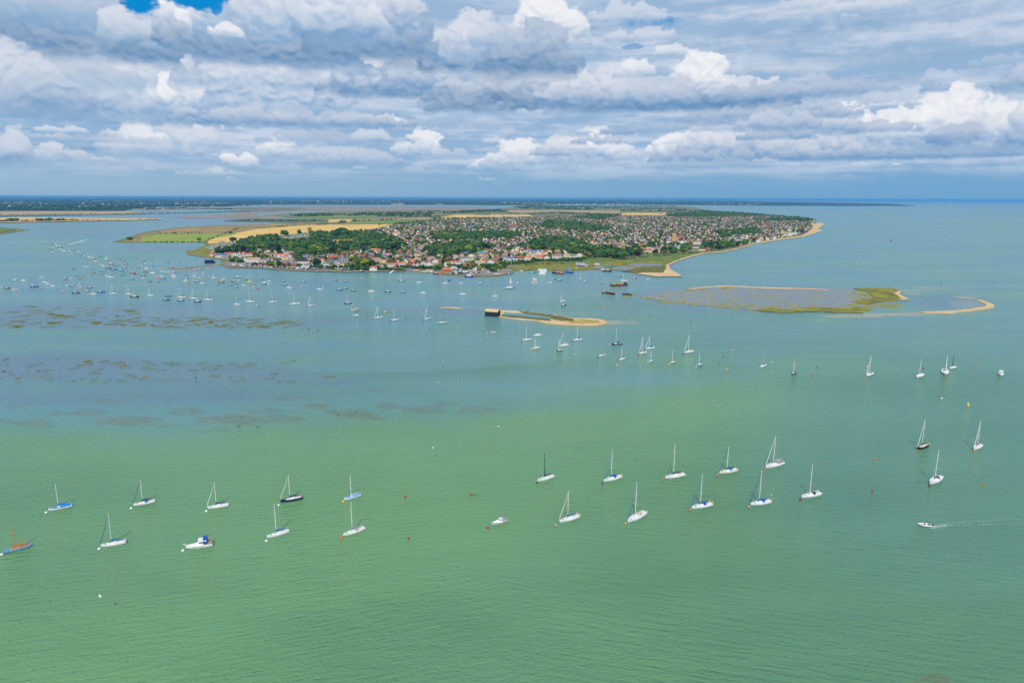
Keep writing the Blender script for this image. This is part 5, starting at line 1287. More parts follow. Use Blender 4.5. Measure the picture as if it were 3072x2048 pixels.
for (Z, x1, x2, y, k, col, c2, *mt) in harbour:
    (a, b), (c, _) = Z(x1, y), Z(x2, y)
    yy = b; tilt = rng.uniform(-.6, .6) + .5
    bow, stern = ((a, yy + tilt * .5), (c, yy - tilt * .5)) if rng.random() < .9 else ((c, yy - tilt * .5), (a, yy + tilt * .5))
    nm, word, cat = KN[k]
    if k == 'y':
        tp = Z(x1, mt[0])[1]
        o = yacht(nm, bow, stern, (0, tp), None, col=col, boom=c2, jib='white' if rng.random() < .5 else None, detail=0, mastc='alloy' if col != 'tan' else 'wood', cat=cat, under='antifouling_black', spreaders=0)
        look = f'{col} yacht' + (f' with {c2} sail cover' if c2 else '')
    else:
        st = {'c': 'cruiser', 'l': 'launch', 'd': 'dinghy', 'f': 'fishing'}[k]
        cv = c2 if k in 'ld' else (c2 if k == 'f' else None)
        o = motorboat(nm, bow, stern, None, st, col=col, top=(c2 if (k == 'c' and c2) else ('tan' if k == 'd' else 'white')), canopy=cv, detail=0, cat=cat)
        look = f'{col} {word}' + (f' with {c2} ' + {'c': 'cabin top', 'l': 'cover', 'd': 'cover', 'f': 'gear'}[k] if c2 and not (k in 'cd' and c2 == col) else '')
    tag(o, group=HG); later(o, look, zone_of((a + c) / 2, yy), (a + c) / 2)
settle()

# larger craft
bm = motorboat('motor_yacht', (1514, 866), (1544, 864), 'large white motor yacht with dark hull, biggest boat before the quay', 'cruiser', col='navy', stripe='white', canopy=None, under='antifouling_black')
sdh = yacht('sailing_dinghy', (1527, 850), (1535, 849.5), (0, 838), 'dinghy with white triangular sail up behind the large motor yacht', detail=0, boom=None, spreaders=0)
c_, rz_, L_ = yacht_frame((1527, 850), (1535, 849.5))
MB().add([(0.3, 0, 1.2), (-L_ * .45, .3, 1.4), (0.3, 0, 9.5), (0.3, .06, 1.2), (-L_ * .45, .36, 1.4), (0.3, .06, 9.5)], [(0, 1, 2), (5, 4, 3), (0, 3, 4, 1), (1, 4, 5, 2), (2, 5, 3, 0)], paint('white', .8)).build('sail', sdh)


def hulk(name, bow, stern, label, col, deckc, h, cabins=(), cat='barge', B=6.5, masts=(), group=None):
    c, rz, L = yacht_frame(bow, stern)
    r = empty(name, c, rz); tag(r, label, cat, group)
    tp = hull_part(r, L, min(B, L * .3), h, col, None, 'paint_' + col.replace(' ', '_'), stern_w=.85, full=.5, bowr=.25)
    deck_part(r, tp, paint(deckc, .8), .2, .35)
    for i, (t0, t1, w, hh, cc, rc) in enumerate(cabins):
        x0 = -L / 2 + L * t0; x1 = -L / 2 + L * t1; b = min(B, L * .3) / 2 * w
        cb = MB().box(x0, x1, -b, b, h * .5, h + hh, paint(cc, .5)).build('deckhouse', r)
        MB().box(x0 - .2, x1 + .2, -b - .2, b + .2, h + hh + .003, h + hh + .25, paint(rc, .6)).build('roof', cb)
        n = max(2, int((x1 - x0) / 3))
        for s in (1, -1):
            for q in range(n):
                xx = x0 + (x1 - x0) * (q + .5) / n
                MB().box(xx - .5, xx + .5, s * b - .02, s * b + .05, h + hh * .4, h + hh * .75, glass).build('window', cb)
    for (t, hh) in masts:
        MB().tube([(-L / 2 + L * t, 0, h * .6), (-L / 2 + L * t, 0, h + hh)], .16, paint('wood'), 6).build('mast', r)
    return r


hulk('barge', (1829, 859), (1881, 856.5), 'long dark derelict barge loaded with yellowish scrap', 'brown', 'tan', 2.6, ((.05, .14, .7, 1.6, 'dark grey', 'brown'), (.3, .42, .6, .7, 'tan', 'yellow'), (.5, .6, .6, .6, 'orange', 'tan'), (.7, .82, .6, .8, 'tan', 'yellow')), masts=((.9, 7),))
hulk('wreck', (1819, 880), (1843, 884), 'rusty brown wreck lying left of the marsh island', 'maroon', 'brown', 2.2, ((.2, .35, .5, .4, 'brown', 'tan'),), cat='wreck')
hulk('wreck', (1804, 880), (1818, 879), 'small pale wreck touching the rusty one', 'brown', 'cream', 2.0, ((.2, .7, .6, .8, 'cream', 'tan'),), cat='wreck')
hulk('wreck', (1865, 883), (1895, 885.5), 'low brown wreck at the tip of the marsh island', 'brown', 'maroon', 1.7, ((.3, .5, .5, .3, 'brown', 'brown'),), cat='wreck')
HB = 'houseboats along the mud'
hulk('houseboat', (1615, 822.3), (1637, 822.8), 'white houseboat with rounded bow, in front of the teal roofed one', 'white', 'white', 2.4, ((.15, .8, .8, 2.2, 'white', 'white'),), group=HB, cat='houseboat')
hulk('houseboat', (1614, 814.5), (1641, 815.5), 'houseboat with long teal roof', 'white', 'grey', 2.2, ((.05, .95, .9, 2.8, 'white', 'turquoise'),), group=HB, cat='houseboat')
hulk('houseboat', (1693, 823), (1659, 819.5), 'long dark houseboat with pinkish deckhouse', 'black', 'pink', 2.3, ((.3, .9, .8, 1.8, 'pink', 'grey'),), group=HB, cat='houseboat')
hulk('workboat', (1721, 820.5), (1697, 817.5), 'blue grey workboat with tall pale superstructure', 'blue', 'grey', 2.8, ((.1, .6, .8, 3.8, 'grey', 'light blue'), (.2, .45, .6, 6.5, 'light blue', 'grey')), group=HB, cat='workboat')
hulk('houseboat', (1769, 802.5), (1730, 797), 'long purple hulled houseboat with row of pale windows', 'purple', 'white', 2.8, ((.03, .55, .9, 3.0, 'white', 'light blue'), (.55, .85, .8, 1.4, 'white', 'light blue')), group=HB, cat='houseboat')
hulk('houseboat', (1802.5, 812.6), (1833, 815), 'black hulled houseboat with two white cabins', 'black', 'grey', 2.4, ((.2, .4, .8, 2, 'white', 'grey'), (.6, .9, .8, 2, 'white', 'grey')), group=HB, cat='houseboat')
hulk('houseboat', (1810, 799.5), (1837, 802), 'low teal houseboat on the mud', 'teal', 'teal', 1.8, ((.2, .9, .8, 1.0, 'teal', 'light green'),), group=HB, cat='houseboat')
hulk('houseboat', (1783, 795), (1799, 795.6), 'small white houseboat with teal roof on the mud', 'white', 'white', 1.6, ((.1, .9, .8, 1.8, 'white', 'light green'),), group=HB, cat='houseboat')
hulk('coaster', (1355, 824.5), (1403, 822), 'black hulled coaster with green and white deck gear at the quay', 'black', 'grey', 3.2, ((.05, .3, .8, 3, 'white', 'grey'), (.4, .6, .7, 1, 'green', 'light green'), (.66, .8, .7, .8, 'grey', 'white')), cat='ship')
hulk('fishing_smack', (1393, 831), (1419, 832), 'white topped boat with purple hull at the end of the quay', 'purple', 'white', 2.2, ((.2, .7, .8, 1.8, 'white', 'white'),), cat='boat', masts=((.6, 6),))
hulk('houseboat', (647, 789), (614, 790), 'dark navy houseboat with white bow at the boatyard point', 'navy', 'black', 2.6, ((.0, .86, 1.0, 3.2, 'navy', 'dark grey'),), group=HB, cat='houseboat')
hulk('fishing_smack', (1318, 823.5), (1334, 822), 'orange and yellow fishing smack by the orange shed', 'orange', 'yellow', 2.0, ((.5, .8, .7, 1.8, 'orange', 'white'),), cat='boat', masts=((.4, 7),))
hulk('fishing_smack', (1300, 822), (1313, 823.5), 'red and white fishing smack by the orange shed', 'maroon', 'white', 2.0, ((.2, .5, .7, 1.8, 'white', 'red'),), cat='boat')
hulk('launch', (1290, 818.5), (1299, 818.5), 'white round launch at the left end of the quay', 'white', 'white', 1.6, ((.2, .8, .8, 1.4, 'white', 'white'),), cat='boat')
hulk('motor_launch', (1078, 817), (1090, 815.4), 'white and black launch hauled to the shore beside the red roofed club', 'black', 'white', 1.8, ((.3, .8, .7, 1.6, 'cream', 'white'),), cat='boat', masts=((.6, 5),))

# ---------------------------------------------------------------- trees
GREENS = {
    'dark green': mat('leaves_dark', (.022, .062, .022), .9, var=.5, scale=.35, spec=.1), 'green': mat('leaves_green', (.050, .120, .022), .9, var=.45, scale=.35, spec=.1),
    'olive green': mat('leaves_olive', (.095, .135, .024), .9, var=.4, scale=.35, spec=.1), 'yellow green': mat('leaves_yellow', (.19, .21, .022), .9, var=.3, scale=.35, spec=.1),
    'dark purple': mat('leaves_purple', (.022, .014, .024), .9, var=.3, scale=.35, spec=.1), 'bluish green': mat('leaves_blue', (.030, .092, .052), .9, var=.4, scale=.35, spec=.1)}
bark = mat('bark', (.06, .045, .03), .9)


def ico(level):
    t = (1 + 5 ** .5) / 2
    v = np.array([(-1, t, 0), (1, t, 0), (-1, -t, 0), (1, -t, 0), (0, -1, t), (0, 1, t), (0, -1, -t), (0, 1, -t), (t, 0, -1), (t, 0, 1), (-t, 0, -1), (-t, 0, 1)], float)
    v /= np.linalg.norm(v[0]); v = [tuple(q) for q in v]
    f = [(0, 11, 5), (0, 5, 1), (0, 1, 7), (0, 7, 10), (0, 10, 11), (1, 5, 9), (5, 11, 4), (11, 10, 2), (10, 7, 6), (7, 1, 8), (3, 9, 4), (3, 4, 2), (3, 2, 6), (3, 6, 8), (3, 8, 9), (4, 9, 5), (2, 4, 11), (6, 2, 10), (8, 6, 7), (9, 8, 1)]
    for _ in range(level):
        c = {}; nf = []
        def mid(a, b):
            k = (min(a, b), max(a, b))
            if k not in c:
                p = np.array(v[a]) + np.array(v[b]); p /= np.linalg.norm(p); v.append(tuple(p)); c[k] = len(v) - 1
            return c[k]
        for a, b, d in f:
            x, y, z = mid(a, b), mid(b, d), mid(d, a); nf += [(a, x, z), (b, y, x), (d, z, y), (x, y, z)]
        f = nf
    return np.array(v), np.array(f)


I0, I1 = ico(0), ico(1)


def crown(seed, n, base, tall=1.0, spread=.62):
    """unit crown: radius about 1, from z 0.35 up"""
    rs = np.random.default_rng(seed); V, F_ = [], []
    for i in range(n):
        a = rs.uniform(0, 2 * np.pi); h = rs.uniform(-.8, 1); q = spread * math.sqrt(max(0, 1 - h * h * .8)) * rs.uniform(.5, 1.05)
        r = rs.uniform(.26, .46) * (1.3 if n < 8 else 1)
        v = base[0] * (1 + rs.uniform(-.28, .28, (len(base[0]), 1))) * r * np.array([1, 1, .85])
        v = v + np.array([math.cos(a) * q, math.sin(a) * q, (1.15 + h * .6) * tall])
        F_.append(base[1] + sum(len(x) for x in V)); V.append(v)
    return np.concatenate(V), np.concatenate(F_)


CR_HI = [crown(100 + i, 24, I1, (1, 1, 1.25, .9)[i % 4]) for i in range(8)]
CR_LO = [crown(200 + i, 5, I0, (1, 1, 1.2, .9)[i % 4], .5) for i in range(8)]
_cm = {}


def tree_thing(p, r, h, col, look, zone, px, name='tree', group='trees on the island'):
    t = empty(name, p); tag(t, None, 'tree', group); t.rotation_euler.z = random.uniform(0, 6)
    i = random.randrange(8)
    if (i, col) not in _cm:
        o = np_mesh('crown', *CR_HI[i], None, [GREENS[col]]); _cm[(i, col)] = o.data
    else: o = bpy.data.objects.new('crown', _cm[(i, col)]); COL.objects.link(o)
    o.parent = t; o.scale = (r, r, h / 2.1)
    if 'trunk' not in _cm:
        k = MB().tube([(0, 0, -.3), (0, 0, .5), (.03, .02, 1.1)], [.10, .075, .04], bark, 6)
        for a in (0, 2.1, 4.2): k.tube([(0, 0, .45), (math.cos(a) * .35, math.sin(a) * .35, .95)], [.045, .02], bark, 5)
        tr = k.build('trunk', t); _cm['trunk'] = tr.data
    else: tr = bpy.data.objects.new('trunk', _cm['trunk']); COL.objects.link(tr); tr.parent = t
    tr.scale = (r * .8, r * .8, h / 2.1)
    later(t, look, zone, px)
    return t


def scatter_mesh(name, items, protos, mats_):
    """items: x, y, z, r, h, mat index -> one merged mesh"""
    V, F_, MI = [], [], []; n = 0
    it = np.asarray(items); which = rng.integers(0, len(protos), len(it)); rot = rng.uniform(0, 6.28, len(it))
    for k, (pv, pf) in enumerate(protos):
        s_ = it[which == k]; ro = rot[which == k]
        if not len(s_): continue
        c, s = np.cos(ro)[:, None], np.sin(ro)[:, None]
        x = (pv[None, :, 0] * c - pv[None, :, 1] * s) * s_[:, 3:4] + s_[:, 0:1]
        y = (pv[None, :, 0] * s + pv[None, :, 1] * c) * s_[:, 3:4] + s_[:, 1:2]
        z = pv[None, :, 2] * s_[:, 4:5] / 2.1 + s_[:, 2:3]
        V.append(np.stack([x, y, z], -1).reshape(-1, 3))
        F_.append((pf[None] + (np.arange(len(s_)) * len(pv))[:, None, None]).reshape(-1, 3) + n)
        MI.append(np.repeat(s_[:, 5].astype(int), len(pf))); n += len(s_) * len(pv)
    o = np_mesh(name, np.concatenate(V), np.concatenate(F_), np.concatenate(MI), mats_)
    return tag(o, kind='stuff')


# ---------------------------------------------------------------- houses
RT = {'brown': (124, 98, 88), 'red': (158, 86, 70), 'orange': (204, 108, 62), 'grey': (118, 118, 128), 'blue grey': (88, 106, 140), 'pinkish': (158, 128, 118), 'tan': (172, 148, 120), 'dark': (64, 56, 62), 'teal': (40, 150, 145), 'dark red': (110, 48, 44)}
WT = {'white': (212, 210, 204), 'cream': (224, 206, 160), 'brick': (170, 102, 76), 'black': (36, 40, 50), 'grey': (150, 154, 158), 'tan': (196, 160, 110), 'yellow': (222, 190, 110)}
ROOF = {k: mat('roof_' + k.replace(' ', '_'), lin(*v), .85, var=.16, scale=.6) for k, v in RT.items()}
WALL = {k: mat('wall_' + k, lin(*v), .8, var=.06, scale=.4) for k, v in WT.items()}


def wall_mb(w, d, h, m, ridge, shape):
    k = MB().box(-w / 2, w / 2, -d / 2, d / 2, 0, h, m)
    if shape == 'side':    # ridge along x, gable triangles on the ends
        for s in (1, -1): k.add([(s * w / 2, -d / 2, h), (s * w / 2, d / 2, h), (s * w / 2, 0, ridge), (s * (w / 2 - .3), 0, ridge - .1)], [(0, 1, 2) if s > 0 else (1, 0, 2)], m)
    if shape == 'front':
        for s in (1, -1): k.add([(-w / 2, s * d / 2, h), (w / 2, s * d / 2, h), (0, s * d / 2, ridge)], [(0, 1, 2) if s < 0 else (1, 0, 2)], m)
    return k


def roof_mb(w, d, h, m, ridge, shape, e=.35):
    k = MB(); t = .22
    if shape == 'side': pts = [[(-w / 2 - e, -d / 2 - e), (w / 2 + e, -d / 2 - e), (w / 2 + e, 0), (-w / 2 - e, 0)], [(-w / 2 - e, d / 2 + e), (w / 2 + e, d / 2 + e), (w / 2 + e, 0), (-w / 2 - e, 0)]]
    elif shape == 'front': pts = [[(-w / 2 - e, -d / 2 - e), (-w / 2 - e, d / 2 + e), (0, d / 2 + e), (0, -d / 2 - e)], [(w / 2 + e, -d / 2 - e), (w / 2 + e, d / 2 + e), (0, d / 2 + e), (0, -d / 2 - e)]]
    elif shape == 'flat':
        return k.box(-w / 2 - .2, w / 2 + .2, -d / 2 - .2, d / 2 + .2, h + .003, h + .35, m)
    else:
        q = min(w, d) * .45; a, b = (w / 2 + e), (d / 2 + e); rx = max(w / 2 - q, .3) if w > d else .15; ry = 0 if w > d else max(d / 2 - q, .3)
        vs = [(-a, -b, h - .1), (a, -b, h - .1), (a, b, h - .1), (-a, b, h - .1), (-rx, -ry, ridge), (rx, -ry, ridge), (rx, ry, ridge), (-rx, ry, ridge)]
        return k.add(vs, [(0, 1, 5, 4), (1, 2, 6, 5), (2, 3, 7, 6), (3, 0, 4, 7), (4, 5, 6, 7), (0, 3, 2, 1)], m)
    for p in pts:
        z = [h - .12, h - .12, ridge + .06, ridge + .06]
        vs = [(x, y, zz) for (x, y), zz in zip(p, z)]
        k.add(vs + [(x, y, zz + t) for x, y, zz in vs], [(0, 1, 2, 3), (4, 5, 6, 7), (0, 1, 5, 4), (1, 2, 6, 5), (2, 3, 7, 6), (3, 0, 4, 7)], m)
    return k


def facing(p): return math.atan2(-p.x, p.y) * 0 + math.atan2(p.x, p.y) * -1


def house(px0, px1, py, h, roof, wall, shape, label, depth=None, turn=0.0, name='house', cat='house', wins=3, chim=1, eave=.6, gables=0, group='houses on the shore', z=.6, dormers=0):
    a, b = P(px0, py, z), P(px1, py, z); w = (b - a).length; d = depth or min(max(w * .6, 7), 11); c = (a + b) / 2
    dirv = Vector((c.x, c.y, 0)).normalized(); c = c + dirv * d / 2
    r = empty(name, c, -math.atan2(c.x, c.y) + turn); tag(r, label, cat, group)
    e = h * eave if shape != 'flat' else h
    wl = wall_mb(w, d, e, WALL[wall], h, shape).build('wall', r)
    rf = roof_mb(w, d, e, ROOF[roof], h, shape).build('roof', r)
    if chim:
        for q in range(chim):
            x = w * (.3 - .6 * q); MB().box(x - .5, x + .5, d * .12, d * .12 + .7, h * .75, h + 1.0, WALL['brick']).build('chimney', rf)
    nfl = 2 if e > 4.5 else 1
    for q in range(wins):
        x = -w / 2 + w * (q + .5) / wins
        for f in range(nfl):
            zz = 1.0 + f * 2.7
            if zz + 1.4 > e: continue
            MB().box(x - .65, x + .65, -d / 2 - .05, -d / 2 + .05, zz, zz + 1.35, glass).build('window', wl)
    for q in range(gables):       # front gables with white boards
        x = -w / 2 + w * (q + .5) / gables; gw = w / gables * .62
        g = MB().box(x - gw / 2, x + gw / 2, -d / 2 - 1.4, -d / 2 + .1, 0, e, WALL['white'] if wall != 'cream' else WALL['cream'])
        g.add([(x - gw / 2, -d / 2 - 1.4, e), (x + gw / 2, -d / 2 - 1.4, e), (x, -d / 2 - 1.4, h * .93), (x, 0, h * .93)], [(0, 1, 2)], WALL['white'])
        gg = g.build('gable', r)
        t = MB(); 
        for s in (1, -1):
            vs = [(x + s * (gw / 2 + .3), -d / 2 - 1.7, e - .1), (x + s * (gw / 2 + .3), 0, e - .1), (x, 0, h * .95), (x, -d / 2 - 1.7, h * .95)]
            t.add(vs + [(a_, b_, c_ + .2) for a_, b_, c_ in vs], [(0, 1, 2, 3), (4, 5, 6, 7), (0, 1, 5, 4), (1, 2, 6, 5), (2, 3, 7, 6), (3, 0, 4, 7)], ROOF[roof])
        t.build('gable_roof', gg)
        MB().box(x - .6, x + .6, -d / 2 - 1.46, -d / 2 - 1.38, 3.2, 4.6, glass).build('window', gg)
    for q in range(dormers):
        x = -w / 2 + w * (q + .5) / dormers
        MB().box(x - .9, x + .9, -d / 2 + .5, -d / 2 + 2.5, e, e + 1.7, WALL['white']).build('dormer', rf)
    return r


SH = [
    (630, 647, 769, 8, 'red', 'white', 'side', 'red roofed white cottage at the left end of the shore', {}),
    (647, 683, 773, 9, 'blue grey', 'white', 'side', 'long white boat shed with blue grey roof', dict(wins=5, chim=0)),
    (667, 684, 777, 6, 'blue grey', 'grey', 'flat', 'low blue workshop in front of the long white boat shed', dict(wins=1, chim=0)),
    (676, 698, 768, 8.5, 'red', 'cream', 'side', 'red tiled house right of the long white boat shed', {}),
    (695, 712, 770, 9.5, 'brown', 'white', 'front', 'tall white gabled house behind the boatyard', {}),
    (712, 736, 767, 9.5, 'dark red', 'white', 'side', 'white house with dark red roof and two gables behind the boatyard', dict(gables=2)),
    (736, 757, 768, 7.5, 'red', 'white', 'side', 'low house with long red roof behind the boatyard', {}),
    (727, 743, 786, 9, 'grey', 'white', 'front', 'white gabled sail loft at the boatyard', dict(wins=2)),
    (743, 781, 787, 9, 'tan', 'white', 'side', 'large boatyard hall with tan grey roof', dict(wins=4, chim=1, depth=16)),
    (780, 804, 788, 7.5, 'grey', 'white', 'side', 'white hall with dark grey roof at the boatyard', dict(wins=3, chim=0)),
    (768, 802, 798, 4.5, 'dark red', 'black', 'side', 'row of low dark red sheds on the shore', dict(wins=5, chim=0)),
    (802, 822, 784, 7, 'brown', 'white', 'side', 'white cottage with brown roof right of the boatyard', {}),
    (831, 856, 772, 8, 'orange', 'white', 'side', 'white house with bright orange roof and two gables', dict(gables=2)),
    (847, 867, 763, 8, 'blue grey', 'white', 'hip', 'house with steep blue grey hipped roof', {}),
    (820, 845, 787, 7, 'dark', 'white', 'side', 'white house with near black roof above the parked dinghies', {}),
    (852, 872, 790, 7, 'grey', 'white', 'side', 'white bungalow with dark grey roof behind a hedge', {}),
    (888, 926, 792, 9, 'dark', 'white', 'side', 'large white house with solar panel roof on the shore', dict(wins=5)),
    (904, 919, 803, 6, 'red', 'white', 'front', 'small white hut with bright red roof on the shore', dict(wins=1, chim=0)),
    (930, 942, 798, 6.5, 'orange', 'white', 'front', 'small white house with orange roof beside a round tree', dict(wins=1)),
    (955, 973, 790, 8.5, 'orange', 'white', 'side', 'orange brick house with white gable', dict(gables=1)),
    (966, 990, 799, 6, 'grey', 'white', 'front', 'white slipway hall, gable to the water', dict(wins=2, chim=0, depth=22)),
    (988, 1020, 791, 7.5, 'blue grey', 'grey', 'side', 'long grey hall with solar panels', dict(wins=5, chim=0)),
    (1018, 1044, 788, 8.5, 'grey', 'grey', 'side', 'grey roofed hall joined to the long solar hall', dict(wins=3, chim=0)),
    (989, 1002, 772, 8, 'blue grey', 'white', 'front', 'blue roofed house among the trees behind the halls', {}),
    (1049, 1068, 782, 6.5, 'blue grey', 'white', 'side', 'bungalow with solar panels right of the grey halls', {}),
    (1076, 1097, 783, 8.5, 'dark red', 'cream', 'side', 'cream house with maroon roof', dict(wins=4)),
    (1092, 1103, 787, 7, 'red', 'brick', 'front', 'red brick annex right of the cream house', {}),
    (1022, 1034, 800, 7, 'orange', 'cream', 'front', 'narrow orange roofed house on the shore', dict(wins=1)),
    (1109, 1131, 812.5, 8.5, 'red', 'white', 'side', 'red roofed lifeboat house with grey front gable at the waterside', dict(gables=1, wins=2, chim=0)),
    (1136, 1158, 790, 7, 'tan', 'cream', 'side', 'cream house with tan roof above the hedges', {}),
    (1160, 1191, 802, 8.5, 'red', 'white', 'side', 'long white house with red roof and four dormers', dict(wins=5, dormers=4)),
    (1194, 1217, 800, 8.5, 'orange', 'white', 'side', 'white house with ochre roof and two gables', dict(gables=2)),
    (1222, 1236, 801, 10, 'dark red', 'brick', 'front', 'red brick house with steep gable', {}),
    (1235, 1259, 801, 9, 'dark red', 'white', 'side', 'white house with two tall gables beside the brick gable', dict(gables=2, chim=1)),
    (1262, 1296, 797, 9, 'brown', 'white', 'side', 'brown roofed villa with two white gables', dict(gables=2)),
    (1297, 1315, 790, 9, 'brown', 'white', 'front', 'white gabled house above the quay road', {}),
    (1218, 1237, 812, 4.5, 'blue grey', 'grey', 'side', 'low blue shed at the water below the brick gable', dict(wins=3, chim=0)),
    (1238, 1258, 811.5, 3.5, 'dark red', 'white', 'side', 'low white boathouse at the waterside', dict(wins=2, chim=0)),
    (1350, 1384, 796, 9.5, 'red', 'white', 'side', 'terrace with three white gables and red roof', dict(gables=3)),
    (1329, 1355, 815, 6, 'orange', 'red' if False else 'brick', 'side', 'bright orange shed on the quay', dict(wins=4, chim=0)),
    (1384, 1400, 797, 5, 'blue grey', 'white', 'side', 'low blue grey roofed shed right of the gabled terrace', dict(chim=0)),
    (1352, 1368, 806, 5, 'grey', 'white', 'front', 'pale grey shed behind the orange one', dict(chim=0, wins=1)),
    (1426, 1456, 796, 9, 'tan', 'yellow', 'side', 'yellow house with two gables and tan roof', dict(gables=2)),
    (1462, 1482, 790, 8.5, 'brown', 'white', 'side', 'white house with brown roof right of the yellow one', dict(gables=1)),
    (1432, 1454, 763, 7, 'teal', 'grey', 'side', 'hall with bright teal roof', dict(chim=0)),
    (1454, 1476, 757, 7, 'red', 'white', 'side', 'long red roofed house right of the teal roofed hall', {}),
    (1380, 1412, 781, 7, 'grey', 'white', 'side', 'long white hall with grey roof above the terrace', dict(wins=5)),
    (1404, 1424, 773, 9, 'brown', 'cream', 'front', 'tall brown roofed house above the quay', {}),
    (1496, 1512, 795, 7, 'dark', 'black', 'front', 'small black boathouse with white trim', dict(chim=0)),
    (1520, 1547, 784, 8.5, 'blue grey', 'white', 'side', 'pale blue house with two gables', dict(gables=2)),
    (1544, 1568, 781, 7, 'dark red', 'white', 'side', 'house with broad dark red roof', {}),
    (1572, 1591, 780, 7.5, 'orange', 'white', 'side', 'white gabled house with orange roof', dict(gables=1)),
    (1593, 1613, 778, 7, 'tan', 'cream', 'side', 'house with grey tan roof', {}),
    (1608, 1630, 778, 11, 'orange', 'brick', 'hip', 'house with very bright orange hipped roof', {}),
    (1630, 1650, 777, 8.5, 'dark red', 'white', 'side', 'house with dark red roof and white porch', dict(gables=1)),
    (1656, 1685, 777, 11, 'brown', 'white', 'side', 'large white house with brown roof and four dormers', dict(dormers=4, chim=2, wins=5)),
    (1691, 1709, 771, 7, 'tan', 'cream', 'side', 'cream bungalow with tan roof', {}),
    (1709, 1729, 774, 7.5, 'grey', 'white', 'side', 'blue grey roofed house near the gap in the hedge', {}),
    (1729, 1747, 771, 9, 'red', 'white', 'front', 'red roofed house with white gable and dark chimney', {}),
    (1584, 1607, 764, 10, 'blue grey', 'cream', 'side', 'cream house with two gables and slate roof', dict(gables=2)),
    (1608, 1632, 762, 10, 'blue grey', 'cream', 'side', 'cream house with slate roof and chimneys', dict(gables=2, chim=2)),
    (1533, 1546, 758, 10, 'brown', 'white', 'front', 'white half timbered gable house, left of a pair', {}),
    (1556, 1580, 760, 9.5, 'dark red', 'white', 'side', 'white house with dark red roof and two gables', dict(gables=2)),
    (1784, 1792, 761, 6, 'grey', 'white', 'flat', 'small white pavilion on the lawn', dict(wins=1, chim=0)),
    (1866, 1876, 749, 10, 'brown', 'brick', 'hip', 'narrow brick tower house above the trees', {}),
    (1918, 1932, 752, 8, 'orange', 'brick', 'hip', 'terracotta house above the shore trees', {}),
    (1938, 1960, 753, 9, 'tan', 'cream', 'side', 'cream terrace above the shore trees', dict(gables=2)),
    (1962, 1984, 751, 8, 'blue grey', 'white', 'side', 'white house with blue roof above the shore trees', dict(gables=1)),
    (1986, 2000, 749, 9.5, 'dark red', 'brick', 'front', 'red brick gable above the shore trees', {}),
    (2010, 2040, 748, 8, 'grey', 'white', 'side', 'white house with large grey roof near the beach', dict(gables=2)),
    (2074, 2100, 744, 6.5, 'dark', 'white', 'side', 'long low white house with dark roof above the beach', {}),
    (2080, 2098, 733, 8, 'tan', 'white', 'side', 'white house with tan roof above the beach', {}),
    (2204, 2226, 723, 7, 'blue grey', 'white', 'side', 'house with lilac blue roof above the beach', {}),
    (2350, 2376, 702, 6, 'grey', 'white', 'flat', 'long white seafront block near the point', dict(chim=0, wins=6)),
    (2378, 2391, 704, 8, 'grey', 'white', 'flat', 'white flat roofed building at the point', dict(chim=0, wins=3)),
    (1540, 1551, 680, 12, 'dark red', 'brick', 'flat', 'tall dark red block standing out of the town', dict(chim=0, wins=4)),
    (1178, 1196, 703, 8, 'orange', 'white', 'side', 'orange roofed house beside the big stubble field', {}),
]
for (a, b, y, h, rf, wl, shp, lab, o) in SH: house(a, b, y, h * .9, rf, wl, shp, lab, **o)

# church: square tower with battlements and a nave
c = P(2022, 722, .6); ch = empty('church', c, -math.atan2(c.x, c.y)); tag(ch, 'tan stone church tower with nave above the beach houses', 'church')
tw = MB().box(-5, 5, -5, 5, 0, 21, WALL['tan']); [tw.box(x - 1, x + 1, y - 1, y + 1, 21, 22.4, WALL['tan']) for x in (-4, 0, 4) for y in (-4, 4)]; tw.build('tower', ch)
MB().box(5, 28, -5, 5, 0, 8, WALL['tan']).build('nave', ch); rfm = roof_mb(23, 10, 8, ROOF['red'], 13, 'side').build('roof', ch, (16.5, 0, 0))
for zz in (8, 15): MB().box(-.8, .8, -5.06, -4.9, zz, zz + 2.6, glass).build('window', ch)

# packing shed on the islet: tarred boards, pale tiled roof, standing on posts
a, b = P(1454.5, 948.6, 0), P(1492.5, 951.5, 0); w = (b - a).length; c = (a + b) / 2; rz = math.atan2(b.y - a.y, b.x - a.x)
d = 7.5; c = c + Vector((-math.sin(rz), math.cos(rz), 0)) * d / 2
ps = empty('packing_shed', c, rz); tag(ps, 'long black boarded shed with pale tan roof at the end of the islet', 'shed')
wl = wall_mb(w, d, 4.6, mat('tarred_boards', (.012, .018, .028), .7, var=.4, scale=3), 6.6, 'side'); wb = wl.build('wall', ps); wb.location.z = .6
rf = roof_mb(w, d, 4.6, mat('shed_roof', lin(198, 172, 120), .9, var=.14, scale=1.5), 6.6, 'side', .25).build('roof', ps); rf.location.z = .6
for q in range(7): MB().box(-w / 2 + w * (q + .5) / 7 - .45, -w / 2 + w * (q + .5) / 7 + .45, -d / 2 - .04, -d / 2 + .05, 1.5, 2.6, glass).build('window', wb)
for q in range(8): MB().box(-w / 2 + (w - .3) * q / 7, -w / 2 + (w - .3) * q / 7 + .3, -d / 2 + .1, -d / 2 + .4, -.6, .62, bark).build('post', ps)
MB().box(-w / 2 - 1.6, -w / 2 - .02, -d * .3, d * .3, .3, .6, teak).build('landing_stage', ps)
s_ = MB().tube([(0, 0, 0), (0, 0, 7)], .12, paint('white'), 6).build('flagpole', None, P(1498, 945, .3)); tag(s_, 'white pole beside the black packing shed', 'pole')

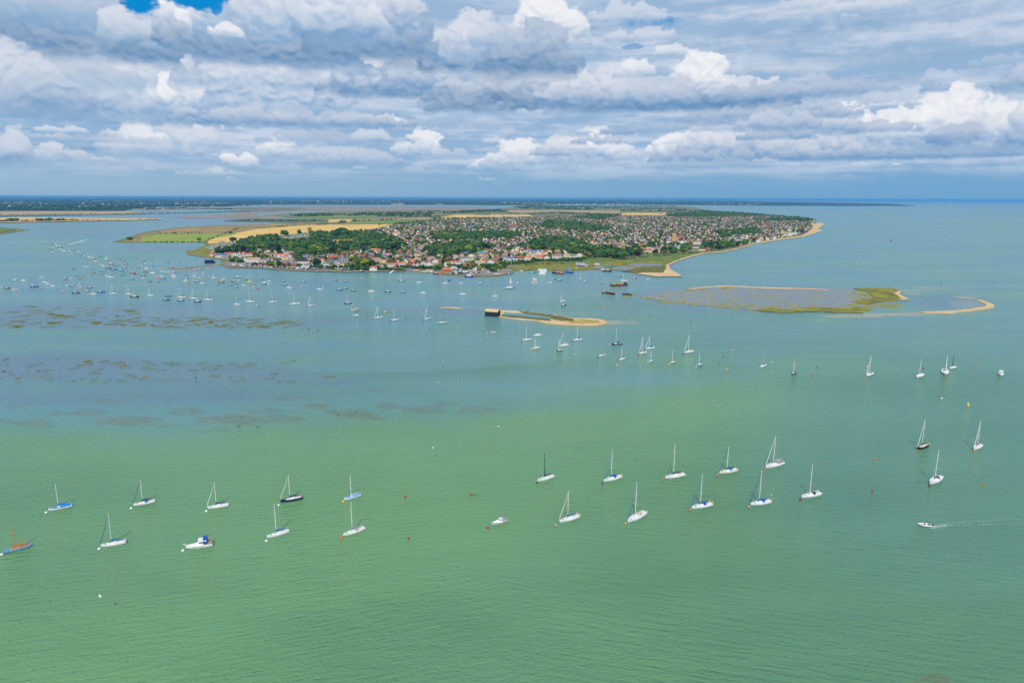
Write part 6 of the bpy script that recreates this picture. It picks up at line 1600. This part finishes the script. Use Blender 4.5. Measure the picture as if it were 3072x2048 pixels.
# pontoon with walkway, jetty, crane, turbines
def strip(name, pts, w, z0, z1, m, label, cat):
    mb = MB(); g = [P(*p) for p in pts]
    for p, q in zip(g, g[1:]):
        d = (q - p).normalized(); n = Vector((-d.y, d.x, 0)) * w / 2; p = p - d * .02; 
        vs = [p - n, q - n, q + n, p + n]
        mb.add([(v.x, v.y, z0) for v in vs] + [(v.x, v.y, z1) for v in vs], [(0, 3, 2, 1), (4, 5, 6, 7), (0, 1, 5, 4), (1, 2, 6, 5), (2, 3, 7, 6), (3, 0, 4, 7)], m)
    return tag(mb.build(name), label, cat)


strip('pontoon', [(480, 813), (500, 816.5), (524, 816.5)], 3.5, -.2, .7, mat('concrete', lin(190, 182, 168), .85, var=.1, scale=1), 'floating pontoon crowded with tenders left of the boatyard', 'pontoon')
strip('pontoon', [(522, 815.5), (560, 811.5), (600, 808), (650, 802.6)], 3.0, -.1, .9, paint('beige', .85), 'long causeway from the shore out to the pontoon', 'causeway')
strip('jetty', [(1181, 811.5), (1177, 815.5), (1170, 822.5)], 2.6, .6, 1.1, paint('white', .7), 'white jetty running out from the shore', 'jetty')
house(1182, 1191, 811, 5, 'red', 'white', 'side', 'small red hut at the head of the white jetty', wins=1, chim=0, name='hut', cat='hut')
strip('slipway', [(1292, 812), (1284, 815), (1268, 816.5)], 14, .2, 1.3, mat('concrete'), 'broad pale slipway with marked bays', 'slipway')
for i in range(26):
    x = 505 + i * 5.6 + rng.uniform(-1, 1); y = 815.5 - (x - 522) * .102 if x > 522 else 817
    k = ('white', 'red', 'grey', 'blue', 'tan', 'dark red', 'white')[i % 7]; sd = 1.2 if i % 2 else -1.4
    o = motorboat('tender', (x, y + sd), (x + 4.2, y + sd - .4), None, 'dinghy', col=k, top=k if k != 'dark red' else 'tan', detail=0, cat='dinghy'); tag(o, group='tenders along the causeway'); later(o, f'small {k} tender', 'along the causeway and pontoon', x)
yl = paint('yellow', .5)
p = P(1013, 752, 1); hc = height_at(p, 722)
cr = empty('tower_crane', p, 0); tag(cr, 'yellow tower crane standing among the trees', 'crane')
k = MB(); s = 1.0
for x, y in ((-s, -s), (s, -s), (s, s), (-s, s)): k.tube([(x, y, 0), (x, y, hc)], .22, yl, 4)
for i in range(14):
    z0, z1 = hc * i / 14, hc * (i + 1) / 14; k.tube([(-s, -s, z0), (s, -s, z1)], .14, yl, 4); k.tube([(s, s, z0), (-s, s, z1)], .14, yl, 4)
k.build('mast', cr)
k = MB(); jl = (P(1066, 752).x - p.x)
for yy, zz in ((-.7, hc), (.7, hc), (0, hc + 1.6)): k.tube([(-10, yy, zz), (jl, yy, zz)], .2, yl, 4)
for i in range(20):
    x0, x1 = -10 + (jl + 10) * i / 20, -10 + (jl + 10) * (i + 1) / 20; k.tube([(x0, -.7, hc), (x1, 0, hc + 1.6)], .12, yl, 4); k.tube([(x0, .7, hc), (x1, 0, hc + 1.6)], .12, yl, 4)
k.build('jib', cr); MB().box(-10, -6, -1.2, 1.2, hc - 2.5, hc, paint('grey')).build('counterweight', cr); MB().box(.8, 2.8, -1, 1, hc - 2.6, hc - .3, paint('white')).build('cab', cr)


def turbine(px, py, top, label):
    p = P(px, py, 1); h = height_at(p, top); t = empty('wind_turbine', p, 0); tag(t, label, 'wind turbine', 'wind turbines on the horizon')
    R_ = h * .5; rr = h * .022; MB().tube([(0, 0, 0), (0, 0, h)], [rr * 1.6, rr], paint('white'), 8).build('tower', t)
    MB().box(-rr * 1.6, rr * 1.6, -rr * 3, rr * 3, h - rr, h + rr * 2, paint('white')).build('nacelle', t)
    for q in range(3):
        a = q * 2.094 + px; MB().tube([(0, -rr * 3.2, h + rr * .5), (math.cos(a) * R_ * .3, -rr * 3.2, h + math.sin(a) * R_ * .3), (math.cos(a) * R_, -rr * 3.2, h + math.sin(a) * R_)], [rr * .7, rr * .9, rr * .25], paint('white'), 5).build('blade', t)


turbine(1958, 604, 594.5, 'white wind turbine on the far mainland, left of a pair'); turbine(2003, 604, 593.5, 'white wind turbine on the far mainland, right of a pair')
turbine(3056, 605, 599, 'tiny wind turbine out at sea at the right edge')

yacht('sailing_yacht', (2390, 620), (2393, 620), (0, 616.8), 'tiny white sail far out beyond the island point', detail=0, boom=None)

# ---------------------------------------------------------------- caravans
CV = []
for (x0, x1, y0, y1, n) in ((622, 662, 737, 748, 16), (650, 705, 727, 738, 14), (838, 880, 708, 717, 10), (878, 930, 704, 714, 14)):
    for _ in range(n): CV.append((rng.uniform(x0, x1), rng.uniform(y0, y1)))
proto = None
for i, (x, y) in enumerate(CV):
    p = P(x, y, .7)
    if proto is None:
        proto = empty('caravan', p); proto['category'] = 'caravan'; proto['group'] = 'static caravans'
        MB().box(-5.5, 5.5, -1.8, 1.8, .4, 3.0, WALL['white']).build('body', proto); MB().box(-5.7, 5.7, -2, 2, 3.0, 3.25, ROOF['grey'], .9).build('roof', proto)
        [MB().box(xx - .6, xx + .6, -1.86, -1.78, 1.3, 2.3, glass).build('window', proto) for xx in (-3.5, 0, 3.5)]; o = proto
    else: o = copy_tree(proto)
    o.location = p; o.rotation_euler.z = .9 + rng.uniform(-.15, .15); later(o, 'white static caravan', 'in the park ' + ('by the left meadow' if x < 664 and y > 736 else 'beside the stubble field' if x < 710 else 'behind the dark trees, left rows' if x < 880 else 'behind the dark trees, right rows'), x)

# ---------------------------------------------------------------- the town and its trees
town = [(625, 771), (700, 772), (760, 788), (800, 790), (880, 800), (1050, 806), (1110, 806), (1210, 806), (1300, 800), (1400, 802), (1500, 796), (1540, 786), (1640, 780), (1760, 770), (1860, 774), (1960, 764), (2080, 754), (2140, 751), (2210, 742), (2264, 727), (2330, 715), (2395, 705), (2430, 682), (2440, 666), (2400, 655), (2300, 647), (2225, 641), (2150, 637), (2060, 640), (1980, 649), (1860, 648.5), (1800, 645), (1600, 652.5), (1430, 657), (1320, 665), (1190, 673.5), (1118, 692), (1040, 702), (920, 700), (850, 707), (760, 720), (690, 730), (640, 748)]
woods = [[(625, 768), (650, 752), (700, 740), (740, 722), (800, 712), (850, 705), (930, 700), (1000, 692), (1060, 695), (1110, 705), (1180, 715), (1215, 738), (1190, 754), (1090, 757), (1000, 768), (960, 766), (900, 768), (860, 760), (800, 752), (760, 758), (700, 762)],
         [(1575, 752), (1600, 724), (1640, 715), (1700, 718), (1750, 733), (1790, 745), (1770, 766), (1720, 768), (1690, 760), (1640, 754)],
         [(1775, 772), (1800, 745), (1850, 752), (1910, 757), (2000, 757), (2060, 750), (2108, 745), (2120, 757), (2050, 763), (1950, 768), (1850, 778)],
         [(1620, 681), (1640, 664), (1720, 668), (1840, 690), (1770, 698), (1700, 692)], [(1280, 745), (1380, 735), (1470, 735), (1480, 752), (1400, 765), (1300, 775)], [(1290, 712), (1340, 700), (1430, 698), (1500, 702), (1560, 700), (1550, 715), (1440, 722), (1330, 725)],
         [(1060, 790), (1100, 786), (1108, 808), (1066, 806)], [(2140, 700), (2260, 690), (2280, 704), (2180, 712)], [(2260, 660), (2440, 655), (2436, 667), (2300, 664)], [(1720, 655), (1840, 640), (1860, 648), (1800, 662)], [(2090, 735), (2160, 733), (2240, 727), (2250, 733), (2180, 747), (2100, 752)], [(1990, 640), (2100, 634), (2240, 641), (2300, 648), (2160, 652), (2010, 652)]]
clear = [[(612, 741), (628, 734), (710, 726), (714, 744), (664, 760), (612, 764)], [(834, 706), (932, 702), (936, 724), (834, 728)], [(1500, 800), (1560, 786), (1700, 781), (1800, 774), (1800, 812), (1500, 812)], [(690, 774), (770, 786), (860, 798), (860, 812), (690, 812)], [(1225, 804), (1300, 804), (1300, 820), (1225, 820)]]
gp = [P(x, y, 1) for x, y in town]
xs, ys = [p.x for p in gp], [p.y for p in gp]
STEP = 21.5
gx, gy = np.meshgrid(np.arange(min(xs), max(xs), STEP), np.arange(min(ys), max(ys), STEP))
gx = gx.ravel() + rng.uniform(-8, 8, gx.size); gy = gy.ravel() + rng.uniform(-8, 8, gy.size)
PXx, PYy = TOPX(np.stack([gx, gy, np.ones_like(gx)], -1))
ok = inside(PXx, PYy, town)
for q in clear: ok &= ~inside(PXx, PYy, q)
gx, gy, PXx, PYy = gx[ok], gy[ok], PXx[ok], PYy[ok]
wood = np.zeros(len(gx), bool)
for q in woods: wood |= inside(PXx, PYy, q)
nn = fbm(gx / 90, gy / 110, 4, .7, 700)
isH = (~wood & (nn < .16) & (rng.random(len(gx)) < .80)) | (wood & (rng.random(len(gx)) < np.where(PYy < 735, .20, .06)))
# nothing is dropped onto the houses placed by hand
rects = [(a - 2.5, b + 2.5, y - 9, y + 3) for (a, b, y, *_r) in SH] + [(2012, 2034, 712, 726)]
for (x0, x1, y0, y1) in rects:
    k = (PXx > x0) & (PXx < x1) & (PYy > y0) & (PYy < y1); gx, gy, PXx, PYy, wood, isH, nn = (v[~k] for v in (gx, gy, PXx, PYy, wood, isH, nn))
roofn, wn_ = ['brown', 'pinkish', 'grey', 'red', 'tan', 'orange', 'blue grey', 'dark'], ['white', 'cream', 'brick']
rp = np.array([.27, .28, .17, .07, .10, .02, .05, .04]); wp = np.array([.50, .28, .22])
hx, hy, hpx, hpy = gx[isH], gy[isH], PXx[isH], PYy[isH]
o_ = np.argsort(hy); hx, hy, hpx, hpy = hx[o_], hy[o_], hpx[o_], hpy[o_]
hr = rng.choice(8, len(hx), p=rp / rp.sum()); hw = rng.choice(3, len(hx), p=wp)
hl = rng.uniform(9, 15, len(hx)); hd = rng.uniform(7, 9.5, len(hx)); hh = rng.uniform(6.2, 9.0, len(hx)); hs = rng.choice(3, len(hx), p=[.45, .3, .25]); hrz = rng.choice([0, .35, -.35, .8], len(hx)) + rng.uniform(-.15, .15, len(hx))
NH = 230


def tzone(x, y):
    if x < 900: return 'left part of the shore' if y > 750 else 'behind the left woods'
    s = 'along the shore' if y > 775 else 'in the front streets' if y > 750 else 'deeper in town'
    if x < 1120: return s + ' behind grey halls'
    if x < 1320: return s + ' left of quay'
    if x < 1520: return s + ' behind quay'
    if x < 1780: return s + ' behind houseboats'
    if x < 2060: return s + ' left of church'
    return s + ' by beach'


SHP = ('side', 'front', 'hip'); _hc = {}
for i in range(min(NH, len(hx))):
    r = empty('house', (hx[i], hy[i], .5), -math.atan2(hx[i], hy[i]) + hrz[i]); r.scale = (hl[i] / 12, hd[i] / 8, hh[i] / 7.5); tag(r, None, 'house', 'houses of the town')
    sp_, rn, wn = SHP[hs[i]], roofn[hr[i]], wn_[hw[i]]
    for part, key in (('wall', (sp_, wn)), ('roof', (sp_, rn, 1)), ('chimney', 'c')):
        if key not in _hc:
            k = wall_mb(12, 8, 4.6, WALL[wn], 7.5, sp_) if part == 'wall' else roof_mb(12, 8, 4.6, ROOF[rn], 7.5, sp_) if part == 'roof' else MB().box(2.5, 3.5, .8, 1.6, 6.2, 8.6, WALL['brick'])
            o = k.build(part); _hc[key] = o.data
        else: o = bpy.data.objects.new(part, _hc[key]); COL.objects.link(o)
        if part == 'roof': rf_ = o
        o.parent = rf_ if part == 'chimney' else r
    for xx in (-3.6, 0, 3.6):
        if 'w' not in _hc: o = MB().box(-.7, .7, -4.06, -3.94, 1.1, 2.6, glass).build('window'); _hc['w'] = o.data
        else: o = bpy.data.objects.new('window', _hc['w']); COL.objects.link(o)
        o.location.x = xx; o.parent = r
    later(r, f'{wn} house with {rn} roof', tzone(hpx[i], hpy[i]), hpx[i])
# the rest of the town, more houses than anyone would count
V, Q, MI = [], [], []; nb = 0
mts = [WALL[w] for w in wn_] + [ROOF[r] for r in roofn]
for i in range(NH, len(hx)):
    L, D, h = hl[i], hd[i], hh[i]; e = h * .6; a = -math.atan2(hx[i], hy[i]) + hrz[i]; c, s = math.cos(a), math.sin(a)
    rx = L / 2 if hs[i] != 2 else L / 2 - D * .4
    vs = [(-L / 2, -D / 2, 0), (L / 2, -D / 2, 0), (L / 2, D / 2, 0), (-L / 2, D / 2, 0), (-L / 2, -D / 2, e), (L / 2, -D / 2, e), (L / 2, D / 2, e), (-L / 2, D / 2, e), (-rx, 0, h), (rx, 0, h)]
    if hs[i] == 1: vs = [(x * .8, y * 1.1, z) for x, y, z in vs]; c, s = -s, c
    V += [(hx[i] + x * c - y * s, hy[i] + x * s + y * c, 0.4 + z) for x, y, z in vs]
    Q += [[nb + j for j in q] for q in ((0, 1, 5, 4), (1, 2, 6, 5), (2, 3, 7, 6), (3, 0, 4, 7), (4, 5, 9, 8), (6, 7, 8, 9))]; MI += [hw[i]] * 4 + [3 + hr[i]] * 2
    Q += [[nb + 5, nb + 6, nb + 9, nb + 9], [nb + 7, nb + 4, nb + 8, nb + 8]]; MI += [hw[i] if hs[i] != 2 else 3 + hr[i]] * 2; nb += 10
tris = []; mt2 = []
for q, m_ in zip(Q, MI):
    tris.append(q[:3]); mt2.append(m_)
    if q[3] != q[2]: tris.append([q[0], q[2], q[3]]); mt2.append(m_)
tag(np_mesh('town_houses', V, tris, mt2, mts), kind='stuff')
print('houses', len(hx))

# trees: dense in the woods, a few round every garden
tx, ty, tw_ = [], [], []
gcols = list(GREENS)
for x, y, wd, hq in zip(gx, gy, wood, isH):
    n = rng.integers(4, 6) if wd and not hq else (rng.integers(1, 4) if hq else rng.integers(2, 5))
    for _ in range(n):
        dx, dy = rng.uniform(-12, 12, 2)
        if hq and abs(dx) < 8 and abs(dy) < 8: dy = 10 * (1 if dy > 0 else -1)
        tx.append(x + dx); ty.append(y + dy); tw_.append(wd)
extra = [(1025, 712, 24, 26), (1036, 713, 20, 24), (1014, 714, 20, 22), (700, 727, 12, 15), (780, 716, 16, 15), (855, 709, 16, 17), (929, 692, 10, 14), (952, 798, 9, 12), (390, 722, 11, 11), (691, 701, 7, 8), (597, 722, 8, 7), (1000, 798, 6, 9), (1085, 806, 9, 15), (1096, 808, 10, 16), (1100, 802, 9, 14), (1870, 778, 13, 14), (1850, 776, 13, 13), (1816, 772, 12, 16), (1830, 768, 12, 17), (1780, 762, 8, 11), (1140, 676, 12, 14)]
tx, ty, tw_ = np.array(tx), np.array(ty), np.array(tw_)
tr = np.where(tw_, rng.uniform(5, 9.5, len(tx)), rng.uniform(2.6, 6.6, len(tx))); th = tr * rng.uniform(1.35, 1.9, len(tx))
tc_ = np.where(tw_, rng.choice(6, len(tx), p=[.36, .34, .16, .03, .03, .08]), rng.choice(6, len(tx), p=[.34, .32, .15, .08, .05, .06]))
TPX, TPY = TOPX(np.stack([tx, ty, np.ones_like(tx)], -1))
k = np.ones(len(tx), bool)
for (x0, x1, y0, y1) in rects: k &= ~((TPX > x0 - 1) & (TPX < x1 + 1) & (TPY > y0 + 4) & (TPY < y1 + 6))
for q in clear: k &= ~inside(TPX, TPY, q)
k &= inside(TPX, TPY, [(x, y) for x, y in town])
tx, ty, tr, th, tc_, TPX, TPY, tw_ = (v[k] for v in (tx, ty, tr, th, tc_, TPX, TPY, tw_))
size = tr / ty; order = np.argsort(-size)
for x in np.arange(648, 1790, 8.5):      # gardens between the houses of the shore
    x = x + rng.uniform(-3, 3); y = (772 + (x - 640) * .17 if x < 780 else 797 + (x - 780) * .02 if x < 1500 else 790 - (x - 1500) * .06) + rng.uniform(-6, 6)
    if any(a - 1 < x < b + 1 and yy - 6 < y < yy + 9 for (a, b, yy, *_q) in SH): continue
    extra.append((x, y, rng.uniform(3.2, 6.5), rng.uniform(6, 10)))
for j, (x, y, r, h) in enumerate(extra):
    p = P(x, y, .5); col = ['dark green', 'green', 'dark green', 'bluish green', 'olive green', 'green', 'yellow green'][j % 7]
    tree_thing(p, r, h, col, ('broad ' if r > 15 else '') + col + ' tree', {True: 'standing in the open fields', False: 'by the shore'}[y < 728], x)
NT = 200; near_t = order[:NT]; rest_t = order[NT:]
for i in near_t:
    col = gcols[tc_[i]]; big = 'tall ' if th[i] > 14 else ''
    tree_thing((tx[i], ty[i], .5), tr[i], th[i], col, big + col + ' tree', tzone(TPX[i], TPY[i]), TPX[i])
print('trees', len(tx))
scatter_mesh('town_trees', np.stack([tx, ty, np.full_like(tx, .4), tr, th, tc_], -1)[rest_t], CR_LO, list(GREENS.values()))

# hedges, spinneys and far woodland
FW = []
def belt(x0, x1, y0, y1, n, r, h, cols=(0, 1, 0, 5)):
    for _ in range(n):
        t = rng.random(); x = x0 + (x1 - x0) * t; y = y0 + (y1 - y0) * t + rng.uniform(-.25, .25)
        p = P(x, y, 1.0); FW.append((p.x, p.y, .2, r * rng.uniform(.7, 1.3), h * rng.uniform(.7, 1.3), cols[rng.integers(len(cols))]))
for a in [(625, 720, 712, 686, 40, 3, 4), (700, 686, 930, 674, 60, 3, 4), (930, 676, 985, 673, 16, 5, 6), (1010, 669, 1040, 668, 10, 6, 8), (1020, 666, 1190, 659, 30, 7, 9), (480, 702, 610, 700, 14, 4, 5), (430, 726, 600, 727, 24, 3, 4), (640, 759, 700, 746, 20, 4, 5),
          (1180, 676, 1300, 667, 70, 8, 9), (1180, 672, 1320, 664, 60, 7, 9), (1300, 657.5, 1440, 655.5, 60, 7, 10), (1420, 654.5, 1600, 653, 60, 6, 8), (870, 645, 1040, 644.5, 80, 9, 12), (880, 649.5, 1000, 648, 60, 9, 11), (1040, 648, 1300, 640, 120, 10, 13), (1060, 644, 1220, 640, 80, 10, 14), (1130, 650, 1300, 645, 80, 10, 13), (1200, 651, 1320, 651, 50, 9, 12),
          (1330, 640, 1520, 635, 120, 11, 15), (1380, 637, 1500, 631, 110, 11, 16), (1580, 643, 1680, 639, 60, 9, 12), (1680, 640, 1860, 646, 110, 10, 13), (1540, 622, 1760, 623, 160, 13, 17), (1560, 626, 1780, 629, 150, 13, 17), (1580, 619.5, 1800, 620, 160, 13, 17), (1760, 624, 2060, 630, 150, 12, 15), (1780, 620, 2030, 620.5, 130, 12, 16),
          (1860, 633, 2100, 634, 120, 11, 14), (2000, 640, 2230, 640, 110, 9, 12), (2100, 633, 2160, 637, 40, 8, 12), (2230, 641, 2400, 654, 90, 9, 11), (2280, 648, 2436, 659, 110, 10, 12), (1240, 634.5, 1330, 634, 40, 9, 10), (1520, 641, 1560, 641.5, 16, 8, 9), (1420, 645, 1470, 645, 20, 8, 8),
          (20, 665, 50, 665, 12, 12, 16), (110, 664, 160, 663, 30, 12, 14), (165, 663, 200, 663, 22, 10, 12), (28, 665, 160, 664, 26, 8, 9), (200, 662, 240, 662, 12, 8, 9), (-300, 667, 20, 666, 60, 10, 12), (0, 645.5, 420, 642, 80, 7, 6), (400, 641, 760, 634, 90, 7, 6), (440, 629, 560, 626.5, 46, 14, 16), (560, 627, 700, 628, 50, 12, 12), (230, 661.5, 480, 657.5, 40, 6, 5),
          (700, 663, 980, 663.5, 110, 7, 8), (1860, 777, 2160, 752, 60, 3, 3), (1290, 733, 1420, 728, 10, 5, 8), (810, 803, 900, 808, 20, 2, 3), (900, 800, 1060, 810, 60, 3, 5), (1060, 808, 1110, 811, 26, 4, 7), (1132, 808, 1215, 812, 60, 2.5, 4), (1215, 804, 1300, 806, 50, 3, 5), (1160, 805, 1200, 806, 16, 2, 3), (1440, 798, 1520, 803, 40, 3, 5), (1500, 795, 1600, 788, 60, 3, 5), (1600, 786, 1760, 782, 70, 3.5, 6), (1560, 794, 1700, 792, 24, 2, 3), (640, 770, 700, 772, 16, 3, 6), (700, 774, 900, 800, 50, 3, 5), (1060, 798, 1320, 804, 90, 3.2, 4.5), (900, 797, 1060, 803, 50, 3, 4.5), (1330, 798, 1520, 796, 70, 3, 4.5), (1520, 786, 1760, 776, 80, 3.2, 4.5), (780, 790, 900, 797, 40, 2.6, 4)]: belt(a[0], a[2], a[1], a[3], *a[4:])
for y, n, r, h in ((630, 240, 22, 16), (627, 240, 24, 18), (624, 220, 26, 18)):   # woods behind the long stubble field at the left
    belt(-500, 430 + (627 - y) * 12, y + 1, y, n, r, h, (0, 0, 1))
for y, n, r, h in ((620, 240, 30, 18), (617, 300, 34, 18), (614.8, 330, 36, 19)): belt(-500, 800 - (y - 614) * 18, y, y + .6, n, r, h, (0, 0, 1))
for y, n, r, h in ((612.6, 420, 38, 20), (610.4, 420, 42, 20), (608, 420, 50, 20), (605.6, 440, 60, 21), (603.4, 440, 75, 24)):
    belt(-700, 2230 + (y - 603) * 22, y - 5.6, y + 2.0, n, r, h, (0, 0, 0, 1))
for y, n, r, h in ((601.2, 420, 100, 30), (599.6, 420, 150, 40)): belt(-700, 2200, y - 5.8, y + 2.2, n, r, h, (0, 0, 0, 1))
scatter_mesh('far_woodland', FW, CR_LO, list(GREENS.values()))
# farms and villages far off
FB = MB()
for (x0, x1, y0, y1, n, s) in ((60, 300, 664, 661, 26, 9), (1500, 1640, 612, 609, 60, 26), (1650, 1900, 614, 612, 50, 22), (250, 300, 661.5, 660.5, 8, 10), (0, 700, 622, 607, 60, 26), (800, 1200, 610, 603, 40, 34), (2100, 2300, 612, 610, 20, 24), (1180, 1330, 650, 646, 14, 10), (2240, 2330, 648, 651, 16, 9), (1440, 1600, 649.5, 648, 34, 8), (1960, 2180, 642, 643, 40, 9)):
    for _ in range(n):
        x, y = rng.uniform(x0, x1), rng.uniform(min(y0, y1), max(y0, y1)); p = P(x, y, 1); w = s * rng.uniform(.6, 1.4); m_ = (WALL['white'], WALL['cream'], WALL['brick'])[rng.integers(3)]
        FB.box(p.x - w / 2, p.x + w / 2, p.y, p.y + s * .7, 0, s * .32 + 2, m_); e = s * .32 + 2
        FB.add([(p.x - w / 2, p.y - 1, e), (p.x + w / 2, p.y - 1, e), (p.x + w / 2, p.y + s * .35, e + s * .2), (p.x - w / 2, p.y + s * .35, e + s * .2), (p.x - w / 2, p.y + s * .7, e), (p.x + w / 2, p.y + s * .7, e)], [(0, 1, 2, 3), (3, 2, 5, 4)], ROOF[roofn[rng.integers(5)]])
tag(FB.build('distant_farms'), kind='stuff')

# boats laid up ashore
for i in range(150):
    i = i * 78 // 150
    if i < 34: x, y = rng.uniform(690, 905), 0; y = 792 + (x - 690) * .055 + rng.uniform(0, 7)
    elif i < 66: x = rng.uniform(1355, 1500); y = rng.uniform(806, 826)
    else: x = rng.uniform(900, 1050); y = rng.uniform(806, 812)
    st = ['cruiser', 'launch', 'launch', 'dinghy', 'fishing'][rng.integers(5)]; col = ['white', 'white', 'blue', 'cream', 'navy', 'grey', 'dark red', 'light blue', 'tan', 'black'][rng.integers(10)]
    w = rng.uniform(6, 12); dx, dy = (w, rng.uniform(-1.2, 1.2))
    if rng.random() < .4: dx, dy = rng.uniform(1, 4), -rng.uniform(1.2, 2.4)
    o = motorboat('laid_up_boat', (x, y), (x + dx, y + dy), None, st, col=col, canopy='blue' if rng.random() < .3 and st != 'fishing' else None, detail=0, cat='boat', Lset=rng.uniform(6.5, 12)); o.location.z = 1.3; tag(o, group='boats laid up ashore')
    later(o, f'{col} ' + {'cruiser': 'cabin boat', 'launch': 'open boat', 'dinghy': 'dinghy', 'fishing': 'fishing boat'}[st] + ' laid up', 'at the boatyard' if i < 34 else 'on the quay' if i < 66 else 'below the grey halls', x)
settle()

# ---------------------------------------------------------------- the air
hz = MB().box(-900000, 900000, -3000, 420000, -2.0, 137.0, mat('haze')).build('haze')
m = MATS['haze']; nt = m.node_tree; nt.nodes.clear()
ou = nt.nodes.new('ShaderNodeOutputMaterial'); pv = nt.nodes.new('ShaderNodeVolumePrincipled')
pv.inputs['Density'].default_value = 3.4e-5; pv.inputs['Color'].default_value = (.15, .45, .86, 1); pv.inputs['Anisotropy'].default_value = 0.0
nt.links.new(pv.outputs[0], ou.inputs['Volume']); tag(hz, kind='stuff')
